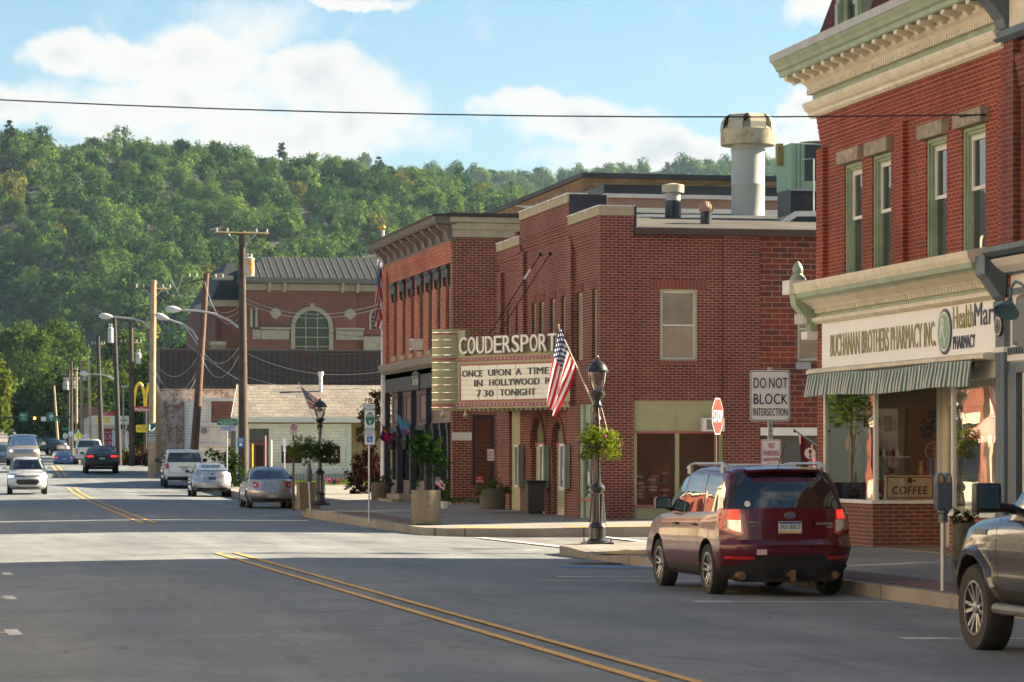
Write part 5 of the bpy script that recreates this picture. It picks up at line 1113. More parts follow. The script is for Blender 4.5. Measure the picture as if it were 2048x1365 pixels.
for a,b in((101.9,104.0),(99.2,101.3),(96.3,98.6)):mb=MB();mb.wall('x',CF+.20,CF+.219,a,b,2.9,3.85,[(a+.08,b-.08,2.98,3.77)]);mb.build('panel_frame',M_PLUM,cb)
mb=MB();mb.box(CF-.5,CF+.12,98.6,101.9,g0-.2,.50);mb.box(CF-.8,CF-.5,98.4,102.1,g0-.2,.34);mb.build('stone_steps',M_STONE,cb,bevel=.02)
sg=MB().prism([(97.3,3.98),(98.6,3.95),(98.7,4.5),(98.0,4.62),(97.25,4.5)],'x',CF-.06,CF-.03).build('hanging_sign',mat('charcoal_paint'),cb);lettering('lettering',[('The Pub',(CF-.062,98.5,4.12),1.05,.3,.0,.3)],mat('sign_pale',(.55,.55,.45),.5),sg,FACE_X)
for y in(101.7,98.95):
    x=CF-.22;mb=MB();mb.lathe((x,y,1.98),[(.07,0),(.09,.02),(.14,.30),(.12,.32)],6);mb.lathe((x,y,2.3),[(.16,0),(.04,.13),(.02,.2)],6);mb.tube([(x,y,2.5),(x+.08,y,2.56),(x+.2,y,2.5)],.012,5);ln=mb.build('wall_lantern',M_BLACK,cb);MB().lathe((x,y,2.0),[(.06,0),(.075,.04),(.12,.27)],6).build('lantern_glass',mat('lantern_glass',(.5,.5,.42),.2),ln)
# ================================================================ white clapboard building with grey shingle roof
WY_=147.5;wb=root('white_clapboard_building','white clapboard building with low grey shingle roof behind the parked cars','building',(16.9,WY_,.4))
q=dY(600,WY_)/6000;W=lambda px_,py=915:XY(px_,WY_);H_=lambda py:EYE+(915-py)*q
xl,xr=W(474),W(770)
B_TAN2=brick('tan_gable_brick',(.34,.23,.12),(.27,.17,.09),(.25,.2,.13),.6,.16,.02)
M_CLAP=stripes('clapboard',(.80,.73,.63),(.46,.41,.35),.155,False,.86,bump=.3)
mb=MB();mb.box(xl,xr+3,WY_+.02,WY_+3,-.2,H_(838));mb.build('brick_wall',B_TAN2,wb)
mb=MB();mb.wall('y',WY_-.12,WY_+.015,xl,W(702),-.1,H_(853),[(W(498),W(537),.1,H_(858)),(W(558),W(607),H_(930),H_(888)),(W(638),W(684),H_(930),H_(888))]);mb.build('clapboard_wall',M_CLAP,wb)
mb=MB()
for a,b in((471,480),(537,545),(610,622),(693,701)):mb.box(W(a),W(b),WY_-.17,WY_-.121,-.1,H_(853))
mb.box(xl-.05,W(701),WY_-.19,WY_-.121,H_(857),H_(848));mb.box(W(545),W(693),WY_-.16,WY_-.121,H_(945),H_(940))
mb.build('white_trim',M_WHITE,wb)
mb=MB();mb.box(W(545),W(700),WY_-.15,WY_-.121,-.1,H_(948));mb.build('skirting',stripes('skirt_boards',(.62,.60,.55),(.35,.33,.30),.16,True,.2),wb)
for a,b in((558,607),(638,684)):
    window_unit(wb,'y',WY_-.14,W(a),W(b),H_(930),H_(888),M_WHITE,M_DKGLASS,fw=.10,rail=False,deep=.16)
dr=MB().box(W(507),W(530),WY_-.1,WY_-.06,.1,H_(885)).build('door',mat('rose_door',(.20,.07,.09),.5),wb);MB().box(W(511),W(526),WY_-.12,WY_-.101,.5,H_(891)).build('door_glass',M_DKGLASS,dr);MB().box(W(496),W(538),WY_-.08,WY_-.02,H_(884),H_(858)).build('transom',mat('dim_board',(.09,.09,.075),.6),dr)
mb=MB();e=H_(836);r_=H_(776)+.25
mb.face([(xl-.3,WY_-.6,e),(xr+3,WY_-.6,e),(xr+3,WY_+4.5,r_),(xl+.55,WY_+4.5,r_)]);mb.face([(xl-.3,WY_-.6,e),(xl+.55,WY_+4.5,r_),(xl+2.4,WY_+10,e)]);mb.face([(xl+.55,WY_+4.5,r_),(xr+3,WY_+4.5,r_),(xr+3,WY_+10,e),(xl+2.4,WY_+10,e)])
mb.build('roof',brick('grey_shingles',(.24,.22,.18),(.17,.155,.13),(.11,.10,.09),.5,.16,.015,var=.3),wb)
mb=MB();mb.box(xl-.3,xr+3,WY_-.66,WY_-.58,e-.22,e+.02);mb.box(xl-.3,xr+3,WY_-.6,WY_,e-.24,e-.19);mb.face([(xl-.38,WY_-.66,e-.25),(xl+.5,WY_+4.5,r_-.25),(xl+.5,WY_+4.5,r_+.06),(xl-.38,WY_-.66,e+.05)]);mb.face([(xl-.36,WY_-.66,e-.25),(xl-.36,WY_-.66,e+.05),(xl+.52,WY_+4.5,r_+.06),(xl+.52,WY_+4.5,r_-.25)]);mb.build('eaves_board',M_WHITE,wb)
MB().lathe((W(661),WY_+3.5,r_-.5),[(.1,0),(.1,.95),(.15,.96),(.15,1.15)],12).build('chimney_pipe',M_WHITE,wb)
# ================================================================ weathered brick house with a white clapboard annex
OY=168.0;ob=root('weathered_brick_building','old building of peeling whitewashed red brick beside the leaning utility pole','building',(14.8,OY,1.2));q=dY(400,OY)/6000;W=lambda p:XY(p,OY);H_=lambda py:EYE+(915-py)*q
B_OLD=brick('whitewashed_brick',(.28,.10,.06),(.20,.08,.055),(.36,.31,.25),.33,.12,.02,var=.3,white=.6,stain=.4)
mb=MB();mb.box(W(322),W(480),OY,OY+3.2,0,H_(778));mb.build('wall',B_OLD,ob)
mb=MB();mb.box(W(322)-.25,W(322),OY-.01,OY+1.6,.8,H_(784));mb.box(W(322)-.35,W(322)-.05,OY-.05,OY+1.7,H_(784),H_(774));mb.build('front_strip',mat('ochre_brick',(.38,.25,.12),.8,var=.2),ob)
for z in(1.6,4.0):
    MB().box(W(322)-.27,W(322)-.24,OY+.3,OY+1.2,z,z+1.6).build('window',M_DKGLASS,ob)
MB().box(W(322)-.1,W(480),OY-.05,OY+3.2,H_(778),H_(771)).build('tar_edge',mat('tar'),ob)
an=root('clapboard_annex','white clapboard annex with a dark brick panel and a GRILL AUTO sign','building',(16.5,160,.7));AY=160.0;q=dY(430,AY)/6000;W=lambda p:XY(p,AY);H_=lambda py:EYE+(915-py)*q
mb=MB();mb.box(W(397),W(480),AY,AY+7.9,-.2,H_(800));mb.build('wall',M_CLAP,an)
mb=MB();mb.box(W(396),W(480),AY-.12,AY-.01,H_(852),H_(846));mb.box(W(396),W(480),AY-.2,AY,H_(803),H_(797));mb.box(W(418),W(422),AY-.06,AY,.6,H_(803));mb.box(W(397),W(480),AY-.1,AY-.02,H_(893),H_(888));mb.build('white_trim',M_WHITE,an)
MB().box(W(422),W(480),AY-.04,AY-.01,H_(849),H_(803)).build('brick_panel',B_CORNER_SIDE,an)
MB().lathe((W(408),AY-.06,H_(862)),[(.17,0),(.17,.04)],16,(0,-1,0)).build('wall_ornament',mat('weathered_trim'),an)
gs=root('grill_auto_sign','white wall sign reading GRILL AUTO beside the tall utility pole','sign',(W(465),AY,3));MB().box(W(449),W(474),AY-.25,AY-.18,H_(877),H_(861)).build('board',M_WHITE,gs);lettering('lettering',[('GRILL',(W(455),AY-.252,H_(867.5)),W(473)-W(455),.17,.02),('AUTO',(W(451),AY-.252,H_(876)),W(473)-W(451),.22,.02)],M_BLACK,gs,FACE_Y)
# ================================================================ long brown metal hall and the old courthouse
MY=186.0;mh=root('brown_metal_hall','long dark brown corrugated metal hall in front of the courthouse','building',(16,MY,1));W=lambda p:XY(p,MY);q=dY(540,MY)/6000;H_=lambda py:EYE+(915-py)*q
mb=MB();mb.box(W(320),W(775),MY,MY+4,0,H_(702));mb.build('wall',stripes('brown_metal',(.052,.042,.038),(.035,.028,.026),.36,True,.5,bump=.5,metal=.2,rough=.55),mh)
mb=MB();mb.box(W(320)-.1,W(775),MY-.08,MY+4.1,H_(702),H_(699));mb.build('roof_edge',mat('brown_edge',(.10,.085,.075),.5),mh)
for p in(351,611,736):MB().box(W(p-4),W(p+4),MY-.05,MY-.01,H_(714),H_(705)).build('red_vent',mat('oxide_red',(.12,.02,.015),.6),mh)
MB().box(W(640),W(775),MY-2.5,MY-.1,3,H_(772)).build('brick_plinth',B_CORNER_SIDE,mh)
KY=262.0;ct=root('courthouse','old red brick courthouse with slate grey standing seam mansard roof and arched windows','building',(24,KY,1));W=lambda p:XY(p,KY);q=dY(640,KY)/6000;H_=lambda py:EYE+(915-py)*q
B_COURT=brick('courthouse_brick',(.21,.075,.055),(.17,.06,.045),(.24,.14,.11),.30,.10,.012,var=.12);M_LIME=mat('limestone',(.36,.32,.25),.8,var=.12,dirt=.3)
def arch_wall(mb,Y,Y2,x0,x1,z0,z1,ax0,ax1,az0,az1,n=14):
    """wall slab with one round-headed opening"""
    xc=(ax0+ax1)/2;r=(ax1-ax0)/2;zc=az1-r;A=[(xc+r*math.cos(math.pi*i/n),zc+r*math.sin(math.pi*i/n))for i in range(n+1)]
    mb.prism([(x0,z0),(ax0,z0),(ax0,zc)]+[p for p in A[::-1][1:n//2+1]]+[(xc,z1),(x0,z1)],'y',Y,Y2)
    mb.prism([(xc,z1)]+[p for p in A[::-1][n//2:-1]]+[(ax1,zc),(ax1,z0),(x1,z0),(x1,z1)],'y',Y,Y2)
    if az0>z0:mb.box(ax0,ax1,Y,Y2,z0,az0)
    return A
mb=MB();A1=arch_wall(mb,KY,KY+.6,W(494),W(712),0,H_(582),W(588),W(660),3,H_(622));A2=arch_wall(mb,KY+.5,KY+1.1,W(712),W(790),0,H_(582),W(744),W(778),H_(658),H_(614));mb.box(W(494),W(494)+.6,KY+.6,KY+30,0,H_(582));mb.box(W(440),W(494),KY+4,KY+30,0,H_(600))
mb.build('wall',B_COURT,ct)
def arch_trim(px0,px1,ptop,pbot,Y,name='window'):
    x0,x1=W(px0),W(px1);xc=(x0+x1)/2;r=(x1-x0)/2;zc=H_(ptop)-r;n=18;mb=MB();R2=r*1.24
    for i in range(n):
        a,b=math.pi*i/n,math.pi*(i+1)/n;P=[(xc+k*math.cos(t),zc+k*math.sin(t))for k in(r,R2)for t in(a,b)];mb.prism([P[0],P[1],P[3],P[2]],'y',Y-.12,Y+.1)
    mb.box(x0-(R2-r),x0,Y-.12,Y+.1,H_(pbot),zc);mb.box(x1,x1+(R2-r),Y-.12,Y+.1,H_(pbot),zc);mb.box(xc-.2,xc+.2,Y-.2,Y+.05,zc+r,zc+r*1.42)
    f=mb.build(name,M_LIME,ct,recalc=True);mb=MB();mb.prism([(x0,H_(pbot)),(x1,H_(pbot)),(x1,zc)]+[(xc+r*math.cos(math.pi*i/n),zc+r*math.sin(math.pi*i/n))for i in range(1,n)]+[(x0,zc)],'y',Y+.3,Y+.35);mb.build('pane',glass_dark('court_glass',(.035,.04,.012),.12,.6,.25),f)  # yellow-green reflection put into the pane's base colour
    mb=MB()
    for k in(.33,.67):x=x0+(x1-x0)*k;mb.box(x-.04,x+.04,Y+.22,Y+.29,H_(pbot),zc+r*.9)
    for k in range(4):z=H_(pbot)+(zc-H_(pbot))*k/3;mb.box(x0,x1,Y+.21,Y+.28,z-.04,z+.04)
    mb.build('muntins',M_LIME,f)
arch_trim(590,658,622,712,KY);arch_trim(744,778,616,658,KY+.5)
for px_ in(551,700):
    mb=MB();mb.lathe((W(px_),KY-.01,H_(628)),[(.44,0),(.44,.12),(.3,.14)],24,(0,-1,0));mb.box(W(px_)-.07,W(px_)+.07,KY-.12,KY,H_(628)-.52,H_(628)+.52);mb.box(W(px_)-.52,W(px_)+.52,KY-.11,KY-.001,H_(628)-.07,H_(628)+.07);mb.build('medallion',M_LIME,ct)
mb=MB();mb.box(W(490),W(790),KY-.25,KY+.6,H_(582),H_(570));mb.box(W(523),W(578),KY-.15,KY,H_(680),H_(661));mb.box(W(672),W(726),KY-.15,KY,H_(680),H_(661));mb.box(W(520),W(580),KY-.4,KY,H_(660),H_(656));mb.box(W(670),W(728),KY-.4,KY,H_(660),H_(656));mb.box(W(728),W(790),KY+.2,KY+.5,H_(705),H_(672));mb.box(W(505),W(522),KY-.1,KY,H_(680),H_(661))
mb.build('stone_courses',M_LIME,ct)
for px_ in(538,568,684,714):
    mb=MB();mb.prism([(KY-.25,H_(586)),(KY-.7,H_(578)),(KY-.8,H_(568)),(KY-.25,H_(568))],'x',W(px_-3),W(px_+3));mb.build('bracket',M_LIME,ct,recalc=True)
mb=MB();x0,x1=W(485),W(800);e0,e1=H_(568),H_(558)
mb.box(x0-.1,x1,KY-1.0,KY+30,e0,e1);mb.build('eaves',mat('eaves_grey',(.14,.13,.115),.6),ct)
mb=MB();a,b,zt=W(507),W(536),H_(509)
mb.face([(x0,KY-.9,e1),(x1,KY-.9,e1),(x1,KY+4.5,zt),(b,KY+4.5,zt)]);mb.face([(x0,KY-.9,e1),(b,KY+4.5,zt),(b,KY+24,zt),(x0,KY+30,e1)]);mb.face([(b,KY+4.5,zt),(x1,KY+4.5,zt),(x1,KY+24,zt),(b,KY+24,zt)])
rf=mb.build('mansard_roof',mat('slate_metal',(.028,.036,.038),.7,spec=.3,var=.12),ct)
for i in range(22):
    x=x0+.3+i*.62;k=0 if x>b else(b-x)/(b-x0);t1=min(1,max(0,(x-x0)/(b-x0)));xt=x if x>b else x
    zt_=e1+(zt-e1)*t1;yt=KY-.9+5.4*t1;mb=MB();mb.tube([(x,KY-.94,e1+.02),(xt,yt-.02,zt_+.02)],.028,4);mb.build('seam',mat('seam_tan',(.16,.13,.11),.5),rf)
# corner tower part at its left with projecting dormer, eaves and balcony
tb=MB();tb.box(W(452),W(486),KY+3,KY+12,0,H_(590));tb.build('corner_bay',B_COURT,ct)
mb=MB();mb.box(W(420),W(490),KY+2,KY+14,H_(612),H_(600));mb.box(W(432),W(470),KY+1.2,KY+3,H_(560),H_(552));mb.box(W(425),W(455),KY+1.0,KY+3,H_(690),H_(684));mb.build('bay_cornice',M_LIME,ct)
mb=MB();c0x,c1x=W(427),W(486)
mb.face([(c0x,KY+1.6,H_(600)),(c1x,KY+1.6,H_(600)),(c1x,KY+6,H_(520)),(W(470),KY+6,H_(520))]);mb.face([(c0x,KY+1.6,H_(600)),(W(470),KY+6,H_(520)),(W(470),KY+20,H_(520)),(c0x,KY+24,H_(600))]);mb.face([(W(470),KY+6,H_(520)),(c1x,KY+6,H_(520)),(c1x,KY+20,H_(520)),(W(470),KY+20,H_(520))]);mb.build('bay_roof',mat('slate_metal'),ct)
for i in range(8):x=W(426)+i*.16;MB().box(x,x+.07,KY+1.1,KY+1.2,H_(704),H_(690)).build('baluster',M_LIME,ct)
for p in(502,512):MB().box(W(p)-.1,W(p)+.1,KY-.35,KY-.1,H_(656),H_(618)).build('pilaster',M_LIME,ct)
MB().box(W(503),W(511),KY-.2,KY-.01,H_(654),H_(622)).build('side_window',glass_dark('court_glass'),ct)
# ================================================================ left side of the street (seen in the shop windows; catches and returns the evening sun)
M_TANW=brick('ochre_wall_brick',(.66,.57,.44),(.60,.50,.37),(.55,.47,.37),.25,.09,.012)
M_WHITEW=brick('painted_brick',(.74,.70,.62),(.70,.66,.57),(.62,.58,.5),.25,.09,.012)
def left_building(y0,y1,h,mt,label,awn=None,trim=M_CREAM):
    b=root('storefront_building',label,'building',(-7,y0,.1));X=-6.2
    up=[];y=y0+1.2
    while y<y1-1.5:up.append((y,y+1.0,4.7,6.6));y+=2.3
    mb=MB();mb.wall('x',X,X-.4,y0,y1,3.4,h,up);mb.box(X-.4,X,y0,y0+.5,0,3.4);mb.box(X-.4,X,y1-.5,y1,0,3.4);mb.box(-20,X-.4,y0,y0+.4,0,h);mb.box(-20,X-.4,y1-.4,y1,0,h);mb.build('wall',mt,b)
    MB().box(X-.3,X-.25,y0+.5,y1-.5,.8,3.0).build('shop_glass',M_DKGLASS,b);MB().box(X-.3,X+.05,y0+.5,y1-.5,3.0,3.4).build('fascia',trim,b);MB().box(X-.3,X,y0+.5,y1-.5,0,.8).build('base',trim,b)
    for q in up:MB().box(X-.2,X-.15,*q).build('pane',M_DKGLASS,b)
    MB().box(X-.4,X+.5,y0,y1,h,h+.35).build('cornice',trim,b);MB().box(-20,X-.4,y0,y1,h-.3,h).build('roof',M_ROOF,b)
    if awn:mb=MB();mb.prism([(X+.0,3.3),(X+1.5,2.5),(X+1.5,2.25),(X+.0,2.9)],'y',y0+.6,y1-.6);mb.build('awning',awn,b,recalc=True)
AWR=stripes('red_awning',(.50,.05,.03),(.62,.60,.52),.45,True,.5)
left_building(-16,2,8.5,M_TANW,'ochre brick shop building across the street nearest the camera')
left_building(2.6,20,10.5,M_WHITEW,'whitewashed brick shop building across the street with a striped awning',AWR)
left_building(20.6,36,10.6,M_TANW,'ochre brick shop building across the street with cream cornice',None)
left_building(36.6,52,11.2,M_TANW,'ochre brick corner building opposite the pharmacy under a red awning',AWR)
left_building(70,86,10.6,M_WHITEW,'whitewashed brick corner building opposite the theatre')
left_building(86.5,104,9.4,M_TANW,'ochre brick building opposite the dark shop front',AWR)
left_building(104.5,118,7.4,B_RED,'low red brick building farthest along the left side')
for x_,y_ in((-4.0,58.0),(-4.5,67.5),(-3.6,84.0),(-3.6,112.0)):
    t_=root('street_tree','green street tree on the pavement across the street','tree',(x_,y_,.1),group='street trees across the street');MB().tube([(x_,y_,0),(x_+.1,y_,2.2),(x_,y_,4.4)],[.14,.11,.04],8).build('trunk',mat('bark',(.07,.05,.035),.9),t_);link_mesh('crown',leaf_mesh('c',[(x_+random.uniform(-1,1),y_+random.uniform(-1,1),4.2+random.uniform(-1,1.6),.8,160)for _ in range(12)],.22,1,7,flat=.5),[LM_GRN],t_)
# the rest of the pharmacy block, behind the camera's right shoulder
bl=root('brick_block','row of two-storey brick shops on the right before the pharmacy','building',(16.6,20,.1));MB().box(16.65,30,-20,31.9,0,9.4).build('wall',B_RED,bl);MB().box(16.2,30,-20,31.9,9.4,9.8).build('cornice',M_CREAM,bl)
MB().box(17,30,31.9,43.0,7.5,9.0).build('upper_wall',B_RED,nb)
# ================================================================ vehicles
M_TYRE=mat('tyre_rubber',(.018,.018,.018),.8,var=.2,scale=6);M_RIM=mat('alloy',(.55,.55,.56),.25,metal=.85,dirt=.2,dirtcol=(.1,.09,.08));M_HUB=mat('hub_dark',(.03,.03,.03),.5)
M_CLAD=mat('black_cladding',(.022,.022,.024),.6);M_CGLASS=glass_dark('car_glass',(.010,.016,.018),.02,.0,.9);M_TAIL=mat('tail_red',(.42,.012,.010),.15,coat=1,var=.05);M_TAILW=mat('tail_clear',(.60,.58,.56),.12,coat=1,metal=.5);M_TLIT=mat('brake_lit',(.8,.02,.01),.3,emit=(1,.02,.012),estr=.55)
M_CHROME=mat('chrome');M_HEAD=mat('head_lamp',(.75,.75,.72),.1,metal=.6,coat=1);M_HLIT=mat('head_lamp_lit',(1,1,1),.2,emit=(1,.95,.85),estr=4.0);M_PLATE=mat('plate_white',(.62,.64,.62),.4);M_UNDER=mat('underbody',(.012,.012,.012),.9);M_SEAT=mat('seat_cloth',(.03,.03,.032),.8)
def ip(L,x):
    """smooth interpolation through (x, y) points"""
    if x<=L[0][0]:return L[0][1]
    for i in range(len(L)-1):
        (a,va),(b,vb)=L[i],L[i+1]
        if x<=b:
            s=(x-a)/(b-a)if b>a else 1;return va+(vb-va)*s
    return L[-1][1]
class Car:
    """local frame: x to the car's right, y forward, z up, origin on the ground under its middle"""
    def __init__(s,name,label,loc,heading,paint,spec,group,cat='car'):
        s.p=spec;s.paint=paint;s.r=root(name,label,cat,loc,-heading,group);s.L=spec['L']/2;s.W=spec['W']/2
    # --- surfaces
    def hw(s,y,w):
        p=s.p;k=ip(p.get('sec',[(0,.86),(.10,.95),(.35,1.0),(.62,.995),(.85,.965),(.96,.93),(1,.88)]),w)
        e=abs(y)/s.L;t=p.get('taper',.07);return s.W*k*(1-t*max(0,(e-.45)/.55)**2)
    def top(s,y):return ip(s.p['top'],y)
    def bot(s,y):return ip(s.p['bot'],y)
    def yend(s,z,sg):return ip(s.p['front']if sg>0 else s.p['rear'],z)
    def body_pt(s,u,v,w):
        ya=s.yend(.5,-1);yb=s.yend(.5,1);y=ya+(yb-ya)*(v+1)/2;zt,zb=s.top(y),s.bot(y);z=zb+(zt-zb)*w
        # ends follow their own profile and round at the corners
        bd=min(.5,max(.2,(1.8*s.p.get('cr',.30)+.12)/s.L));e=max(0,(abs(v)-1+bd)/bd);sg=1 if v>0 else-1;ye=s.yend(z,sg);y0=s.yend(.5,sg);y2=y+(ye-y0)*e
        y2-=sg*s.p.get('cr',.30)*(abs(u)**s.p.get('cn',5))*e**1.6
        x=s.hw(y2,w)*u;z+=s.p.get('crown',.03)*(1-u*u)*(w**6);return Vector((x,y2,z))
    def rear_y(s,x,z,sg=-1):
        y=s.yend(z,sg);zb,zt=s.bot(y),s.top(y);w=min(1,max(0,(z-zb)/(zt-zb)));u=min(1,abs(x)/s.hw(y,w));return y-sg*s.p.get('cr',.30)*u**s.p.get('cn',5)
    def gh(s,w):return s.p['ghw']and s.W*ip(s.p['ghw'],w)
    def g_z(s,y,w):zb=s.p['belt'];return zb+(ip(s.p['roof'],y)-zb)*w
    def g_pt(s,u,v,w):
        zb=s.p['belt'];yr,yf=ip(s.p['gr'],w),ip(s.p['gf'],w);y=yr+(yf-yr)*(v+1)/2;c=s.p.get('gc',.16);e=abs(v)
        y-=(1 if v>0 else-1)*c*abs(u)**3*max(0,(e-.7)/.3)**1.5;z=s.g_z(y,w)+(.035*(1-u*u)if w>.99 else 0);return Vector((s.gh(w)*u*(1-.05*max(0,(e-.6)/.4)**2),y,z))
    def lattice(s,fn,nu,nv,nw):
        idx={};V=[];Fc=[]
        def g(i,j,k):
            q=(i,j,k)
            if q not in idx:idx[q]=len(V);V.append(tuple(fn(-1+2*i/nu,-1+2*j/nv,k/nw)))
            return idx[q]
        for j in range(nv):
            for k in range(nw):Fc.append((g(0,j,k),g(0,j,k+1),g(0,j+1,k+1),g(0,j+1,k)));Fc.append((g(nu,j,k),g(nu,j+1,k),g(nu,j+1,k+1),g(nu,j,k+1)))
        for i in range(nu):
            for k in range(nw):Fc.append((g(i,0,k),g(i+1,0,k),g(i+1,0,k+1),g(i,0,k+1)));Fc.append((g(i,nv,k),g(i,nv,k+1),g(i+1,nv,k+1),g(i+1,nv,k)))
            for j in range(nv):Fc.append((g(i,j,0),g(i,j+1,0),g(i+1,j+1,0),g(i+1,j,0)));Fc.append((g(i,j,nw),g(i+1,j,nw),g(i+1,j+1,nw),g(i,j+1,nw)))
        return V,Fc
    # --- pieces
    def shell(s):
        V,Fc=s.lattice(s.body_pt,14,56,12);me=bpy.data.meshes.new('body');me.from_pydata(V,[],Fc);me.update()
        o=bpy.data.objects.new('body',me);COL.objects.link(o);cut=MB();R=s.p['R']*s.p.get('arch',1.20)
        for y in s.p['axles']:
            for sg in(-1,1):cut.lathe((sg*(s.W+.3),y,s.p['R']*1.03),[(R,0),(R,.3+s.p.get('tw',.24)+.12)],28,(-sg,0,0))
        cm=cut.mesh('cut');bm=bmesh.new();bm.from_mesh(cm);bmesh.ops.recalc_face_normals(bm,faces=bm.faces);bm.to_mesh(cm);bm.free();bm=bmesh.new();bm.from_mesh(me);bmesh.ops.recalc_face_normals(bm,faces=bm.faces);bm.to_mesh(me);bm.free()
        co=bpy.data.objects.new('cut',cm);COL.objects.link(co);me.materials.append(s.paint);me.materials.append(M_UNDER);cm.materials.append(M_UNDER)
        md=o.modifiers.new('b','BOOLEAN');md.operation='DIFFERENCE';md.object=co;md.solver='EXACT';md.material_mode='TRANSFER'
        dg=bpy.context.evaluated_depsgraph_get();m2=bpy.data.meshes.new_from_object(o.evaluated_get(dg));bpy.data.objects.remove(o);bpy.data.objects.remove(co);bpy.data.meshes.remove(me);bpy.data.meshes.remove(cm)
        m2.name='body';ob=bpy.data.objects.new('body',m2);COL.objects.link(ob);ob.parent=s.r;m2.shade_smooth();m2.set_sharp_from_angle(angle=R_(38));s.body=ob
        if len(m2.materials)==0:m2.materials.append(s.paint);m2.materials.append(M_UNDER)
        V,Fc=s.lattice(lambda u,v,w:s.g_pt(u,v,w*1.04-.04 if w<.5 else w),12,30,10);me=bpy.data.meshes.new('cabin');me.from_pydata(V,[],Fc);me.update()
        ob=link_mesh('cabin',me,s.paint,s.r,smooth=40,local=True);s.cabin=ob
        if s.p.get('open'):
            bm=bmesh.new();bm.from_mesh(me);bmesh.ops.recalc_face_normals(bm,faces=bm.faces);yf=ip(s.p['gf'],0);L_=[f for f in bm.faces if f.normal.y>.3 and f.calc_center_median().z>s.p['belt']+.10 and f.calc_center_median().z<ip(s.p['roof'],.2)-.10 and abs(f.calc_center_median().x)<s.gw(f.calc_center_median().z)-.12]
            bmesh.ops.delete(bm,geom=L_,context='FACES');bm.to_mesh(me);bm.free()
            V,Fc=s.lattice(lambda u,v,w:(lambda q:Vector((q.x*.95,q.y-(.05 if v>.9 else 0),q.z-.03*w)))(s.g_pt(u,v,w)),8,12,6);Fc=[f for f in Fc if not all(V[i][1]>ip(s.p['gf'],.95)-.12 and V[i][2]>s.p['belt']for i in f)and not all(V[i][2]<=s.p['belt']+.03 for i in f)]
            me=bpy.data.meshes.new('interior');me.from_pydata(V,[],Fc);me.update();link_mesh('interior',me,M_SEAT,s.r,local=True)
            for sx_ in(-.38,.38):s.box('seat',sx_-.22,sx_+.22,-.35,-.2,s.p['belt']-.5,s.p['belt']+.45,M_SEAT,bevel=.05)
    def patch(s,name,poly,fn,mt,parent=None,off=.006,seg=.10,skirt=.02,smooth=50):
        """2-D outline laid on a surface: fn(a, b, off) gives the 3-D point"""
        bm=bmesh.new();n=len(poly);P=[]
        for i in range(n):
            a,b=Vector(poly[i]),Vector(poly[(i+1)%n]);k=max(1,int((b-a).length/seg))
            P+=[a.lerp(b,j/k)for j in range(k)]
        vs=[bm.verts.new((p.x,p.y,0))for p in P];f=bm.faces.new(vs);bmesh.ops.triangulate(bm,faces=[f],quad_method='BEAUTY',ngon_method='BEAUTY')
        for _ in range(4):
            E_=[e for e in bm.edges if e.calc_length()>seg*1.6 and not e.is_boundary]
            if not E_:break
            bmesh.ops.subdivide_edges(bm,edges=E_,cuts=1);bmesh.ops.triangulate(bm,faces=bm.faces[:]);bmesh.ops.beautify_fill(bm,faces=bm.faces[:],edges=[e for e in bm.edges if not e.is_boundary])
        if skirt:
            be=[e for e in bm.edges if e.is_boundary];r=bmesh.ops.extrude_edge_only(bm,edges=be);low={v for v in r['geom']if isinstance(v,bmesh.types.BMVert)}
        else:low=set()
        for v in bm.verts:v.co=fn(v.co.x,v.co.y,(off-skirt)if v in low else off)
        bmesh.ops.recalc_face_normals(bm,faces=bm.faces);me=bpy.data.meshes.new(name);bm.to_mesh(me);bm.free()
        return link_mesh(name,me,mt,parent or s.r,smooth=smooth,local=True)
    def on_end(s,sg):
        def f(x,z,o):
            y0=s.rear_y(x,z,sg);zb,zt=s.bot(y0),s.top(y0);h=s.hw(y0,min(1,max(0,(z-zb)/(zt-zb))));ex=abs(x)-h
            return Vector((x,y0+sg*o,z))if ex<=0 else Vector((math.copysign(s.hw(y0-sg*ex,min(1,max(0,(z-zb)/(zt-zb))))+o,x),y0-sg*ex*1.3,z))
        return f
    def on_side(s,sg):
        def f(y,z,o):
            zb,zt=s.bot(y),s.top(y);w=min(1,max(0,(z-zb)/(zt-zb)));return Vector((sg*(s.hw(y,w)+o),y,z))
        return f
    def on_gside(s,sg):
        def f(y,z,o):
            zb=s.p['belt'];w=min(1,max(0,(z-zb)/(ip(s.p['roof'],y)-zb)));yr,yf=ip(s.p['gr'],w),ip(s.p['gf'],w);v=(y-yr)/(yf-yr)*2-1;return Vector((sg*(s.gh(w)*(1-.05*max(0,(abs(v)-.6)/.4)**2)+o),y,z))
        return f
    def on_gend(s,sg):
        def f(x,z,o):
            y=ip(s.p['gr']if sg<0 else s.p['gf'],.5)
            for _ in range(4):
                w=min(1,max(0,(z-s.p['belt'])/(ip(s.p['roof'],y)-s.p['belt'])));y=ip(s.p['gr']if sg<0 else s.p['gf'],w)
            u=min(1,abs(x)/s.gh(w));return Vector((x,y-sg*s.p.get('gc',.16)*u**3+sg*o,z+abs(o)*.3))
        return f
    def gw(s,z,y=0):w=min(1,max(0,(z-s.p['belt'])/(ip(s.p['roof'],y)-s.p['belt'])));return s.gh(w)
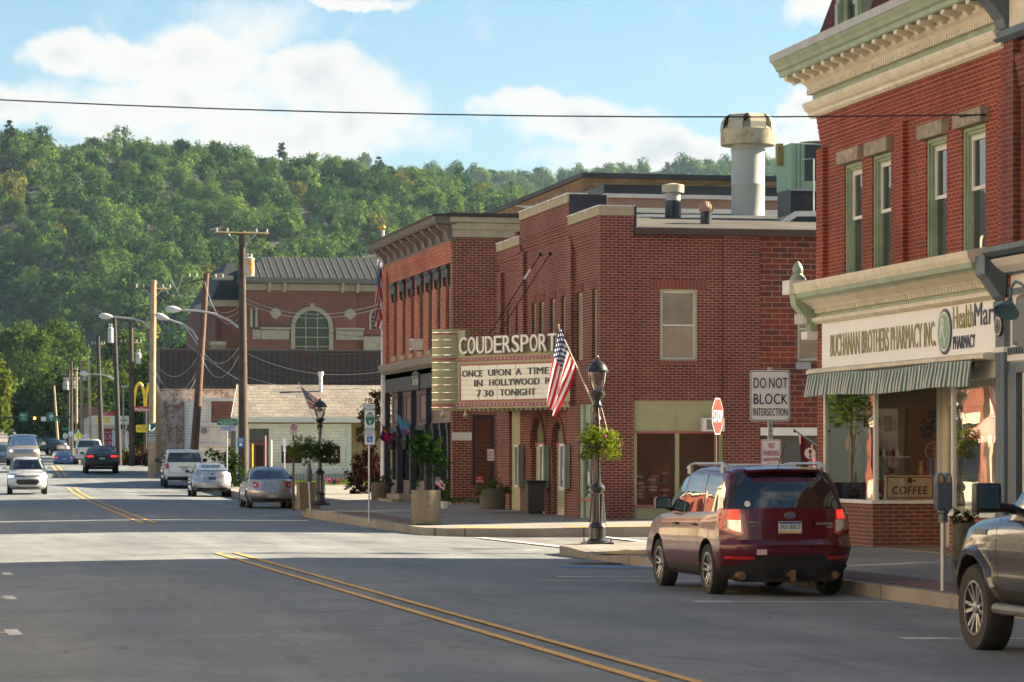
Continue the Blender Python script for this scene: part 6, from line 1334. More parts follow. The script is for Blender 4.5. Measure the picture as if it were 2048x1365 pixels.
    def wheels(s,style=5,wide=.215,rimr=.66,colour=None,spare=None):
        R=s.p['R'];
        for y in s.p['axles']:
            for sg in(-1,1):
                c=Vector((sg*(s.W-.02-s.p.get('inset',.0)),y,R));ax=Vector((-sg,0,0));mb=MB();rr=R*rimr
                mb.lathe(c,[(rr,.012),(R*.93,.0),(R*.985,.03),(R,.06),(R,wide-.05),(R*.985,wide-.02),(R*.9,wide),(rr,wide-.01)],36,ax,cap=False);ty=mb.build('tyre',M_TYRE,s.r,smooth=35,local=True)
                mb=MB();mb.lathe(c,[(rr,.012),(rr*.95,.02),(rr*.93,.05),(rr*.9,.15)],30,ax,cap=False);mb.lathe(c+ax*.09,[(rr*.95,.0),(.02,.002)],24,ax);rm=mb.build('rim',[M_HUB],ty,smooth=30,local=True)
                mb=MB();u=Vector((0,1,0));w=Vector((0,0,1))
                ro=c+ax*.008;k=36
                for i in range(k):
                    t0,t1=6.2832*i/k,6.2832*(i+1)/k
                    mb.face([ro+(u*math.cos(t)+w*math.sin(t))*q for q,t in((rr*.93,t0),(rr*1.0,t0),(rr*1.0,t1),(rr*.93,t1))][::1 if sg<0 else-1])
                for i in range(style if style!=6 else 12):
                    nS=style if style!=6 else 12;t=6.2832*i/nS+(.12 if style==6 and i%2 else 0)+.2;d=u*math.cos(t)+w*math.sin(t);tn=-u*math.sin(t)+w*math.cos(t);wa,wb=(rr*.13,rr*.22)if nS==5 else(rr*.07,rr*.08)
                    for sgn in((-1,1)if nS==5 else(0,)):
                        o0=tn*sgn*rr*.10;o1=tn*sgn*rr*.19;hw_=rr*(.07 if nS==5 else .06)
                        A=[c+ax*.035+d*rr*.12+o0-tn*hw_,c+ax*.035+d*rr*.12+o0+tn*hw_,c+ax*.012+d*rr*.96+o1+tn*hw_,c+ax*.012+d*rr*.96+o1-tn*hw_]
                        B=[p+ax*.03 for p in A];mb.face(A);mb.face([A[0],B[0],B[1],A[1]]);mb.face([A[1],B[1],B[2],A[2]]);mb.face([A[3],A[2],B[2],B[3]]);mb.face([A[0],A[3],B[3],B[0]])
                mb.lathe(c+ax*.02,[(.012,-.004),(rr*.22,.0),(rr*.25,.03)],14,ax);sp=mb.build('spokes',colour or M_RIM,ty,recalc=False,local=True)
    def box(s,name,x0,x1,y0,y1,z0,z1,mt,parent=None,bevel=.01):return MB().box(x0,x1,y0,y1,z0,z1).build(name,mt,parent or s.r,local=True,bevel=bevel)
    def mirror(s,y,z,sg,mt,w=.20,h=.13,out=.14,glass_back=True):
        x=s.gw(z)if z>s.p['belt']else s.W*.95;mb=MB();c=Vector((sg*(x+out+w/2),y,z+h*.55));mb.prism([(c.x-w*.5,c.z-h*.42),(c.x+w*.5,c.z-h*.42),(c.x+w*.52,c.z+h*.3),(c.x+w*.4,c.z+h*.52),(c.x-w*.4,c.z+h*.52),(c.x-w*.52,c.z+h*.3)],'y',y-.05,y+.07);mb.tube([(sg*(x-.02),y+.05,z),(sg*(x+out*.6),y+.02,z+.02),(c.x,c.y,c.z-h*.2)],.028,6)
        m=mb.build('mirror',mt,s.r,smooth=50,local=True);mb=MB();mb.box(c.x-w*.40,c.x+w*.40,y-.056,y-.051,c.z-h*.32,c.z+h*.38);mb.build('mirror_glass',mat('mirror_glass',(.08,.10,.11),.05,metal=.9),m,smooth=60,local=True)
    def plate(s,x,z,sg,txt,mt=None,w=.305,h=.152,tcol=None):
        y=s.rear_y(x,z,sg)+sg*.006;o=MB().box(x-w/2,x+w/2,min(y,y+sg*.012),max(y,y+sg*.012),z-h/2,z+h/2).build('number_plate',mt or M_PLATE,s.r,local=True)
        yy=y+sg*.0125
        MB().box(x-w/2+.004,x+w/2-.004,min(yy,yy+sg*.001),max(yy,yy+sg*.001),z+h*.30,z+h*.47).build('plate_band',mat('plate_blue',(.03,.07,.22),.4),o,local=True);MB().box(x-w/2+.004,x+w/2-.004,min(yy,yy+sg*.001),max(yy,yy+sg*.001),z-h*.47,z-h*.32).build('plate_foot',mat('plate_gold',(.55,.38,.05),.4),o,local=True)
        if txt and sg<0:lettering('lettering',[(txt,(x-w*.44,yy-.001,z-h*.24),w*.88,h*.48,.02,0,.002)],tcol or mat('plate_text',(.01,.02,.08),.5),o,FACE_Y,local=True)
    def gap(s,pts,fn,wid=.007,name='panel_gap',mt=None):
        mb=MB();
        for a,b in zip(pts,pts[1:]):
            d=Vector(b)-Vector(a);n=max(1,int(d.length/.08));t=Vector((-d.y,d.x)).normalized()*wid/2
            for i in range(n):
                p,q=Vector(a).lerp(Vector(b),i/n),Vector(a).lerp(Vector(b),(i+1)/n);mb.face([fn(p.x-t.x,p.y-t.y,.0022),fn(q.x-t.x,q.y-t.y,.0022),fn(q.x+t.x,q.y+t.y,.0022),fn(p.x+t.x,p.y+t.y,.0022)])
        return mb.build(name,mt or mat('gap_dark',(.004,.004,.004),.9),s.r,local=True)
    def sideglass(s,polys,mt=None):
        for sg in(-1,1):
            for q in polys:s.patch('side_window',q,s.on_gside(sg),mt or M_CGLASS,off=.004,skirt=.012)
    def endglass(s,sg,zb,zt,inset=.07,mt=None,name=None,rnd=.05):
        yb=0;xb,xt=s.gw(zb,ip(s.p['gr']if sg<0 else s.p['gf'],.2))-inset,s.gw(zt,ip(s.p['gr']if sg<0 else s.p['gf'],.9))-inset;r=rnd
        P=[(-xb+r,zb),(xb-r,zb),(xb,zb+r),(xt,zt-r),(xt-r,zt),(-xt+r,zt),(-xt,zt-r),(-xb,zb+r)]
        return s.patch(name or('rear_window' if sg<0 else 'windscreen'),P,s.on_gend(sg),mt or M_CGLASS,off=.005,skirt=.015)
def person(parent_pos,heading,shirt,label,name='person',scale=1.0,arm=True):
    """seated figure seen from the waist up, one skinned surface"""
    V=[(0,0,0),(0,0,.18),(0,0,.36),(0,0,.48),(0,0,.56),(0,.01,.64),(0,.02,.74),(-.17,0,.44),(-.25,.06,.24),(-.20,.28,.20),(-.15,.42,.30),(.17,0,.44),(.25,.06,.24),(.20,.28,.20),(.15,.42,.30)]
    E_=[(0,1),(1,2),(2,3),(3,4),(4,5),(5,6),(3,7),(7,8),(8,9),(9,10),(3,11),(11,12),(12,13),(13,14)];Rd=[.15,.145,.155,.11,.055,.085,.07,.065,.05,.04,.035,.065,.05,.04,.035]
    me=bpy.data.meshes.new('p');me.from_pydata(V,E_,[]);o=bpy.data.objects.new('p',me);COL.objects.link(o);md=o.modifiers.new('s','SKIN');
    for i,v in enumerate(me.skin_vertices[0].data if me.skin_vertices else[]):pass
    if not me.skin_vertices:
        bm=bmesh.new();bm.from_mesh(me);bm.verts.layers.skin.verify();bm.to_mesh(me);bm.free()
    for v,r in zip(me.skin_vertices[0].data,Rd):v.radius=(r,r)
    me.skin_vertices[0].data[0].use_root=True;o.modifiers.new('sub','SUBSURF').levels=2
    m2=bpy.data.meshes.new_from_object(o.evaluated_get(bpy.context.evaluated_depsgraph_get()));bpy.data.objects.remove(o)
    skin,cloth=mat('skin',(.42,.24,.16),.5),mat('shirt_%s'%label[:14],shirt,.8);m2.transform(Matrix.Translation(parent_pos)@Matrix.Rotation(-heading,4,'Z')@Matrix.Scale(scale,4))
    for p in m2.polygons:c=(sum((m2.vertices[i].co for i in p.vertices),Vector())/len(p.vertices));lz=(c.z-parent_pos[2])/scale;p.material_index=0 if lz>.54 else 1
    ob=link_mesh(name,m2,[skin,cloth],smooth=60,origin=parent_pos);setp(ob,label,'person')
    mb=MB();hd=Matrix.Rotation(-heading,3,'Z')@Vector((0,-.01,.78*scale));mb.ball(Vector(parent_pos)+hd,.105*scale,12,(1,1.1,.85));h=mb.build('hair',mat('hair_brown',(.06,.035,.02),.8),ob,smooth=60);return ob
def street_z(x,y):return rz(x,y)
# ---------------------------------------------------------------- the maroon wagon parked in front
def wagon():
    spec=dict(L=4.56,W=1.80,R=.343,axles=(-1.35,1.265),belt=1.03,cr=.26,cn=4.5,taper=.045,arch=1.17,sec=[(0,.86),(.10,.95),(.35,1.0),(.62,.995),(.85,.985),(.96,.975),(1,.95)],
        top=[(-2.3,1.13),(-1.6,1.10),(.8,1.04),(1.15,1.02),(1.9,.90),(2.15,.78),(2.3,.72)],bot=[(-2.3,.40),(-2.05,.26),(-1.8,.24),(1.8,.22),(2.1,.26),(2.3,.36)],
        rear=[(.2,-2.10),(.42,-2.20),(.55,-2.27),(.68,-2.28),(.72,-2.20),(.95,-2.18),(1.14,-2.16)],front=[(.2,2.12),(.5,2.26),(.7,2.22),(.9,2.0)],
        ghw=[(0,.92),(.5,.86),(.85,.79),(.95,.74),(1.0,.66)],roof=[(-2.2,1.60),(-1.6,1.655),(-.4,1.675),(.4,1.65),(1.2,1.55)],gr=[(0,-2.10),(.5,-2.01),(.85,-1.92),(1,-1.80)],gf=[(0,1.30),(.5,.85),(.9,.42),(1,.25)],gc=.14)
    x,y=11.30,39.2;c=Car('parked_car','dark maroon estate car with silver roof rails parked nearest by the brick pharmacy',(x,y,rz(x,y)-.01),R_(.5),carpaint('maroon_paint',(.080,.003,.013),.25,.25,.45,.3),spec,'cars parked along the right kerb')
    c.shell();c.wheels(5);W=c.gw
    se=c.on_end(-1)
    c.sideglass([[(.10,1.06),(1.08,1.08),(.78,1.30),(.50,1.50),(.14,1.555)],[(-.95,1.09),(.03,1.065),(.06,1.555),(-.82,1.575)],[(-1.86,1.16),(-1.72,1.09),(-1.03,1.09),(-.90,1.572),(-1.55,1.545),(-1.80,1.40)]])
    rg=c.endglass(-1,1.125,1.575,.10);c.endglass(1,1.10,1.56,.08)
    c.patch('rear_glass_surround',[(-.80,1.09),(.80,1.09),(.62,1.60),(-.62,1.60)],c.on_gend(-1),M_BLACK,off=.002,skirt=.01)
    MB().tube([c.on_gend(-1)(.05,1.13,.03),c.on_gend(-1)(.45,1.14,.035),c.on_gend(-1)(.62,1.15,.03)],.014,6).build('wiper',M_BLACK,rg,local=True)
    mb=MB();mb.lathe(c.on_gend(-1)(-.52,1.20,.012),[(.04,0),(.04,.003)],16,(0,-1,.3));mb.build('round_sticker',mat('emblem_white'),rg,local=True)
    sp=MB();q=[c.g_pt(-.86+i*1.72/10,-1,1.0)for i in range(11)]
    for a,b in zip(q,q[1:]):sp.face([a+Vector((0,.12,.02)),b+Vector((0,.12,.02)),b+Vector((0,-.14,-.015)),a+Vector((0,-.14,-.015))]);sp.face([a+Vector((0,-.14,-.015)),b+Vector((0,-.14,-.015)),b+Vector((0,-.13,-.05)),a+Vector((0,-.13,-.05))]);sp.face([a+Vector((0,-.13,-.05)),b+Vector((0,-.13,-.05)),b+Vector((0,.05,-.06)),a+Vector((0,.05,-.06))])
    sp.build('roof_spoiler',c.paint,c.r,local=True,smooth=30)
    for sg in(-1,1):
        X=sg;tl=c.patch('tail_light',[(X*.60,.83),(X*.66,.80),(X*.86,.88),(X*.90,1.0),(X*.88,1.14),(X*.64,1.14)],se,M_TAIL,off=.014,skirt=.04,seg=.05)
        c.patch('clear_lens',[(X*.635,.84),(X*.80,.885),(X*.80,1.0),(X*.635,1.0)],se,M_TAILW,tl,off=.020,seg=.05);c.patch('lit_lens',[(X*.66,1.02),(X*.78,1.02),(X*.76,1.125),(X*.66,1.125)],se,M_TLIT,tl,off=.022,seg=.05)
        c.patch('reflector',[(X*.48,.49),(X*.82,.50),(X*.82,.535),(X*.48,.535)],se,M_TAIL,off=.012,seg=.06)
        mb=MB();ra=[Vector((sg*.66,-1.62+i*.24,1.665+(.055 if 0<i<9 else-.01)-.0*i))for i in range(10)];ra[-2].z-=.02;mb.tube(ra,[.014,.026,.022,.018,.018,.018,.018,.018,.02,.012],8);mb.box(sg*.64,sg*.68,-1.45,-1.30,1.60,1.72);mb.box(sg*.64,sg*.68,.25,.42,1.58,1.69);mb.build('roof_rail',mat('rail_grey',(.33,.35,.38),.35,metal=.5),c.r,smooth=40,local=True)
        for yy in(.18,-.82):c.patch('door_handle',[(yy,.90),(yy+.17,.90),(yy+.17,.93),(yy,.93)],c.on_side(sg),M_BLACK,off=.03,skirt=.03)
        c.gap([(.08,.30),(.06,1.02)],c.on_side(sg));c.gap([(-.98,1.02),(-.90,.75),(-1.0,.55),(-.9,.32)],c.on_side(sg));c.gap([(1.12,.30),(1.14,.98)],c.on_side(sg))
        c.patch('sill_cladding',[(-.92,.24),(.85,.24),(.85,.37),(-.92,.38)],c.on_side(sg),M_CLAD,off=.010,skirt=.03)
        c.mirror(.80,1.08,sg,M_BLACK,.22,.17,.0)
        mb=MB();yy=c.rear_y(0,.3);mb.cyl((sg*.62,-2.16,.285),(sg*.62,-1.6,.30),.05,.09,14);mb.build('exhaust_pipe',mat('exhaust_rust',(.16,.10,.06),.5,metal=.5),c.r,local=True,smooth=50)
    c.patch('lower_bumper',[(-.86,.28),(.86,.28),(.86,.40),(.62,.43),(.42,.55),(-.42,.55),(-.62,.43),(-.86,.40)],se,M_CLAD,off=.012,skirt=.03)
    c.box('rear_underside',-.62,.62,-2.12,-1.7,.20,.30,M_UNDER)
    h=MB();h.box(-.035,.035,-2.34,-1.9,.27,.33);h.box(-.03,.03,-2.36,-2.30,.22,.36);h.build('tow_hitch',mat('exhaust_rust'),c.r,local=True)
    c.gap([(-.58,.66),(.58,.66)],se);c.gap([(-.58,.66),(-.66,.80),(-.64,1.12)],se);c.gap([(.58,.66),(.66,.80),(.64,1.12)],se)
    c.gap([(-.56,.985),(-.30,.985),(-.36,.80),(.36,.80),(.30,.985),(.56,.985)],se,.008,mt=mat('recess_maroon',(.02,.001,.004),.3))
    c.plate(0,.905,-1,'JRE-8825');MB().lathe((0,c.rear_y(0,1.07)+.0,1.055),[(.001,0),(.001,.001)],4,(0,-1,0))
    mb=MB();mb.lathe((0,0,0),[(.075,0),(.075,.012)],24,(0,-1,0));q=mb.build('oval_badge',M_CHROME,c.r,local=True)
    for v in q.data.vertices:v.co.z=v.co.z*.58+1.06;v.co.y+=c.rear_y(0,1.06)-.006
    mb=MB();mb.lathe((0,0,0),[(.064,.012),(.064,.015)],24,(0,-1,0));q2=mb.build('badge_field',M_NAVY,q,local=True)
    for v in q2.data.vertices:v.co.z=v.co.z*.55+1.06;v.co.y+=c.rear_y(0,1.06)-.006
    mb=MB();yb=c.rear_y(0,1.06)-.022
    for bx,bz,br in((-.03,1.065,.012),(-.005,1.075,.007),(.02,1.07,.007),(.0,1.05,.007),(.025,1.052,.007),(.042,1.062,.007)):mb.lathe((bx,yb,bz),[(br,0),(br*.5,.003)],6,(0,-1,0))
    mb.build('badge_stars',M_CHROME,q,local=True)
    lw=mat('badge_silver',(.6,.6,.6),.3,metal=.6);Y=lambda x,z:c.rear_y(x,z)-.008
    lettering('lettering',[('SUBARU',(-.58,Y(-.45,.95)-.012,.955),.20,.032,.01,0,.004),('AUFFENBERG',(-.58,Y(-.45,.91)-.012,.915),.14,.016,.01,0,.003),('FORESTER',(.36,Y(.45,.93)-.012,.935),.21,.030,.01,0,.004),('AWD',(.49,Y(.5,.89)-.012,.895),.08,.024,.01,0,.004)],lw,c.r,FACE_Y,local=True)
    c.patch('bumper_sticker',[(-.46,.555),(-.33,.555),(-.33,.625),(-.46,.625)],se,mat('sticker_pink',(.55,.42,.44),.6),off=.006,skirt=.004)
    mb=MB();mb.lathe((0,-1.62,1.66),[(.03,0),(.02,.03)],8);mb.tube([(0,-1.62,1.68),(.06,-1.78,1.98)],.006,5);mb.build('antenna',M_BLACK,c.r,local=True)
    for i in range(2):MB().tube([(-.55,-.6+i*.9,1.70),(.55,-.6+i*.9,1.70)],.018,6).build('crossbar',mat('bar_white',(.6,.6,.6),.4),c.r,local=True)
wagon()
# ---------------------------------------------------------------- grey pickup at the right edge
def pickup_near():
    spec=dict(L=5.90,W=2.03,R=.407,axles=(-1.90,1.78),belt=1.26,cr=.40,cn=4,taper=.11,arch=1.20,crown=.05,tw=.28,
        sec=[(0,.84),(.10,.93),(.25,.98),(.42,.975),(.60,1.0),(.78,.985),(.90,.96),(.97,.92),(1,.86)],
        top=[(-2.95,1.30),(-.72,1.30),(-.70,1.28),(1.05,1.28),(1.25,1.27),(2.2,1.20),(2.75,1.10),(2.95,1.02)],bot=[(-2.95,.55),(-2.4,.48),(2.2,.45),(2.6,.40),(2.95,.48)],
        rear=[(.4,-2.80),(.7,-2.90),(1.3,-2.88)],front=[(.4,2.44),(.6,2.56),(.85,2.54),(1.1,2.46)],
        ghw=[(0,.945),(.5,.86),(.9,.76),(1.0,.66)],roof=[(-1,1.92),(0,1.96),(.8,1.92)],gr=[(0,-.70),(1,-.62)],gf=[(0,1.22),(.5,.80),(.9,.45),(1,.32)],gc=.16)
    x,y=10.78,24.55;c=Car('parked_pickup','grey pickup truck with big chrome-spoked wheels cut by the right edge',(x,y,rz(x,y)-.01),R_(0),carpaint('stone_grey_paint',(.060,.052,.054),.6,.25,.7),spec,'cars parked along the right kerb','pickup truck')
    c.shell();c.wheels(6,.27,.62);
    # open bed
    c.box('bed_floor',-.86,.86,-2.75,-.80,1.295,1.31,M_CLAD)
    c.sideglass([[(-.02,1.30),(1.00,1.31),(.62,1.62),(.34,1.80),(.0,1.84)],[(-.62,1.30),(-.10,1.30),(-.08,1.84),(-.55,1.84)]]);c.endglass(1,1.32,1.86,.08);c.endglass(-1,1.36,1.80,.12)
    for sg in(-1,1):
        ss=c.on_side(sg)
        for ya in c.p['axles']:
            mb=MB();R=c.p['R']*1.20;n=22;zc=c.p['R']*1.03;P=[]
            for i in range(n+1):
                t=math.pi*(-.10+1.20*i/n);row=[]
                for rr,o in((R*.985,-.06),(R*.99,.035),(R*1.10,.040),(R*1.16,.004)):
                    yy,z=ya+rr*math.cos(t),max(.36,zc+rr*math.sin(t));row.append(ss(yy,z,o))
                P.append(row)
            for i in range(n):
                for k in range(3):mb.face([P[i][k],P[i+1][k],P[i+1][k+1],P[i][k+1]][::1 if sg>0 else-1])
            mb.build('wheel_arch_flare',c.paint,c.r,smooth=60,local=True)
        c.patch('sill',[(-1.35,.47),(1.22,.47),(1.22,.60),(-1.35,.60)],ss,M_CLAD,off=.01,skirt=.03);MB().tube([(sg*1.05,-1.2,.44),(sg*1.06,1.0,.44)],.05,8).build('running_board',mat('board_grey',(.10,.10,.11),.5),c.r,local=True)
        c.patch('front_bumper_side',[(2.29,.50),(2.44,.48),(2.46,.80),(2.33,.82)],ss,M_CLAD,off=.008,skirt=.03);c.patch('head_light',[(sg*.66,.86),(sg*.92,.84),(sg*.9,1.04),(sg*.66,1.04)],c.on_end(1),M_HEAD,off=.01,skirt=.03)
        c.gap([(1.16,.62),(1.14,.95),(1.20,1.25)],ss,.010);c.gap([(-.06,.62),(-.06,1.25)],ss,.010);c.patch('door_handle',[(.02,1.08),(.24,1.08),(.24,1.12),(.02,1.12)],ss,M_CHROME,off=.04,skirt=.04)
        c.patch('fender_badge',[(1.42,1.09),(1.78,1.09),(1.78,1.14),(1.42,1.14)],ss,M_BLACK,off=.006,skirt=.01)
        # mirror: tall rectangular housing with bright glass
        mx=sg*(1.0+.18);mb=MB();mb.box(mx-.125,mx+.125,.86,1.0,1.30,1.57);m=mb.build('mirror',M_BLACK,c.r,bevel=.035,local=True,smooth=50);MB().box(mx-.10,mx+.10,.848,.862,1.33,1.545).build('mirror_glass',mat('mirror_glass'),m,bevel=.012,local=True);MB().tube([(sg*.90,.95,1.33),(mx-sg*.08,.94,1.36)],.045,8).build('mirror_arm',M_BLACK,m,local=True)
    c.patch('grille',[(-.62,.72),(.62,.72),(.66,1.05),(-.66,1.05)],c.on_end(1),M_CHROME,off=.02)
pickup_near()
# ---------------------------------------------------------------- shared body styles for the cars further off
SEDAN=dict(L=4.58,W=1.73,R=.315,axles=(-1.38,1.24),belt=.93,cr=.32,cn=3.6,taper=.10,arch=1.16,top=[(-2.29,.98),(-1.75,1.02),(-1.2,.97),(1.0,.93),(2.0,.80),(2.29,.66)],bot=[(-2.29,.36),(-1.9,.22),(1.9,.19),(2.29,.30)],
    rear=[(.2,-2.12),(.45,-2.26),(.62,-2.27),(.75,-2.20),(1.0,-2.08)],front=[(.2,2.1),(.5,2.27),(.8,2.1)],ghw=[(0,.89),(.5,.81),(.88,.70),(1.0,.56)],roof=[(-1.6,1.36),(-.8,1.435),(0,1.445),(.6,1.41)],gr=[(0,-1.72),(.5,-1.30),(.9,-.92),(1,-.75)],gf=[(0,1.15),(.5,.70),(.9,.30),(1,.15)],gc=.2)
HATCH=dict(SEDAN,L=4.46,W=1.745,top=[(-2.23,1.08),(-1.6,1.06),(1.0,.95),(2.0,.78),(2.23,.62)],rear=[(.2,-2.0),(.45,-2.18),(.62,-2.19),(.8,-2.12),(1.1,-2.06)],front=[(.2,2.05),(.5,2.2),(.8,2.0)],belt=.98,roof=[(-2.0,1.30),(-1.2,1.43),(-.1,1.49),(.7,1.42)],gr=[(0,-2.05),(.35,-1.98),(.65,-1.45),(.9,-1.0),(1,-.8)],gf=[(0,1.35),(.5,.85),(.9,.40),(1,.2)])
BIGSUV=dict(L=5.18,W=2.03,R=.395,axles=(-1.55,1.45),belt=1.17,cr=.16,cn=7,taper=.04,arch=1.16,top=[(-2.6,1.20),(1.2,1.18),(1.5,1.14),(2.3,1.06),(2.6,.96)],bot=[(-2.6,.42),(-2.2,.34),(2.2,.32),(2.6,.42)],
    rear=[(.3,-2.48),(.5,-2.57),(.68,-2.58),(.74,-2.52),(1.2,-2.48)],front=[(.3,2.5),(.7,2.58),(1.05,2.5)],ghw=[(0,.955),(.5,.90),(.88,.84),(1.0,.74)],roof=[(-2.4,1.84),(-1.4,1.88),(0,1.89),(.8,1.83)],gr=[(0,-2.48),(.6,-2.38),(.92,-2.30),(1,-2.2)],gf=[(0,1.50),(.5,1.10),(.9,.78),(1,.62)],gc=.12)
SMALLSUV=dict(open=1,L=4.25,W=1.78,R=.335,axles=(-1.25,1.30),belt=1.05,cr=.34,cn=3.4,taper=.12,arch=1.18,top=[(-2.1,1.12),(.9,1.05),(1.2,1.03),(1.85,.95),(2.12,.80)],bot=[(-2.1,.36),(-1.8,.26),(1.8,.22),(2.12,.28)],
    rear=[(.2,-1.95),(.5,-2.08),(1.1,-2.0)],front=[(.2,2.0),(.4,2.11),(.7,2.11),(.9,2.02)],ghw=[(0,.93),(.5,.82),(.88,.72),(1.0,.6)],roof=[(-1.9,1.58),(-1.0,1.65),(0,1.66),(.6,1.60)],gr=[(0,-2.0),(.6,-1.86),(.95,-1.7),(1,-1.6)],gf=[(0,1.25),(.5,.80),(.9,.40),(1,.25)],gc=.22)
PICKUP=dict(L=5.9,W=2.03,R=.40,axles=(-1.75,1.78),belt=1.28,cr=.14,cn=8,taper=.03,arch=1.18,top=[(-2.95,1.32),(1.25,1.28),(2.6,1.14),(2.95,1.05)],bot=[(-2.95,.55),(-2.5,.46),(2.4,.44),(2.95,.5)],rear=[(.4,-2.88),(.62,-2.94),(.66,-2.86),(1.3,-2.84)],front=[(.4,2.8),(.7,2.94),(1.1,2.8)],
    ghw=[(0,.93),(.5,.86),(.9,.78),(1.0,.66)],roof=[(-1.3,1.90),(0,1.95),(.8,1.9)],gr=[(0,-1.10),(1,-.98)],gf=[(0,1.25),(.5,.85),(.9,.5),(1,.35)],gc=.12)
def simple_car(name,label,group,cat,D_px,D,heading,paint,spec,glass_rear=None,glass_front=None,sides=None,wheel=5,xy=None):
    if xy:x,y=xy
    else:v=at(D_px,915,D);x,y=v.x,v.y
    c=Car(name,label,(x,y,rz(x,y)-.012),heading,paint,spec,group,cat);c.shell();c.wheels(wheel)
    if glass_rear:c.endglass(-1,*glass_rear)
    if glass_front:c.endglass(1,*glass_front)
    if sides:c.sideglass(sides)
    return c
HD=math.atan(.028)
GP='cars parked along the right kerb';GD='cars driving along the street'
SS=[[(.02,.99),(.92,.97),(.62,1.14),(.30,1.34),(.02,1.38)],[(-.80,1.02),(-.06,.99),(-.06,1.385),(-.70,1.37)],[(-1.35,1.05),(-.90,1.03),(-.78,1.34),(-1.02,1.24)]]
c=simple_car('parked_car','silver saloon with round red tail lamps parked last in line behind the brown planter',GP,'car',533,106.8,HD,carpaint('silver_paint',(.42,.42,.43),.7,.25),SEDAN,(1.01,1.36,.07),(1.0,1.36,.08),SS)
e=c.on_end(-1)
for sg in(-1,1):
    t=c.patch('tail_light',[(sg*.46,.80),(sg*.56,.74),(sg*.82,.78),(sg*.84,.92),(sg*.62,.96),(sg*.50,.94)],e,M_TAIL,off=.014,skirt=.04,seg=.05);c.patch('reversing_lens',[(sg*.56,.80),(sg*.64,.80),(sg*.64,.86),(sg*.56,.86)],e,M_TAILW,t,off=.022,seg=.05);c.mirror(.75,.98,sg,mat('mirror_dark',(.05,.05,.06),.4),.2,.13,.04)
    for yy in(.12,-.78):c.patch('door_handle',[(yy,.84),(yy+.16,.84),(yy+.16,.87),(yy,.87)],c.on_side(sg),c.paint,off=.03,skirt=.03)
    c.gap([(-.02,.3),(-.02,.92)],c.on_side(sg));c.gap([(-.85,.92),(-.80,.7),(-.9,.4)],c.on_side(sg));c.gap([(1.0,.3),(1.0,.9)],c.on_side(sg))
c.plate(0,.47,-1,'HSG-1081');c.gap([(-.55,.62),(.55,.62)],e);c.gap([(-.55,.62),(-.5,.98)],e);c.gap([(.55,.62),(.5,.98)],e);c.patch('maker_badge',[(-.05,.85),(.05,.85),(.05,.88),(-.05,.88)],e,M_GOLD,off=.012);c.patch('brake_lamp',[(-.13,.985),(.13,.985),(.13,1.0),(-.13,1.0)],e,M_TAIL,off=.01);c.patch('bumper_dark_strip',[(-.72,.27),(.72,.27),(.7,.36),(-.7,.36)],e,M_CLAD,off=.008)  # last patch: black cladding strip along the bumper's lower edge
MB().tube([(0,-.8,1.43),(0,-.83,1.49)],.012,5).build('antenna',M_BLACK,c.r,local=True)
c=simple_car('parked_car','silver-blue hatchback with split rear window parked between the silver saloon and the white SUV',GP,'car',418,132.8,HD+R_(.5),carpaint('silver_blue_paint',(.36,.39,.43),.7,.25),HATCH,(1.28,1.43,.12),(1.02,1.42,.08),[[(.05,1.03),(1.1,1.01),(.75,1.2),(.35,1.4),(.05,1.42)],[(-.80,1.05),(-.04,1.03),(-.04,1.425),(-.75,1.40)],[(-1.5,1.12),(-.88,1.07),(-.80,1.39),(-1.2,1.30)]])
e=c.on_end(-1);c.patch('lower_rear_window',[(-.68,1.04),(.68,1.04),(.68,1.19),(-.68,1.19)],c.on_gend(-1),M_CGLASS,off=.01)
for sg in(-1,1):c.patch('tail_light',[(sg*.70,.78),(sg*.84,.80),(sg*.83,1.06),(sg*.74,1.06)],e,M_TAILW,off=.014,skirt=.04,seg=.05);c.patch('tail_light',[(sg*.72,.78),(sg*.84,.80),(sg*.84,.86),(sg*.71,.84)],e,M_TAIL,off=.024,skirt=.04,seg=.05);c.mirror(.9,1.03,sg,mat('mirror_teal',(.03,.10,.13),.3),.2,.13,.04)
c.plate(0,.80,-1,'JNB-4170',mat('plate_dark',(.05,.07,.13),.4));c.patch('plate_garnish',[(-.5,.92),(.5,.92),(.5,.95),(-.5,.95)],e,M_CHROME,off=.012);c.patch('badge',[(-.05,.97),(.05,.97),(.05,1.03),(-.05,1.03)],e,M_NAVY,off=.012);c.patch('bumper_dark_strip',[(-.70,.28),(.70,.28),(.62,.40),(-.62,.40)],e,M_CLAD,off=.008);c.gap([(-.66,.66),(.66,.66)],e)
c=simple_car('parked_car','big white SUV with tall red tail lamps parked farthest up the right kerb',GP,'SUV',364,149.6,HD+R_(1),carpaint('white_pearl_paint',(.68,.66,.62),.1,.25),BIGSUV,(1.25,1.72,.10),(1.25,1.75,.08),[[(.35,1.22),(1.35,1.22),(1.0,1.55),(.75,1.76),(.35,1.78)],[(-.75,1.22),(.25,1.22),(.25,1.78),(-.75,1.78)],[(-2.15,1.24),(-.85,1.22),(-.85,1.78),(-2.1,1.74)]])
e=c.on_end(-1)
for sg in(-1,1):c.patch('tail_light',[(sg*.76,.93),(sg*.95,.93),(sg*.93,1.32),(sg*.80,1.32)],e,M_TAIL,off=.02,skirt=.05,seg=.06);c.mirror(1.15,1.22,sg,M_BLACK,.24,.2,.1)
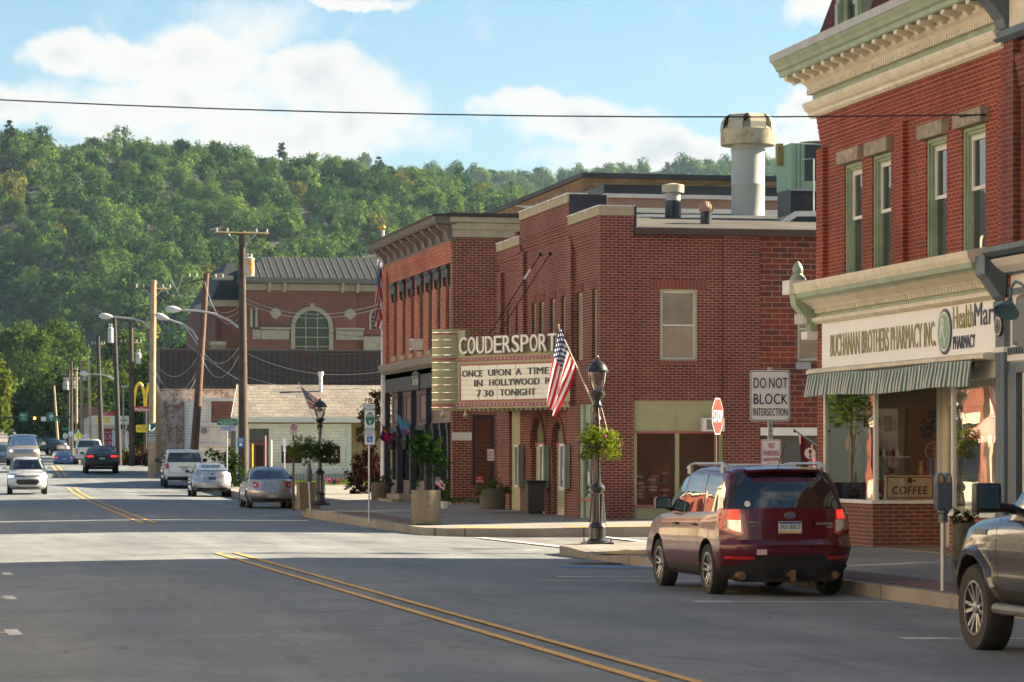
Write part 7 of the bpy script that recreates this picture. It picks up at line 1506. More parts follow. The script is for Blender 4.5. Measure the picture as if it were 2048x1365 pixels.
c.plate(0,.92,-1,'KSW-3305');c.patch('plate_recess',[(-.36,1.0),(.36,1.0),(.36,1.06),(-.36,1.06)],e,mat('garnish_gold',(.45,.36,.15),.3,metal=.6),off=.01);c.patch('bumper_dark_strip',[(-.9,.38),(.9,.38),(.8,.55),(-.8,.55)],e,M_CLAD,off=.008);c.gap([(-.8,.72),(.8,.72)],e,.012);c.gap([(-.76,.72),(-.76,1.2)],e,.012);c.gap([(.76,.72),(.76,1.2)],e,.012)
c=simple_car('sedan','black saloon driving away in the right lane with its tail lamps glowing',GD,'car',201,165.6,HD,carpaint('black_paint',(.016,.018,.022),.3,.2),dict(SEDAN,L=4.87,W=1.87,belt=.98,roof=[(-1.7,1.40),(-.8,1.48),(0,1.49),(.6,1.45)],top=[(-2.29,1.04),(-1.75,1.08),(-1.2,1.02),(1.0,.98),(2.0,.84),(2.29,.7)]),(1.07,1.41,.06),(1.04,1.41,.08),None)
e=c.on_end(-1)
for sg in(-1,1):c.patch('tail_light',[(sg*.45,.90),(sg*.84,.86),(sg*.88,.95),(sg*.5,.98)],e,M_TLIT,off=.016,skirt=.05,seg=.06);c.mirror(.8,1.02,sg,M_BLACK,.2,.14,.06);c.patch('reflector',[(sg*.4,.42),(sg*.7,.42),(sg*.7,.45),(sg*.4,.45)],e,M_TAIL,off=.01)
c.plate(0,.80,-1,None);c.patch('chrome_strip',[(-.25,.985),(.25,.985),(.25,1.0),(-.25,1.0)],e,M_CHROME,off=.012);c.patch('lower_trim',[(-.6,.34),(.6,.34),(.6,.37),(-.6,.37)],e,M_CHROME,off=.012);c.patch('bumper_dark_strip',[(-.72,.26),(.72,.26),(.7,.33),(-.7,.33)],e,M_CLAD,off=.008)
# oncoming small SUV
c=simple_car('small_suv','silver-white small SUV coming towards the camera with a driver at the wheel',GD,'SUV',54,135.6,math.pi+HD,carpaint('silver_white_paint',(.55,.56,.57),.45,.25),SMALLSUV,(1.15,1.55,.1),None,[[(-1.6,1.1),(-.1,1.08),(-.1,1.56),(-1.4,1.52)],[(0,1.08),(1.0,1.08),(.3,1.54),(0,1.56)]])
c.endglass(1,1.12,1.58,.06,glass_clear('car_screen',(.93,.95,.95),.0,0));f=c.on_end(1)
bm_=c.cabin;bm_.data.materials.append(M_CGLASS)
c.patch('grille',[(-.40,.44),(.40,.44),(.52,.56),(.46,.68),(-.46,.68),(-.52,.56)],f,M_BLACK,off=.012);c.patch('upper_grille',[(-.62,.80),(.62,.80),(.5,.86),(-.5,.86)],f,M_CLAD,off=.012);c.patch('badge',[(-.09,.82),(.09,.82),(.09,.86),(-.09,.86)],f,M_GOLD,off=.02);c.patch('lower_trim',[(-.55,.28),(.55,.28),(.5,.33),(-.5,.33)],f,M_CLAD,off=.012);c.patch('bumper_lip',[(-.80,.34),(.80,.34),(.6,.38),(-.6,.38)],f,mat('rail_grey'),off=.02)
for sg in(-1,1):c.patch('head_light',[(sg*.50,.82),(sg*.84,.80),(sg*.86,.95),(sg*.74,.96)],f,M_HEAD,off=.014,skirt=.05);c.patch('lit_head_light',[(sg*.62,.80),(sg*.84,.78),(sg*.84,.84),(sg*.64,.86)],f,M_HLIT,off=.022,skirt=.05);c.patch('fog_recess',[(sg*.62,.44),(sg*.80,.46),(sg*.78,.60),(sg*.60,.54)],f,M_CLAD,off=.014);c.mirror(.95,1.1,sg,c.paint,.22,.14,.08);MB().tube([(sg*.62,-1.3,1.66),(sg*.64,-.2,1.69),(sg*.62,.3,1.64)],.02,6).build('roof_rail',M_BLACK,c.r,local=True)
# oncoming big tan SUV
c=simple_car('large_suv','large champagne SUV with chrome grille following the small silver SUV',GD,'SUV',46,183.6,math.pi+HD,carpaint('champagne_paint',(.42,.37,.31),.6,.25),dict(BIGSUV,open=1),None,None,[[(.35,1.22),(1.35,1.22),(.75,1.76),(.35,1.78)],[(-2.1,1.24),(.25,1.22),(.25,1.78),(-2.1,1.76)]])
c.endglass(1,1.24,1.78,.07,MATS['car_screen']);f=c.on_end(1)
c.patch('grille',[(-.50,.80),(.50,.80),(.46,1.0),(-.46,1.0)],f,stripes('chrome_bars',(.12,.14,.2),(.4,.42,.45),.05,True,metal=.6,rough=.3),off=.02)
for sg in(-1,1):c.patch('head_light',[(sg*.58,.82),(sg*.95,.82),(sg*.93,1.0),(sg*.60,1.0)],f,M_HEAD,off=.02,skirt=.05);c.patch('lit_lamp',[(sg*.68,.86),(sg*.80,.86),(sg*.80,.95),(sg*.68,.95)],f,mat('warm_lit_lamp',(1,.8,.5),.3,emit=(1,.75,.4),estr=3),off=.03,skirt=.03);c.mirror(1.2,1.25,sg,mat('bar_white'),.24,.2,.14)
c=simple_car('white_pickup','white pickup truck ahead of the black saloon, its tailgate towards the camera',GD,'pickup truck',177,214,HD,carpaint('white_paint_car',(.62,.61,.58),.1,.3),PICKUP,(1.36,1.84,.10),None,None)
for sg in(-1,1):c.patch('tail_light',[(sg*.84,.90),(sg*.97,.90),(sg*.96,1.24),(sg*.88,1.24)],c.on_end(-1),M_TAIL,off=.02,skirt=.05)
c.box('bumper',-.95,.95,-3.0,-2.88,.56,.74,M_RIM);c.gap([(-.8,.75),(.8,.75)],c.on_end(-1),.02)
c=simple_car('blue_hatchback','blue hatchback driving away beyond the crest of the street',GD,'car',127,262,HD,carpaint('blue_paint_car',(.035,.10,.24),.5,.25),HATCH,(1.10,1.42,.10),None,None)
for sg in(-1,1):c.patch('tail_light',[(sg*.60,.86),(sg*.86,.84),(sg*.84,.98),(sg*.62,.98)],c.on_end(-1),M_TLIT,off=.02,skirt=.05)
c.plate(0,.78,-1,None)
c=simple_car('black_pickup','black pickup truck turning across the street beyond the blue hatchback',GD,'pickup truck',98,330,math.pi+R_(-28),carpaint('black_paint',(0,0,0)),PICKUP,(1.36,1.84,.10),(1.36,1.84,.10),[[(-.6,1.32),(1.0,1.32),(.3,1.85),(-.6,1.85)]])
c=simple_car('dark_car','dark car at the left edge beyond the champagne SUV',GD,'car',2,205,math.pi+HD,carpaint('navy_car',(.03,.05,.09),.4,.25),SEDAN,(1.01,1.36,.07),(1.0,1.36,.08),SS)
c=simple_car('far_car','dark hatchback waiting at the far junction under the traffic signs',GD,'car',118,352,HD,carpaint('navy_car',(0,0,0)),HATCH,(1.10,1.42,.10),None,None)
for sg in(-1,1):c.patch('tail_light',[(sg*.60,.86),(sg*.86,.84),(sg*.84,.98),(sg*.62,.98)],c.on_end(-1),M_TLIT,off=.02,skirt=.05)
# delivery truck far up the hill road
v=at(7,873,700);tr=root('box_truck','pale blue box truck far up the hill road at the left edge','truck',(v.x,v.y,roadz(v.y)),group=GD)
MB().box(v.x-1.1,v.x+1.1,v.y,v.y+5,roadz(v.y)+.9,roadz(v.y)+3.3).build('cargo_box',mat('truck_blue',(.35,.45,.52),.4),tr,bevel=.05);MB().box(v.x-1.0,v.x+1.0,v.y-1.8,v.y-.01,roadz(v.y)+.6,roadz(v.y)+2.4).build('cab',M_WHITE,tr,bevel=.15);MB().box(v.x-.85,v.x+.85,v.y-1.83,v.y-1.801,roadz(v.y)+1.5,roadz(v.y)+2.1).build('windscreen',M_CGLASS,tr)
for sx in(-.95,.95):
    for yy in(-1.0,3.6):MB().lathe((v.x+sx-.12,v.y+yy,roadz(v.y)+.45),[(.45,0),(.45,.24)],16,(1,0,0)).build('wheel',M_TYRE,tr)
# ================================================================ utility poles, wires, street lights
M_WOOD=mat('pole_wood',(.072,.055,.044),.9,var=.35,scale=3,bump=.6,bscale=22,dirt=.4,dirtcol=(.05,.04,.035));M_WOODP=mat('pole_wood_pale',(.42,.30,.19),.9,var=.3,scale=2,bump=.5,bscale=22);M_WOODD=mat('pole_wood_dark',(.05,.045,.042),.9,var=.3,scale=3,bump=.5)
M_ARM=mat('arm_wood',(.13,.12,.06),.9,var=.4,scale=4);M_CAN=mat('transformer_grey',(.50,.50,.47),.4,dirt=.0);M_GALV=mat('galvanised',(.42,.44,.45),.4,metal=.5,var=.1);M_WIRE=mat('wire_dark',(.02,.02,.022),.6);M_WIREL=mat('wire_pale',(.45,.42,.38),.5)
M_PORC=mat('porcelain',(.5,.5,.48),.3)
def PZ(px_,py_,D):return at(px_,py_,D)
def pole(label,base,top,D,r0=.17,r1=.12,mt=None,arms=(),lamp=None,cans=(),Dt=None,group='utility poles along the right side of the street'):
    """base/top are (px, py) bearings seen from the street at distance D"""
    b=at(base[0],base[1],D);t=at(top[0],top[1],Dt or D);b.z=roadz(b.y)-.1
    o=root('utility_pole',label,'utility pole',b,group=group)
    n=8;P=[b.lerp(t,i/n)for i in range(n+1)];mb=MB();mb.tube(P,[r0+(r1-r0)*i/n for i in range(n+1)],12);sh=mb.build('shaft',mt or M_WOOD,o,smooth=50)
    for(py_,half,tilt)in arms:
        c=b.lerp(t,(base[1]-py_)/(base[1]-top[1]));d=Vector((1,.12,0)).normalized();k=half;u=d*k;mb=MB()
        for s in(-1,1):
            off=Vector((.1,-1,0)).normalized()*.14*s;a,e=c-u+off+Vector((0,0,-tilt)),c+u+off+Vector((0,0,tilt));mb.tube([a,e],.06,4)
            if half<1.0:break
        ar=mb.build('crossarm',M_ARM,o)
        if half>.9:
            mb=MB();mb.tube([c-u*.55,c-Vector((0,0,half*.55))],.02,4);mb.tube([c+u*.55,c-Vector((0,0,half*.55))],.02,4);mb.build('brace',M_GALV,ar)
        for q in(-.95,-.55,.55,.95):MB().lathe(c+u*q+Vector((0,0,.05)),[(.03,0),(.05,.05),(.03,.1),(.045,.14),(.02,.18)],8).build('insulator',M_PORC,ar)
    for(px_,py0,py1,wpx,mt_)in cans:
        q=D/6000;c=at(px_,py0,D-.4);h=(py0-py1)*q;MB().lathe(c,[(wpx*q*.95,0),(wpx*q,.05),(wpx*q,h-.06),(wpx*q*1.06,h-.05),(wpx*q*1.06,h),(wpx*q*.4,h+.06)],18).build('transformer',mt_,o,smooth=40)
        mb=MB();mb.tube([at(px_-wpx*.4,py1,D-.4),at(px_-wpx*.4,py1-9,D-.4)],.05,6);mb.tube([at(px_+wpx*.4,py1,D-.4),at(px_+wpx*.4,py1-9,D-.4)],.05,6);mb.build('bushing',M_PORC,o.children[-1])
    if lamp:
        pts,py_brace=lamp;P=[at(x_,y_,D-.15)for x_,y_ in pts];mb=MB();mb.tube(P,.05,8);la=mb.build('lamp_arm',M_GALV,o,smooth=50)
        if py_brace:MB().tube([at(pts[0][0],py_brace,D-.15),P[len(P)//2]],.03,6).build('lamp_brace',M_GALV,la)
        e=P[-1];d=(P[-1]-P[-2]).normalized();mb=MB();mb.lathe(e-d*.1,[(.05,0),(.11,.12),(.17,.35),(.15,.62),(.05,.75)],12,d);hd_=mb.build('lamp_head',mat('lamp_head_grey',(.55,.56,.55),.35),la,smooth=50)
        for v in hd_.data.vertices:pass
    return o,b,t
big,bb,bt=pole('tallest wooden utility pole with double crossarm and a rust-streaked transformer',(487,985),(484,462),141,.25,.15,M_WOOD,arms=((467,1.27,0),),cans=((499,553,517,9.5,mat('rusty_can',(.50,.47,.40),.45,dirt=1.0,dirtcol=(.60,.24,.03),scale=.9)),),lamp=([(477,656),(460,641),(430,628),(395,622),(358,620)],652))
pole('leaning brown utility pole beside the whitewashed brick building',(384,930),(413,547),152,.23,.14,mat('pole_red_brown',(.12,.07,.05),.9,var=.35,bump=.5),arms=((556,.9,.25),),lamp=([(396,680),(385,662),(368,650),(334,638)],690))
pole('straight pale utility pole carrying the green fishing access sign',(303,945),(307,561),160,.20,.15,M_WOODP,arms=((577,.95,-.03),),lamp=([(300,656),(290,645),(268,638),(222,634)],None))
pole('thick tan utility pole just left of the pole with the green sign',(264,945),(262,656),186,.19,.13,M_WOOD,arms=((688,.65,0),),cans=((277,728,708,5.5,M_CAN),))
pole('dark tarred utility pole left of the yellow drive-through sign',(238,945),(229,636),198,.20,.12,M_WOODD,arms=(),cans=((221,686,657,5.5,M_CAN),))
pole('black wrapped utility pole in front of the red petrol price sign',(204,940),(196,672),232,.22,.12,M_WOODD,arms=((690,.5,0),),lamp=([(232,763),(222,755),(205,750),(176,748)],None))
pole('slim pale utility pole in front of the far green trees',(183,900),(177,716),262,.15,.11,M_WOODP)
pole('pale utility pole carrying two grey cans beside the pedestrian sign',(165,905),(163,725),282,.16,.12,M_WOODP,arms=((740,.6,0),),cans=((170,762,750,4,M_CAN),))
pole('slim utility pole right of the traffic light mast',(153,905),(153,738),302,.14,.1,M_WOODP,arms=((757,.5,0),))
pole('orange-brown utility pole at the end of the traffic light mast',(144,905),(143,725),320,.16,.12,M_WOOD,arms=((738,.7,0),),cans=((149,778,764,3,M_CAN),))
pole('utility pole with three transformers near the traffic lights',(137,900),(138,740),338,.15,.12,M_WOOD,arms=((750,.8,0),),cans=((129,780,765,3.2,M_CAN),(134,780,765,3.2,M_CAN)))
pole('farthest leaning utility pole left of the traffic light upright',(117,892),(108,772),372,.16,.12,M_WOODP)
RS=MB();cc_=at(499,553,140.6);rr_=9.5*140.6/6000+.004;hh_=36*140.6/6000
for i in range(9):
    a0,a1=R_(-115+i*10),R_(-105+i*10);zb_=cc_.z+hh_*[.75,.5,.08,.02,.05,.3,.12,.55,.7][i];zt_=cc_.z+hh_*.86
    RS.face([(cc_.x+rr_*math.cos(a),cc_.y+rr_*math.sin(a),z)for a,z in((a0,zb_),(a1,zb_+.1),(a1,zt_),(a0,zt_))])
RS.build('rust_streak',mat('rust_orange',(.55,.22,.03),.8,var=.5,scale=9),big)
def wire(label,A,B,sag=.5,r=.012,mt=None,n=14):
    A,B=Vector(A),Vector(B);P=[A.lerp(B,i/n)-Vector((0,0,sag*4*(i/n)*(1-i/n)))for i in range(n+1)];o=MB().tube(P,r,4).build('utility_wire',mt or M_WIRE,origin=A);return setp(o,label,'wire','overhead wires')
# the long wire across the sky, hooked to the pharmacy wall
hook=Vector((PF-.05,43.9,zX(1965,231,PF)));o=wire('single dark wire crossing the whole sky to the pharmacy wall',(-6.2,52.5,8.25),hook,.30,.011);MB().tube([hook,hook+Vector((.08,0,0))],.02,5).build('hook',M_BLACK,o);MB().tube([hook+Vector((-.02,.0,0)),hook+Vector((-.15,.12,.0)),hook+Vector((-.28,.2,-.02))],.014,5).build('turnbuckle',M_BLACK,o)
T_=lambda px_,py_,D:at(px_,py_,D)
wl_='thin wires strung between the tall pole and the leaning pole'
for i,(a,b,s,mt_)in enumerate([((484,608,141),(412,603,152),.5,M_WIREL),((484,617,141),(410,614,152),.5,M_WIREL),((484,628,141),(408,560,152),1.2,M_WIREL),((412,548,152),(340,552,171),1.2,M_WIREL),((400,556,152),(310,560,160),.9,M_WIREL),((330,575,160),(366,549,152),.7,M_WIREL),((408,690,152),(307,722,160),1.2,M_WIREL),((404,720,152),(307,735,160),1.5,M_WIREL),((400,735,152),(307,755,160),1.6,M_WIREL),((398,745,152),(307,765,160),1.4,M_WIREL),((482,688,141),(404,700,152),.8,M_WIREL),((482,700,141),(402,712,152),1.2,M_WIREL)]):
    wire('pale sagging wire between the utility poles in front of the brown metal hall',T_(*a),T_(*b),s,.011,mt_)
for a,b,s in[((486,600,141),(900,640,93),.7),((486,612,141),(905,655,93),.7),((488,632,141),(905,668,93),.5),((488,655,141),(905,690,93),.8),((488,672,141),(905,700,93),.9),((488,705,141),(905,770,93),.8),((488,720,141),(900,760,93),.7),((488,745,141),(700,770,148),.3)]:
    pass
for a,b,s,mt_ in[((488,596,141),(775,604,106),.6,M_WIREL),((488,604,141),(775,612,106),.6,M_WIREL),((490,592,141),(775,672,106),.6,M_WIRE),((488,664,141),(775,700,106),.5,M_WIRE),((488,682,141),(775,735,106),.6,M_WIRE),((488,704,141),(775,742,106),.5,M_WIREL),((488,728,141),(775,755,106),.4,M_WIRE),((488,752,141),(720,777,125),.3,M_WIREL),((312,634,160),(510,776,140),.3,M_WIREL),((404,702,152),(520,776,140),.3,M_WIREL)]:
    wire('long wire slanting across the courthouse towards the brick shop building',T_(*a),T_(*b),s,.010,mt_)
prev=[(307,640,160),(262,690,186),(230,700,198),(197,730,232),(178,740,262),(163,750,282),(143,760,320),(110,785,372)]
for a,b in zip(prev,prev[1:]):
    for dy in(0,16):wire('wire strung along the row of far utility poles',T_(a[0],a[1]+dy,a[2]),T_(b[0],b[1]+dy,b[2]),.8,.014,M_WIRE)
for y_,y2 in((776,784),(792,806),(746,770)):wire('far wire crossing the street above the traffic lights',T_(-30,y_,300),T_(262,y2,300),.6,.02)
# ================================================================ traffic signals and far signs
def post_sign(name,label,px_,py_base,D,rpost,plates,cat='sign',mt=None,group=None,ztop=None,zbase=None):
    """plates = [(px0, py_top, px1, py_bottom, colour material, [(text, x0,y0,x1,y1 px, material)])]"""
    b=at(px_,py_base,D);
    if zbase is not None:b.z=zbase
    o=root(name,label,cat,b,group=group);q=D/6000;top=min(p[1]for p in plates);t=at(px_,top-(3 if ztop is None else ztop),D);t.x,t.y=b.x,b.y
    MB().cyl(b,t,rpost,rpost,8).build('post',mt or M_GALV,o,smooth=40)
    for(x0,y0,x1,y1,m_,tx)in plates:plate(o,b.y-rpost-.01,D,x0,y0,x1,y1,m_,tx)
    return o
def plate(parent,Y,D,x0,y0,x1,y1,m_,tx=(),rim=None,name='plate',rr=.12):
    a,b=XY(x0,Y),XY(x1,Y);z1,z0=zY((x0+x1)/2,y0,Y),zY((x0+x1)/2,y1,Y);w,h=b-a,z1-z0;r=min(w,h)*rr
    P=[]
    for cx,cz,s in((b-r,z0+r,-90),(b-r,z1-r,0),(a+r,z1-r,90),(a+r,z0+r,180)):P+=[(cx+r*math.cos(R_(s+t)),cz+r*math.sin(R_(s+t)))for t in(0,30,60,90)]
    p=MB().prism(P,'y',Y-.004,Y).build(name,m_,parent)
    if rim:
        k=rim[1];c=((a+b)/2,(z0+z1)/2);In=[(c[0]+(x-c[0])*(1-2*k/w),c[1]+(z-c[1])*(1-2*k/h))for x,z in P];In2=[(c[0]+(x-c[0])*(1-4.2*k/w),c[1]+(z-c[1])*(1-4.2*k/h))for x,z in P];mb=MB();n=len(P)
        for i in range(n):j=(i+1)%n;mb.face([(In[i][0],Y-.0055,In[i][1]),(In[j][0],Y-.0055,In[j][1]),(In2[j][0],Y-.0055,In2[j][1]),(In2[i][0],Y-.0055,In2[i][1])])
        mb.build('border',rim[0],p)
    for t in tx:
        s,tx0,ty0,tx1,ty1,tm=t[:6];xa,xb=XY(tx0,Y),XY(tx1,Y);za,zb=zY((tx0+tx1)/2,ty1,Y),zY((tx0+tx1)/2,ty0,Y)
        if s=='#':MB().box(xa,xb,Y-.007,Y-.0045,za,zb).build('mark',tm,p)
        else:lettering('lettering',[(s,(xa,Y-.006,za),xb-xa,zb-za,t[6]if len(t)>6 else .012,0,.003)],tm,p,FACE_Y)
    return p
M_SW=mat('sign_face_white',(.78,.78,.78),.4,var=.03);M_SG=mat('sign_face_green',(.01,.17,.11),.4,var=.05);M_SGD=mat('sign_face_teal',(.02,.22,.18),.4);M_SR=mat('sign_face_red',(.60,.03,.02),.4,var=.03);M_SY=mat('sign_face_yellow',(.75,.55,.02),.4);M_SFY=mat('sign_face_lime',(.75,.80,.02),.4);M_SB=mat('sign_face_blue',(.02,.14,.42),.4);M_SK=mat('sign_face_black',(.01,.012,.02),.4);M_RL=mat('red_letter',(.42,.02,.04),.4)
# the big white sign
x=1541;D=45.2
o=root('do_not_block_sign','large white DO NOT BLOCK INTERSECTION sign with a red-lettered NO PARKING sign under it','sign',(XY(x,44.2),44.2,walk_z(12.6,44)));Yp=44.2
mb=MB();X=XY(x,Yp);mb.box(X-.035,X+.035,Yp,Yp+.04,.1,zY(x,735,Yp));
post=mb.build('post',M_GALV,o);mb=MB()
for i in range(34):mb.box(X-.010,X+.010,Yp-.002,Yp+.0,.2+i*.08,.225+i*.08)
mb.build('post_holes',M_BLACK,post)
plate(o,Yp-.01,0,1500,741,1580,843,M_SW,[('DO',1507,756,1532,777,M_SK),('NOT',1538,756,1575,777,M_SK),('BLOCK',1507,788,1575,809,M_SK),('INTERSECTION',1506,817,1575,832,M_SK)],rim=(M_SK,.010),rr=.06)
plate(o,Yp-.012,0,1522,879,1562,944,M_SW,[('NO',1537,886,1548,897,M_RL),('PARKING',1527,901,1558,912,M_RL),('HANDICAPPED',1527,916,1558,923,M_RL),('ONLY',1534,926,1551,933,M_RL)],rim=(M_RL,.008),rr=.08)
# stop sign, seen almost edge-on; faces the side street
sy=58.2;sxx=XY(1431,sy);so=root('stop_sign','sunlit red STOP sign turned to the side street in front of the olive shop window','stop sign',(sxx,sy,.05))
MB().cyl((sxx,sy,-.05),(sxx,sy,zY(1429,800,sy)),.03,.03,8).build('post',mat('post_brown',(.14,.08,.06),.6),so)
zc=zY(1428,833,sy);rr=.38;ang=R_(-62);rt=Vector((math.cos(ang),math.sin(ang),0));rt=Vector((.544,.839,0)).normalized();up_=Vector((0,0,1));nm=rt.cross(up_);c=Vector((sxx,sy,zc))+nm*.04
if nm.y>0:pass
def disc_poly(mb,r,o0,o1,n=8,rot=22.5):
    P=[c+rt*r*math.cos(R_(rot+360/n*i))+up_*r*math.sin(R_(rot+360/n*i))for i in range(n)];A=[p+nm*o0 for p in P];B=[p+nm*o1 for p in P];mb.face(B);mb.face(A[::-1])
    for i in range(n):j=(i+1)%n;mb.face([A[i],A[j],B[j],B[i]])
mb=MB();disc_poly(mb,rr*1.035,0,.006);pl_=mb.build('plate',M_SW,so);mb=MB();disc_poly(mb,rr*.99,.006,.009);mb.build('red_field',M_SR,pl_)
lettering('lettering',[('STOP',c-rt*.30+nm*.010-up_*.125,.60,.25,.02,0,.004)],M_SW,pl_,(rt,up_))
# bike route + accessible parking on one post
sgn=root('bike_route_sign','tall green and white WEST bicycle route sign above a blue wheelchair sign','sign',(XY(738,74.0),74.0,.15));Yp=74.0;X=XY(738,Yp);MB().cyl((X,Yp,.1),(X,Yp,zY(738,812,Yp)),.022,.022,8).build('post',M_GALV,sgn)
plate(sgn,Yp-.03,0,729,808,750,818,M_SW,[('WEST',731,810,748,816,M_SG)],rim=(M_SG,.004));p=plate(sgn,Yp-.03,0,729,819,750,859,M_SW,[('BicyclePA',731,820,748,823.5,M_SG),('Route',733,854,746,857.5,M_SG)],rim=(M_SG,.004))
mb=MB();mb.lathe((0,0,0),[(.115,0),(.115,.004)],24,(0,-1,0));el=mb.build('green_oval',M_SG,p,local=True)
for v in el.data.vertices:v.co.z=v.co.z*1.45+zY(739,838.5,Yp)-.15;v.co.x+=XY(739.5,Yp)-X;v.co.y+=-.036
mb=MB()
for dx in(-.05,.05):mb.tube([(XY(739.5,Yp)+dx+.036*math.cos(t),Yp-.044,zY(739,832,Yp)+.036*math.sin(t))for t in np.linspace(0,6.28,13)],.006,4)
mb.tube([(XY(739.5,Yp)-.05,Yp-.044,zY(739,832,Yp)),(XY(739.5,Yp)-.02,Yp-.044,zY(739,829,Yp)),(XY(739.5,Yp)+.03,Yp-.044,zY(739,829,Yp)),(XY(739.5,Yp)+.05,Yp-.044,zY(739,832,Yp))],.006,4);mb.build('bicycle_mark',M_SW,p)
lettering('lettering',[('Y',(XY(736,Yp),Yp-.044,zY(739,851,Yp)),XY(743,Yp)-XY(736,Yp),.12,.012,0,.004)],M_SW,p,FACE_Y)
p=plate(sgn,Yp-.03,0,729,860,750,890,M_SW,[('RESERVED',731,862,748,866,M_SGD),('PARKING',732,867.5,747,871,M_SGD)],rim=(M_SGD,.004));q=MB().box(XY(733.5,Yp),XY(745,Yp),Yp-.039,Yp-.035,zY(739,885,Yp),zY(739,873,Yp)).build('blue_square',M_SB,p)
mb=MB();cx,cz=XY(739.3,Yp),zY(739,880.5,Yp);mb.tube([(cx+.03*math.cos(t),Yp-.042,cz+.03*math.sin(t))for t in np.linspace(2.4,6.6,9)],.006,4);mb.tube([(cx-.012,Yp-.042,cz+.055),(cx-.008,Yp-.042,cz+.01),(cx+.025,Yp-.042,cz+.008),(cx+.038,Yp-.042,cz-.025)],.007,4);mb.ball((cx-.013,Yp-.042,cz+.066),.011,6);mb.build('wheelchair_mark',M_SW,q)
# no parking sign near the far lamp
npz=root('no_parking_sign','white no-parking sign with red ringed P beside the farther street lamp','sign',(XY(587,90),90,.2));Yp=90.0;X=XY(587,Yp);MB().box(X-.03,X+.03,Yp,Yp+.04,.1,zY(587,850,Yp)).build('post',mat('post_brown'),npz)
p=plate(npz,Yp-.01,0,579,847,595,871,M_SW,[('2 TO 6 AM',582,863,592,865,M_RL),('DEC 1 APR 1',581,867,593,869,M_RL)],rim=(M_RL,.005));cx,cz=XY(587,Yp),zY(587,855,Yp);mb=MB();mb.tube([(cx+.085*math.cos(t),Yp-.022,cz+.085*math.sin(t))for t in np.linspace(0,6.28,20)],.012,5);mb.tube([(cx-.06,Yp-.022,cz+.06),(cx+.06,Yp-.022,cz-.06)],.010,5);mb.build('red_ring',M_RL,p);lettering('lettering',[('P',(cx-.04,Yp-.016,cz-.055),.08,.11,.02,0,.003)],M_SK,p,FACE_Y)
plate(npz,Yp-.01,0,579,882,595,895,M_SW,[('TWO HR',582,886,592,889,M_SK)],rim=(M_SK,.004))
# river sign and memorial sign on a post, blue sign on the tall pole
rs=root('river_sign','green memorial bridge sign over a lavender ALLEGHENY RIVER sign on one thin post','sign',(XY(454,134),134,.2));Yp=134.0;X=XY(454,Yp);MB().cyl((X,Yp,.1),(X,Yp,zY(454,838,Yp)),.035,.035,8).build('post',M_GALV,rs)
plate(rs,Yp-.05,0,434,838,475,851,M_SG,[('Potter County',444,839.5,465,842,M_SW),('World War II Veterans',437,843.3,472,846,M_SW),('Memorial Bridge',442,847.2,467,849.7,M_SW)],rr=.1);plate(rs,Yp-.05,0,439,852,472,862,mat('lavender',(.42,.42,.58),.5),[('ALLEGHENY',442,853,469,857,M_SB),('RIVER',449,858,462,861,M_SB)],rr=.1)
bs=root('blue_sign','small blue parking sign fixed to the tall utility pole','sign',(XY(481,138),138,2));plate(bs,138.2,0,475,875,488,895,M_SB,[('PUBLIC',477,877,486,880,M_SW),('PARKING',477,881.5,486,884.5,M_SW),('#',479,887,484,892,M_SW)])
# fishing access sign on the pale pole
fs=root('fishing_access_sign','green sign with a white leaping fish mark and an arrow panel on the pale pole','sign',(XY(302,156),156,2.5));Yp=156.6
p=plate(fs,Yp,0,294,847,312,865,M_SG,(),rim=(M_SW,.012));cx,cz=XY(303,Yp),zY(303,857,Yp);mb=MB();mb.tube([(cx-.12,Yp-.03,cz+.18),(cx-.10,Yp-.03,cz+.05),(cx-.13,Yp-.03,cz-.08),(cx,Yp-.03,cz-.14),(cx+.11,Yp-.03,cz-.06),(cx+.15,Yp-.03,cz+.03)],[.05,.03,.05,.06,.04,.02],6);mb.build('fish_mark',M_SW,p)
p=plate(fs,Yp,0,294,866,312,874,M_SG,(),rim=(M_SW,.008));z=zY(303,870,Yp);mb=MB();mb.prism([(XY(297,Yp),z),(XY(300,Yp),z+.09),(XY(300,Yp),z+.03),(XY(309,Yp),z+.03),(XY(309,Yp),z-.03),(XY(300,Yp),z-.03),(XY(300,Yp),z-.09)],'y',Yp-.02,Yp-.008);mb.build('arrow',M_SW,p)
plate(fs,Yp,0,296,875,310,884,M_SW,[('EXIT ONLY',298,876.5,308,879,M_SK),('BOAT RAMP',298,880,308,882.5,M_SK)])
# traffic signal mast across the far junction
Ys=298.0;zq=lambda py_:zY(100,py_,Ys);sm=root('traffic_signal','dark traffic signal mast reaching over the street with an amber light and green signs','traffic signal',(XY(142,Ys),Ys,1.0))
MB().cyl((XY(142,Ys),Ys,.9),(XY(142,Ys),Ys,zq(832)),.16,.11,10).build('upright',M_BLACK,sm);MB().cyl((XY(142,Ys),Ys,zq(834)),(XY(-40,Ys),Ys,zq(836)),.12,.07,8).build('mast_arm',M_BLACK,sm)
for x0,w in((27,4),(69,4),(128,3.5)):
    hd_=MB().box(XY(x0-w/2,Ys),XY(x0+w/2,Ys),Ys-.2,Ys-.1,zq(842),zq(826)).build('signal_head',M_BLACK,sm);
    if x0==69:MB().lathe((XY(x0,Ys),Ys-.2,zq(837)),[(.12,0),(.12,.02)],12,(0,-1,0)).build('amber_lens',mat('amber_lit',(1,.4,.02),.3,emit=(1,.35,.02),estr=5),hd_)
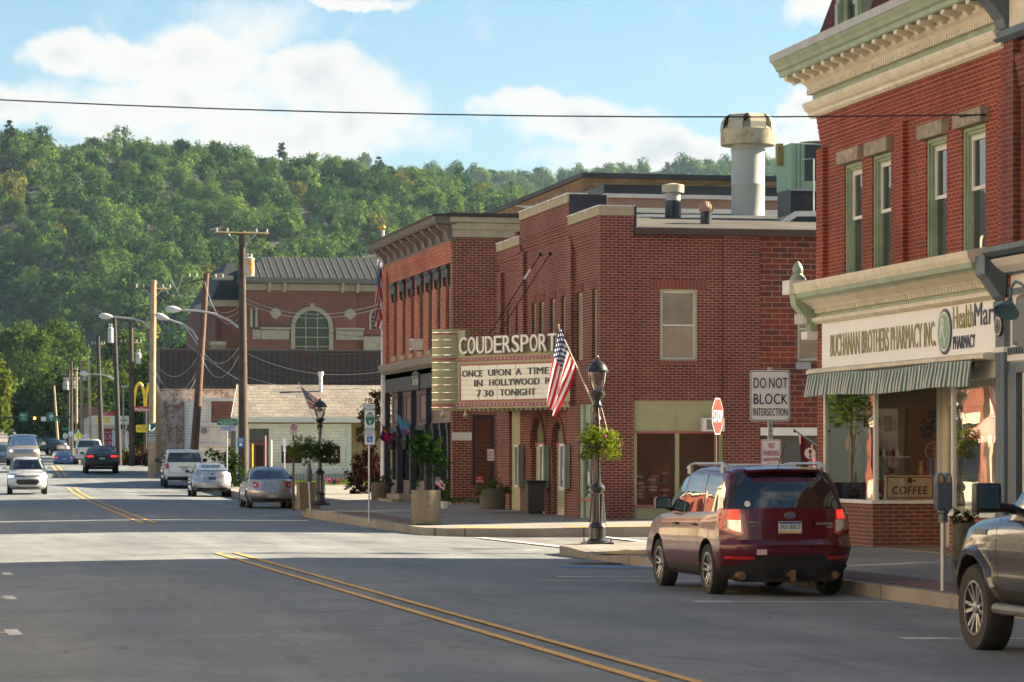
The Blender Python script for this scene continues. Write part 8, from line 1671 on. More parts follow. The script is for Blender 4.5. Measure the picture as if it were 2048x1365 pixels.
gr_=plate(sm,Ys-.2,0,38,825,56,843,M_SG,[('Main',41,829,53,833,M_SW),('St',44,835,50,839,M_SW)]);plate(sm,Ys-.2,0,93,825,112,843,M_SG,[('TO',99,827,106,829,M_SW),('#',99,830.5,106,836,M_SW),('6',101,831.5,104,835.5,M_SK),('#',101,838,104,841,M_SW)]);plate(sm,Ys-.2,0,82,834,92,843,M_SW,());plate(sm,Ys-.2,0,113,837,122,842,M_SGD,())
plate(sm,Ys-.3,0,124,856,139,861,M_SGD,())
ps=post_sign('pedestrian_sign','fluorescent yellow-green diamond pedestrian crossing sign beyond the white pickup',156,905,240,.05,[(148,863,163,868,M_SB,()),(148,868,162,882,M_SW,())]);Yp=236.0;cx,cz,r=XY(157,Yp),zY(157,871,Yp),.33
mb=MB();mb.prism([(cx-r,cz),(cx,cz-r),(cx+r,cz),(cx,cz+r)],'y',Yp-.01,Yp);dp=mb.build('diamond',M_SFY,ps);mb=MB();mb.ball((cx,Yp-.02,cz+.14),.04,6);mb.tube([(cx,Yp-.02,cz+.1),(cx,Yp-.02,cz-.03),(cx-.07,Yp-.02,cz-.17)],.03,4);mb.tube([(cx,Yp-.02,cz-.03),(cx+.06,Yp-.02,cz-.17)],.025,4);mb.build('walker_mark',M_SK,dp);MB().prism([(cx-.18,cz-.35),(cx+.18,cz-.35),(cx+.18,cz-.6),(cx-.18,cz-.6)],'y',Yp-.01,Yp).build('lower_plate',M_SFY,ps)
for i,(a,b,yy)in enumerate(((126,135,868),(137,146,864),(165,172,870),(172,178,869))):post_sign('route_sign',['white route sign left of the traffic light upright','white arrow sign under the traffic light upright','white route shield right of the pedestrian sign','small white sign beside the route shield'][i],(a+b)/2,905,260,.04,[(a,yy,b,yy+9,M_SW,[('6',(a+b)/2-1.5,yy+2,(a+b)/2+1.5,yy+7,M_SK)])],group='far white road signs')
# hamburger restaurant sign with golden arches
Yp=252.0;md_=root('golden_arches_sign','tall roadside sign with yellow double arches above a dark red name board','sign',(XY(291,Yp),Yp,0));W_=lambda p:XY(p,Yp);Z_=lambda py_:zY(290,py_,Yp)
MB().cyl((W_(291),Yp+.2,.0),(W_(291),Yp+.2,Z_(815)),.16,.16,10).build('post',mat('post_dark',(.03,.02,.02),.5),md_)
mb=MB()
for ca in(279,302):P=[(W_(ca)+11*.042*math.cos(t)*(1-.12*math.sin(t)),Yp,Z_(814)+(814-768)*.0425*math.sin(t)**.75)for t in np.linspace(0.001,math.pi-.001,17)];mb.tube(P,[.13]*17,8)
mb.build('arches',mat('arch_yellow',(.80,.48,.01),.35),md_,smooth=50)
p=plate(md_,Yp-.1,0,266,813,317,824,mat('board_red',(.28,.015,.015),.4),[("McDonald's",270,815.5,312,822.5,M_SW)],rr=.1)
yp=root('yellow_message_sign','yellow message board with black lettering left of the green fishing sign','sign',(W_(284),215,0));plate(yp,214.0,0,272,850,300,865,M_SY,[('TASTY',282,852,292,855,M_SK),('DEAL OF DAY',276,856,296,859.5,M_SK),('$1.99',283,860.5,292,863.5,M_SK)]);MB().cyl((XY(291,214.3),214.3,.5),(XY(291,214.3),214.3,4.0),.08,.08,8).build('post',M_BLACK,yp)
# petrol station: canopy, price sign, light poles, house beyond
Yp=300.0;W_=lambda p:XY(p,Yp);Z_=lambda py_:zY(230,py_,Yp);gs_=root('petrol_station','petrol station with white and yellow canopy fascia and red brown roof','building',(W_(220),Yp,.5))
MB().box(W_(187),W_(262),Yp,Yp+9,Z_(849),Z_(832)).build('canopy_fascia',mat('canopy_white',(.66,.66,.62),.5),gs_);mb=MB();mb.box(W_(190),W_(221),Yp-.05,Yp-.01,Z_(839),Z_(835));mb.box(W_(190),W_(220),Yp-.05,Yp-.01,Z_(846),Z_(842));mb.build('yellow_stripes',M_SY,gs_);MB().box(W_(228),W_(255),Yp-.05,Yp-.01,Z_(842),Z_(840)).build('green_stripe',M_SGD,gs_)
mb=MB();mb.prism([(W_(222),Z_(834)),(W_(300),Z_(834)),(W_(290),Z_(820)),(W_(236),Z_(820))],'y',Yp+12,Yp+22);mb.build('roof',mat('roof_crimson',(.40,.02,.03),.5),gs_);MB().box(W_(188),W_(300),Yp+14,Yp+22,0,Z_(834)).build('wall',mat('station_wall',(.50,.47,.40),.7),gs_);mb=MB();mb.prism([(W_(180),Z_(836)),(W_(250),Z_(836)),(W_(240),Z_(806)),(W_(196),Z_(806))],'y',Yp+24,Yp+34);mb.build('brown_roof',mat('roof_brown',(.16,.10,.08),.7),gs_)
for p in(190,256):MB().cyl((W_(p),Yp+1,0),(W_(p),Yp+1,Z_(848)),.2,.2,8).build('column',M_WHITE,gs_)
Yp=285.0;W_=lambda p:XY(p,Yp);Z_=lambda py_:zY(218,py_,Yp);pr=root('petrol_price_sign','red petrol price sign with white digits beside the black wrapped pole','sign',(W_(218),Yp,0));plate(pr,Yp,0,205,858,231,896,mat('price_red',(.45,.03,.05),.5),[('Snappy Mart',208,863,228,867,M_SW),('2.78',208,871,228,879,M_SW),('2.99',208,884,228,891,M_SW)],rr=.04);mb=MB();mb.box(W_(224),W_(231),Yp-.04,Yp-.01,Z_(893),Z_(860));mb.build('side_panel',M_SW,pr);MB().box(W_(207),W_(229),Yp+.05,Yp+.2,0,Z_(890)).build('base',M_DARKIN,pr)
lp2=root('area_light','pale thin light pole standing in the petrol station forecourt','street lamp',(W_(246),Yp,0));MB().cyl((W_(246),Yp,0),(W_(247),Yp,Z_(775)),.09,.07,8).build('shaft',M_GALV,lp2);MB().box(W_(243),W_(256),Yp-.2,Yp+.3,Z_(775),Z_(771)).build('lamp_head',M_WHITE,lp2)
hs=root('gabled_house','pale house with grey gabled roof behind the petrol price sign','building',(W_(250),335,0));W_=lambda p:XY(p,335);Z_=lambda py_:zY(250,py_,335);MB().box(W_(235),W_(285),335,345,0,Z_(872)).build('wall',mat('house_wall',(.42,.45,.47),.7),hs);mb=MB();mb.prism([(W_(232),Z_(873)),(W_(288),Z_(873)),(W_(258),Z_(845))],'y',334.5,345.5);mb.build('roof',mat('house_roof',(.16,.15,.15),.8),hs)
for p in(243,262):MB().box(W_(p),W_(p+6),334.9,334.98,Z_(890),Z_(878)).build('window',M_DKGLASS,hs)
# ================================================================ street lamps, baskets, flags
M_IRON=mat('black_iron',(.012,.013,.015),.35,var=.2,coat=.4)
def lamp_post(label,px_,Y,py_b,py_t):
    X=XY(px_,Y);q=dY(px_,Y)/6000;zb=zY(px_,py_b,Y);H=(py_b-py_t)*q;k=H/3.75;L_=root('street_lamp',label,'street lamp',(X,Y,zb),group='black period street lamps');c=(X,Y,zb)
    prof=[(.22,0),(.22,.05),(.16,.10),(.155,.32),(.175,.34),(.15,.40),(.115,.42),(.095,1.02),(.14,1.06),(.15,1.12),(.12,1.16),(.065,1.22),(.058,1.5),(.045,2.2),(.05,2.45),(.075,2.48),(.05,2.54),(.055,2.62),(.10,2.74),(.07,2.78),(.06,2.84),(.09,2.88),(.15,2.95),(.155,3.0),(.10,3.04)]
    sh=MB().lathe(c,[(r*k**.4,h*k)for r,h in prof],18).build('shaft',M_IRON,L_,smooth=35)
    mb=MB()
    for i in range(8):a=i*math.pi/4;mb.tube([(X+.155*math.cos(a),Y+.155*math.sin(a),zb+.42*k),(X+.105*math.cos(a),Y+.105*math.sin(a),zb+1.0*k)],.012,4)
    mb.build('flutes',M_IRON,sh);bp=MB();bp.box(X-.26,X+.26,Y-.26,Y+.26,zb-.05,zb+.03);bp.build('base_plate',M_IRON,L_,bevel=.01)
    for sx_,sy_ in((-1,-1),(1,-1),(-1,1),(1,1)):MB().cyl((X+sx_*.21,Y+sy_*.21,zb+.03),(X+sx_*.21,Y+sy_*.21,zb+.10),.016,.016,6).build('anchor_bolt',M_IRON,L_)
    mb=MB()
    for i in range(4):a=i*math.pi/2+.5;mb.tube([(X+.10*math.cos(a),Y+.10*math.sin(a),zb+3.02*k),(X+.17*math.cos(a),Y+.17*math.sin(a),zb+3.2*k),(X+.205*math.cos(a),Y+.205*math.sin(a),zb+3.42*k)],.014,6)
    cg=mb.build('lantern_frame',M_IRON,L_);MB().lathe((X,Y,zb+3.04*k),[(.09,0),(.15,.17*k),(.175,.36*k)],16,cap=False).build('lantern_glass',glass_clear('lantern_clear',(.85,.88,.85),.12,0),cg,smooth=40)
    MB().lathe((X,Y,zb+3.40*k),[(.215,0),(.22,.03*k),(.20,.05*k),(.19,.07*k),(.16,.14*k),(.10,.20*k),(.06,.23*k),(.03,.25*k),(.035,.28*k),(.0,.35*k)],20).build('cap',M_IRON,L_,smooth=40)
    return L_,X,Y,zb,k
def basket(label,X,Y,z,r,h,mt,n,seed,hang_z,petal=None):
    b=root('hanging_basket',label,'hanging basket',(X,Y,z),group='hanging baskets on the street lamps')
    g=random.Random(seed);B=[(X+g.uniform(-.6,.6)*r,Y+g.uniform(-.5,.5)*r,z+g.uniform(-.4,.35)*h,r*g.uniform(.34,.5),n)for _ in range(13)]+[(X,Y,z,r*.62,n*2)]
    B+=[(X+g.uniform(-.8,.8)*r,Y+g.uniform(-.3,.3)*r,z-h*g.uniform(.6,.95),r*.16,n//4)for _ in range(7)]
    link_mesh('foliage',leaf_mesh('f',B,.045,h/r*1.05 if False else .9,seed,flat=.5),[mt],b)
    MB().lathe((X,Y,z-h*.45),[(r*.3,0),(r*.48,h*.35),(r*.5,h*.4)],14).build('pot',M_DARKIN,b)
    mb=MB()
    for a in(0,1.57,3.14,4.71):mb.tube([(X+r*.48*math.cos(a),Y+r*.48*math.sin(a),z),(X+.04*math.cos(a),Y+.04*math.sin(a),hang_z)],.006,4)
    mb.build('hanger',M_WIREL,b)
    if petal:
        for i in range(10):a=g.uniform(0,6.28);MB().ball((X+r*.85*math.cos(a),Y+r*.85*math.sin(a),z+g.uniform(-.9,.6)*h*.6),.025,6).build('blossom',petal,b)
    return b
L1,X1,Y1,zb1,k1_=lamp_post('tall black street lamp on the near corner in front of the theatre',1195,54.9,1088,710)
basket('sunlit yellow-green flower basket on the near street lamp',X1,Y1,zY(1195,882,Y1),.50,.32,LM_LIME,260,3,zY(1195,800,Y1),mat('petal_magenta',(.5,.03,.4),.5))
Y2=88.5;L2,X2,Y2,zb2,k2_=lamp_post('black street lamp farther up the kerb beside the tall brown planter',640,Y2,1008,795)
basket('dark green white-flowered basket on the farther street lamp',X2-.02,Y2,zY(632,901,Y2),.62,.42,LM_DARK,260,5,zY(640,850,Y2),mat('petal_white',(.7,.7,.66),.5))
def flagmat():
    m,T,b=_principled('stars_and_stripes');uv=T.new('ShaderNodeUVMap');s=T.new('ShaderNodeSeparateXYZ');T.link(uv.outputs[0],s.inputs[0]);u,v=s.outputs[0],s.outputs[1]
    st=T.math('MODULO',T.math('FLOOR',T.math('MULTIPLY',v,13.0)),2.0);stripe=T.mix(st,(.50,.012,.025,1),(.72,.70,.70,1))
    canton=T.math('MULTIPLY',T.math('LESS_THAN',u,.40),T.math('GREATER_THAN',v,6/13))
    cu=T.math('SUBTRACT',T.math('FRACT',T.math('MULTIPLY',u,15.0)),.5);row=T.math('FLOOR',T.math('MULTIPLY',T.math('SUBTRACT',v,6/13),16.7));cu=T.math('SUBTRACT',T.math('FRACT',T.math('ADD',T.math('MULTIPLY',u,15.0),T.math('MULTIPLY',row,.5))),.5);cv=T.math('SUBTRACT',T.math('FRACT',T.math('MULTIPLY',T.math('SUBTRACT',v,6/13),16.7)),.5)
    d=T.math('ADD',T.math('MULTIPLY',cu,cu),T.math('MULTIPLY',cv,cv));star=T.math('LESS_THAN',d,.085)
    o=T.mix(canton,stripe,T.mix(star,(.018,.028,.10,1),(.72,.72,.74,1)));T.link(o,b.inputs['Base Color']);b.inputs['Roughness'].default_value=.8
    tr=T.new('ShaderNodeBsdfTranslucent');T.link(o,tr.inputs[0]);mx=T.new('ShaderNodeMixShader');mx.inputs[0].default_value=.4;out=T.n['Material Output'];T.link(b.outputs[0],mx.inputs[1]);T.link(tr.outputs[0],mx.inputs[2]);T.link(mx.outputs[0],out.inputs[0]);return m
M_FLAG=flagmat()
def cloth(name,fn,mt,parent,nu=24,nv=16):
    """fn(u, v) -> point; u along the fly, v up the hoist"""
    V=[tuple(fn(i/nu,j/nv))for j in range(nv+1)for i in range(nu+1)];Fc=[(j*(nu+1)+i,j*(nu+1)+i+1,(j+1)*(nu+1)+i+1,(j+1)*(nu+1)+i)for j in range(nv)for i in range(nu)]
    me=bpy.data.meshes.new(name);me.from_pydata(V,[],Fc);me.update();uv=me.uv_layers.new(name='uv')
    for p in me.polygons:
        for li in p.loop_indices:vi=me.loops[li].vertex_index;uv.data[li].uv=((vi%(nu+1))/nu,(vi//(nu+1))/nv)
    return link_mesh(name,me,mt,parent,smooth=180)
def hang_flag(label,A,B,w,l,name='flag',mt=None,droop=.7,side=1,polemat=None,seed=0,gather=1.0,group=None):
    """staff from A (bracket) to B (tip); cloth hangs from its upper part"""
    A,B=Vector(A),Vector(B);f=root(name,label,'flag',A,group=group);MB().cyl(A,B,.014,.012,8).build('staff',polemat or mat('staff_white',(.6,.58,.5),.4),f);MB().ball(B,.03,8).build('finial',M_GOLD,f)
    d=(B-A).normalized();top=B-d*.06;hoist=-d*w;fly=Vector((0,0,-1))
    h=Vector((d.x,d.y,0));
    def fn(u,v):
        s=1-v;p=top+hoist*s;q=u*l;lean=d*(.10*u*(s-.3));wav=Vector((-d.y,d.x,0)).normalized()if h.length>.1 else Vector((1,0,0))
        pinch=1-.45*u*gather;mid=top+hoist*.55;pp=mid+(p-mid)*pinch;pp.z=p.z*(1-.25*u)+(top+hoist*.2).z*.25*u
        return pp+fly*q*(.86+.14*s)+wav*(.05*math.sin(6*s+5*u+seed)*u+.03*math.sin(13*s+seed))+d*.0+lean
    cloth('cloth',fn,mt or M_FLAG,f);return f
def flag_outline(label,A,B,q0,q1,q2,q3,Y,bulge=.06,mt=None,name='flag',seed=0,nu=24,nv=20,group=None,polemat=None,fin=M_GOLD):
    """cloth whose corners (top hoist, bottom hoist, bottom fly, top fly) are given as bearings at depth Y"""
    A,B=Vector(A),Vector(B);f=root(name,label,'flag',A,group=group);MB().cyl(A,B,.014,.012,8).build('staff',polemat or mat('staff_white',(.6,.58,.5),.4),f);MB().ball(B,.03,8).build('finial',fin,f)
    Q=[Vector((XY(x_,Y+dy),Y+dy,zY(x_,y_,Y+dy)))for x_,y_,dy in(q0,q1,q2,q3)]
    def fn(u,v):
        a=Q[1].lerp(Q[0],v);b=Q[2].lerp(Q[3],v);p=a.lerp(b,u);return p+Vector((.06*math.sin(9*v+3*u+seed)*(u*.8+.1),-bulge*math.sin(math.pi*(2.6*v+.35*u+seed*.3))*(.35+.65*u),.02*math.sin(8*v+seed)))
    cloth('cloth',fn,mt or M_FLAG,f,nu,nv);return f
FG='stars and stripes on the street lamps'
flag_outline('large stars and stripes hanging furled from the near street lamp before the marquee',(X1-.05,Y1,zY(1190,815,Y1)),(XY(1116,Y1),Y1,zY(1116,651,Y1)),(1119,655,0),(1152,738,0),(1112,838,.05),(1094,806,.25),Y1,.10,seed=1.0,group=FG)
flag_outline('smaller stars and stripes blowing out above the farther street lamp',(X2-.05,Y2,zY(637,862,Y2)),(XY(598,Y2),Y2,zY(598,766,Y2)),(600,770,0),(618,818,0),(643,826,.1),(644,806,.2),Y2,.06,seed=2.2,group=FG)
# tall flagpole in front of the brick shop
YF=108.5;fx=XY(766,YF);fp=root('flagpole','tall white flagpole with golden ball beside the corner brick shop','flagpole',(fx,YF,roadz(YF)+.1));MB().cyl((fx,YF,roadz(YF)),(fx,YF,zY(766,461,YF)),.10,.055,12).build('shaft',mat('pole_white',(.62,.64,.68),.35),fp,smooth=40);MB().ball((fx,YF,zY(766,456,YF)),.10,12).build('ball',mat('ball_gold',(.6,.35,.03),.25,metal=.7),fp,smooth=60)
bf=root('big_flag','big stars and stripes hanging limp from the tall white flagpole','flag',(fx,YF-.1,6))
def fnb(u,v):z=zY(766,516,YF)+(zY(766,650,YF)-zY(766,516,YF))*(u*.9+(1-v)*.18);return Vector((fx-.02-.10+.26*math.sin(5*v+2.5*u)*(.5+.5*u)+.05*(v-.5),YF-.14-.10*math.sin(11*v+3*u),z))
cloth('cloth',fnb,M_FLAG,bf,30,24)
# the small flags of the dark shop front and the garden flag by the pharmacy
def patch_mat(name,cols,scale=5):
    m,T,b=_principled(name);uv=T.new('ShaderNodeUVMap');v=T.new('ShaderNodeTexVoronoi');v.inputs['Scale'].default_value=scale;T.link(uv.outputs[0],v.inputs['Vector']);s=T.new('ShaderNodeSeparateXYZ');T.link(v.outputs['Color'],s.inputs[0]);T.link(T.ramp(s.outputs[0],[(i/(len(cols)-1),c_)for i,c_ in enumerate(cols)]),b.inputs['Base Color']);T.n['Color Ramp'].color_ramp.interpolation='CONSTANT' if 'Color Ramp' in T.n else 'LINEAR';b.inputs['Roughness'].default_value=.8;return m
flag_outline('light blue flag with a pink figure patch hanging at the dark shop front',(XY(842,98),98,zY(842,872,98)),(XY(789,97.5),97.5,zY(789,821,97.5)),(791,824,0),(808,883,0),(812,878,.1),(822,850,.2),97.5,.04,patch_mat('blue_flag',[(.12,.40,.62),(.15,.45,.68),(.10,.38,.60),(.45,.12,.35),(.6,.5,.55)],3),'shop_flag',.5,group='small flags at the dark shop front',polemat=M_WOOD)
flag_outline('bright flower-patterned flag at the far end of the dark shop front',(XY(792,102.5),102.5,zY(792,884,102.5)),(XY(764,101.5),101.5,zY(764,851,101.5)),(765,853,0),(760,882,0),(790,893,.1),(793,874,.2),101.5,.05,patch_mat('flower_flag',[(.45,.01,.06),(.10,.01,.16),(.45,.30,.03),(.5,.01,.10),(.30,.02,.08)],4),'shop_flag',1.5,group='small flags at the dark shop front',polemat=M_WOOD)
Yg=52.9;gf=root('garden_flag','dark maroon banner with a white disc and lamp emblem on a slanting black staff','flag',(XY(1650,Yg),Yg,2));MB().cyl((XY(1645,Yg),Yg,zY(1645,901,Yg)),(XY(1588,Yg),Yg,zY(1588,860,Yg)),.018,.014,8).build('staff',M_BLACK,gf);MB().ball((XY(1590,Yg),Yg,zY(1590,862,Yg)),.035,8).build('finial',M_BLACK,gf)
Pg=[Vector((XY(x_,Yg),Yg-.02,zY(x_,y_,Yg)))for x_,y_ in((1596,868),(1631,896),(1634,950),(1603,955))]
def fng(u,v):return Pg[3].lerp(Pg[0],v).lerp(Pg[2].lerp(Pg[1],v),u)+Vector((0,-.03*math.sin(9*u+2),0))
fl_=cloth('cloth',fng,M_MAROON,gf,12,12);cx,cz=XY(1618,Yg),zY(1618,907,Yg);dd=MB().lathe((cx,Yg-.06,cz),[(.105,0),(.105,.004)],22,(0,-1,0)).build('disc',M_SW,fl_)
mb=MB();mb.prism([(cx-.02,cz-.08),(cx+.02,cz-.08),(cx+.008,cz-.01),(cx+.028,cz+.03),(cx+.03,cz+.045),(cx,cz+.08),(cx-.03,cz+.045),(cx-.028,cz+.03),(cx-.008,cz-.01)],'y',Yg-.07,Yg-.066);mb.build('lamp_mark',M_MAROON,dd)
lettering('lettering',[('D',(XY(1616,Yg),Yg-.05,zY(1620,934,Yg)),.09,.11,.02,0,.003)],M_SW,fl_,FACE_Y)
# ================================================================ meters, planters, pots
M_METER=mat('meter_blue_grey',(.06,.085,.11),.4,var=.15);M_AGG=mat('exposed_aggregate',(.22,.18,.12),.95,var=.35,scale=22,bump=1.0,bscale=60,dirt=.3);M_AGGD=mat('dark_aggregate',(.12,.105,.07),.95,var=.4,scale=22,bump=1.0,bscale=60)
mx,my=XY(1886,35.0),35.0;pm=root('parking_meter','blue-grey double parking meter on a pole in front of the pharmacy window','parking meter',(mx,my,walk_z(mx,my)));q=dY(1886,my)/6000
MB().cyl((mx,my,walk_z(mx,my)-.02),(mx,my,zY(1886,1040,my)),.032,.032,12).build('post',M_GALV,pm,smooth=40);zt0=zY(1886,1042,my)
MB().lathe((mx,my,zt0-.02),[(.06,0),(.055,.10),(.075,.12),(.07,.15)],14).build('neck',M_METER,pm,smooth=40)
for s in(-1,1):
    mb=MB();c_=Vector((mx+s*.048,my,0));z0=zt0+.13;H_=.46;mb.prism([(c_.x-.045,z0),(c_.x+.045,z0),(c_.x+.052,z0+.06),(c_.x+.052,z0+H_-.12),(c_.x+.045,z0+H_-.05),(c_.x+.02,z0+H_),(c_.x-.02,z0+H_),(c_.x-.045,z0+H_-.05),(c_.x-.052,z0+H_-.12),(c_.x-.052,z0+.06)],'y',my-.07,my+.07);hd_=mb.build('meter_head',M_METER,pm,bevel=.015);mb=MB();mb.prism([(c_.x-.028,z0+H_-.12),(c_.x+.028,z0+H_-.12),(c_.x+.02,z0+H_-.04),(c_.x,z0+H_-.025),(c_.x-.02,z0+H_-.04)],'y',my-.078,my-.071);mb.build('meter_window',mat('meter_pane',(.30,.22,.12),.2),hd_)
mx,my=XY(618,87.6),87.6;pm=root('parking_meter','dark parking meter standing before the tall brown planter up the street','parking meter',(mx,my,walk2_z(mx,my)));MB().cyl((XY(621,my),my,.1),(mx,my,zY(618,962,my)),.03,.03,8).build('post',M_GALV,pm);MB().lathe((mx,my,zY(618,964,my)),[(.07,0),(.09,.08),(.10,.3),(.06,.42),(.05,.52)],10).build('meter_head',M_METER,pm,smooth=40)
def planter(label,px_,Y,py_b,py_t,wpx,mt,n=None,name='planter',wall=.06):
    X=XY(px_,Y);q=dY(px_,Y)/6000;zb=zY(px_,py_b,Y);H=(py_b-py_t)*q;r=wpx*q/2;p=root(name,label,'planter',(X,Y,zb),group='round concrete planters')
    MB().lathe((X,Y,zb),[(r*.97,-.03),(r*.98,.02),(r,.05),(r*1.0,H),(r*.99,H+.015),(r*.86,H+.015),(r*.85,H-.08)],30).build('tub',mt,p,smooth=30);MB().lathe((X,Y,zb+H-.10),[(r*.86,0),(r*.8,.02)],20).build('soil',M_DARKIN,p);return p,X,Y,zb+H-.08,r
def shrub(name,label,cat,X,Y,z,blobs,size,mt,stems=(),seed=1,stemmat=None,sr=.02):
    o=root(name,label,cat,(X,Y,z));link_mesh('foliage',leaf_mesh('f',[(X+a,Y+b,z+c_,r,n)for a,b,c_,r,n in blobs],size,1,seed,flat=.6),[mt],o)
    for P in stems:MB().tube([(X+a,Y+b,z+c_)for a,b,c_ in P],sr,6).build('stem',stemmat or M_WOODP,o)
    return o
p,X,Y,z,r=planter('large round exposed-aggregate planter holding a small feathery tree by the far kerb',852,70.6,1045,982,59,M_AGG)
shrub('small_tree','small feathery green tree growing in the large round planter','tree',X,Y,z,[(-.2,0,1.15,.26,900),(.1,.0,1.25,.28,900),(-.05,.05,1.0,.26,900),(.25,0,1.0,.24,800),(.38,0,.80,.22,600),(.1,0,.85,.22,600),(-.15,0,1.32,.16,260),(.32,.1,.55,.14,130),(-.28,0,.70,.12,110),(.1,0,.5,.15,120),(-.2,0,.30,.14,110),(.42,0,.25,.16,110),(.5,.0,.05,.13,90)],.05,LM_GRN if False else leafmat('feathery_leaves',(.012,.035,.012),(.05,.11,.02),.3),[[(0,0,-.1),(.01,0,.5),(-.02,0,1.0)],[(.03,0,.1),(.2,0,.55),(.3,0,.8)],[(0,0,.2),(-.12,0,.6),(-.2,0,.85)]],4,M_WOOD,.012)
mf=root('small_flag','tiny stars and stripes stuck in the large round planter','flag',(X+.12,Y,z));MB().cyl((X+.10,Y-.1,z-.1),(X+.24,Y-.1,z+.42),.006,.006,5).build('staff',M_WOODP,mf);cloth('cloth',lambda u,v:Vector((X+.24+.22*u+.03*(v-1),Y-.1-.02*math.sin(6*u),z+.42-.18*(1-v)-.16*u)),M_FLAG,mf,10,8)
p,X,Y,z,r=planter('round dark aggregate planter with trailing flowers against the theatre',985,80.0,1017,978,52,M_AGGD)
shrub('planter_flowers','trailing lime-green leaves and spiky grass in the planter by the theatre','plant',X,Y,z,[(-.3,-.1,.12,.16,200),(0,-.1,.15,.2,260),(.3,-.1,.1,.16,200),(-.4,-.1,.0,.1,90),(.42,-.15,.0,.1,90)],.06,LM_LIME,[[(.02,0,0),(.0,0,.35),(-.06,0,.6)],[(.04,0,0),(.08,0,.35),(.16,0,.55)],[(0,0,0),(-.08,0,.3),(-.2,0,.45)],[(.05,0,0),(.1,0,.3),(.25,0,.4)]],7,LM_GRN,.012)
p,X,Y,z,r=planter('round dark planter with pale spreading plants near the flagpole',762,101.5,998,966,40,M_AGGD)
shrub('planter_plants','pale green spreading leaves in the planter near the flagpole','plant',X,Y,z,[(-.2,0,.12,.18,200),(.15,0,.15,.2,220),(.35,0,.05,.12,100)],.07,LM_GRN,(),9)
# the tall brown square planter by the far lamp
Yb=89.2;sp_=root('square_planter','tall brown box planter standing behind the farther street lamp','planter',(XY(621,Yb),Yb,walk2_z(12.5,Yb)));mb=MB();mb.prism([(XY(600,Yb),walk2_z(12.5,Yb)-.02),(XY(641,Yb),walk2_z(12.5,Yb)-.02),(XY(642,Yb),zY(620,965,Yb)),(XY(599,Yb),zY(620,965,Yb))],'y',Yb-.0,Yb+.7);mb.build('box',mat('brown_aggregate',(.20,.15,.09),.95,var=.3,scale=20,bump=.8,bscale=60),sp_)
shrub('planter_tree','thin-stemmed dark green tree in the tall brown box planter','tree',XY(612,Yb+.3),Yb+.3,zY(620,965,Yb),[(-.35,0,1.05,.24,240),(-.1,0,1.15,.26,260),(.1,0,1.0,.22,220),(-.4,0,.85,.16,140),(-.2,0,.85,.2,160)],.07,LM_GRN,[[(.15,0,-.1),(.05,0,.45),(-.05,0,.95)]],11)
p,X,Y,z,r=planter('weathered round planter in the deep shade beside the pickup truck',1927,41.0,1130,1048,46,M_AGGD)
shrub('planter_plants','sprawling plants in the shaded planter beside the pickup','plant',X,Y,z,[(-.05,0,.1,.12,140),(.1,0,.16,.14,160),(-.1,0,.2,.08,80)],.05,LM_DARK,[[(0,0,0),(-.15,0,.3),(-.35,0,.45)]],13)
wp=root('white_pot','small white flower pot at the foot of the brick pier','plant pot',(XY(889,86),86,walk2_z(14.5,86)));X=XY(889,86);MB().lathe((X,86,walk2_z(X,86)-.01),[(.09,0),(.13,.20),(.135,.22),(.12,.22)],16).build('pot',M_WHITE,wp,smooth=30);link_mesh('leaves',leaf_mesh('l',[(X,86,walk2_z(X,86)+.38,.2,220),(X+.05,86,walk2_z(X,86)+.7,.14,120)],.06,1,15),[LM_GRN],wp)
for i,(px_,Yw)in enumerate(((905,90.6),(930,90.7),(960,90.8))):X=XY(px_,Yw);o=link_mesh('weeds',leaf_mesh('w',[(X,Yw,.42,.16,160),(X+.25,Yw,.40,.12,120)],.05,.5,20+i),[LM_GRN],origin=(X,Yw,.3));setp(o,['tuft of weeds left of the stone pier base','tuft of weeds under the brick side window','tuft of weeds right of the brick side window'][i],'weeds','weeds along the brick shop wall')
# parking sign posts in front of the white building
for i,(px_,a,b_,c_)in enumerate(((1033,0,0,0),)):pass
for i,(px_,y0,y1,mt_)in enumerate(((505,928,888,M_SY),(531,935,872,mat('post_rose',(.45,.25,.22),.6)),(543,940,880,M_SW),(569,945,878,M_GALV))):
    Yp=136.0+i;o=root('marker_post',['yellow-topped marker post left of the white building door','rose painted marker post right of the white building door','white marker post before the clapboard wall','thin sign post before the left window of the white building'][i],'post',(XY(px_,Yp),Yp,.2),group='thin posts before the white building');MB().cyl((XY(px_,Yp),Yp,.15),(XY(px_,Yp),Yp,zY(px_,y1,Yp)),.035,.035,6).build('shaft',mt_,o)
ws=root('narrow_sign','narrow white sign before the left window of the white building','sign',(XY(569,139),138.9,2.0));plate(ws,138.85,0,566,876,572,904,M_SW,())
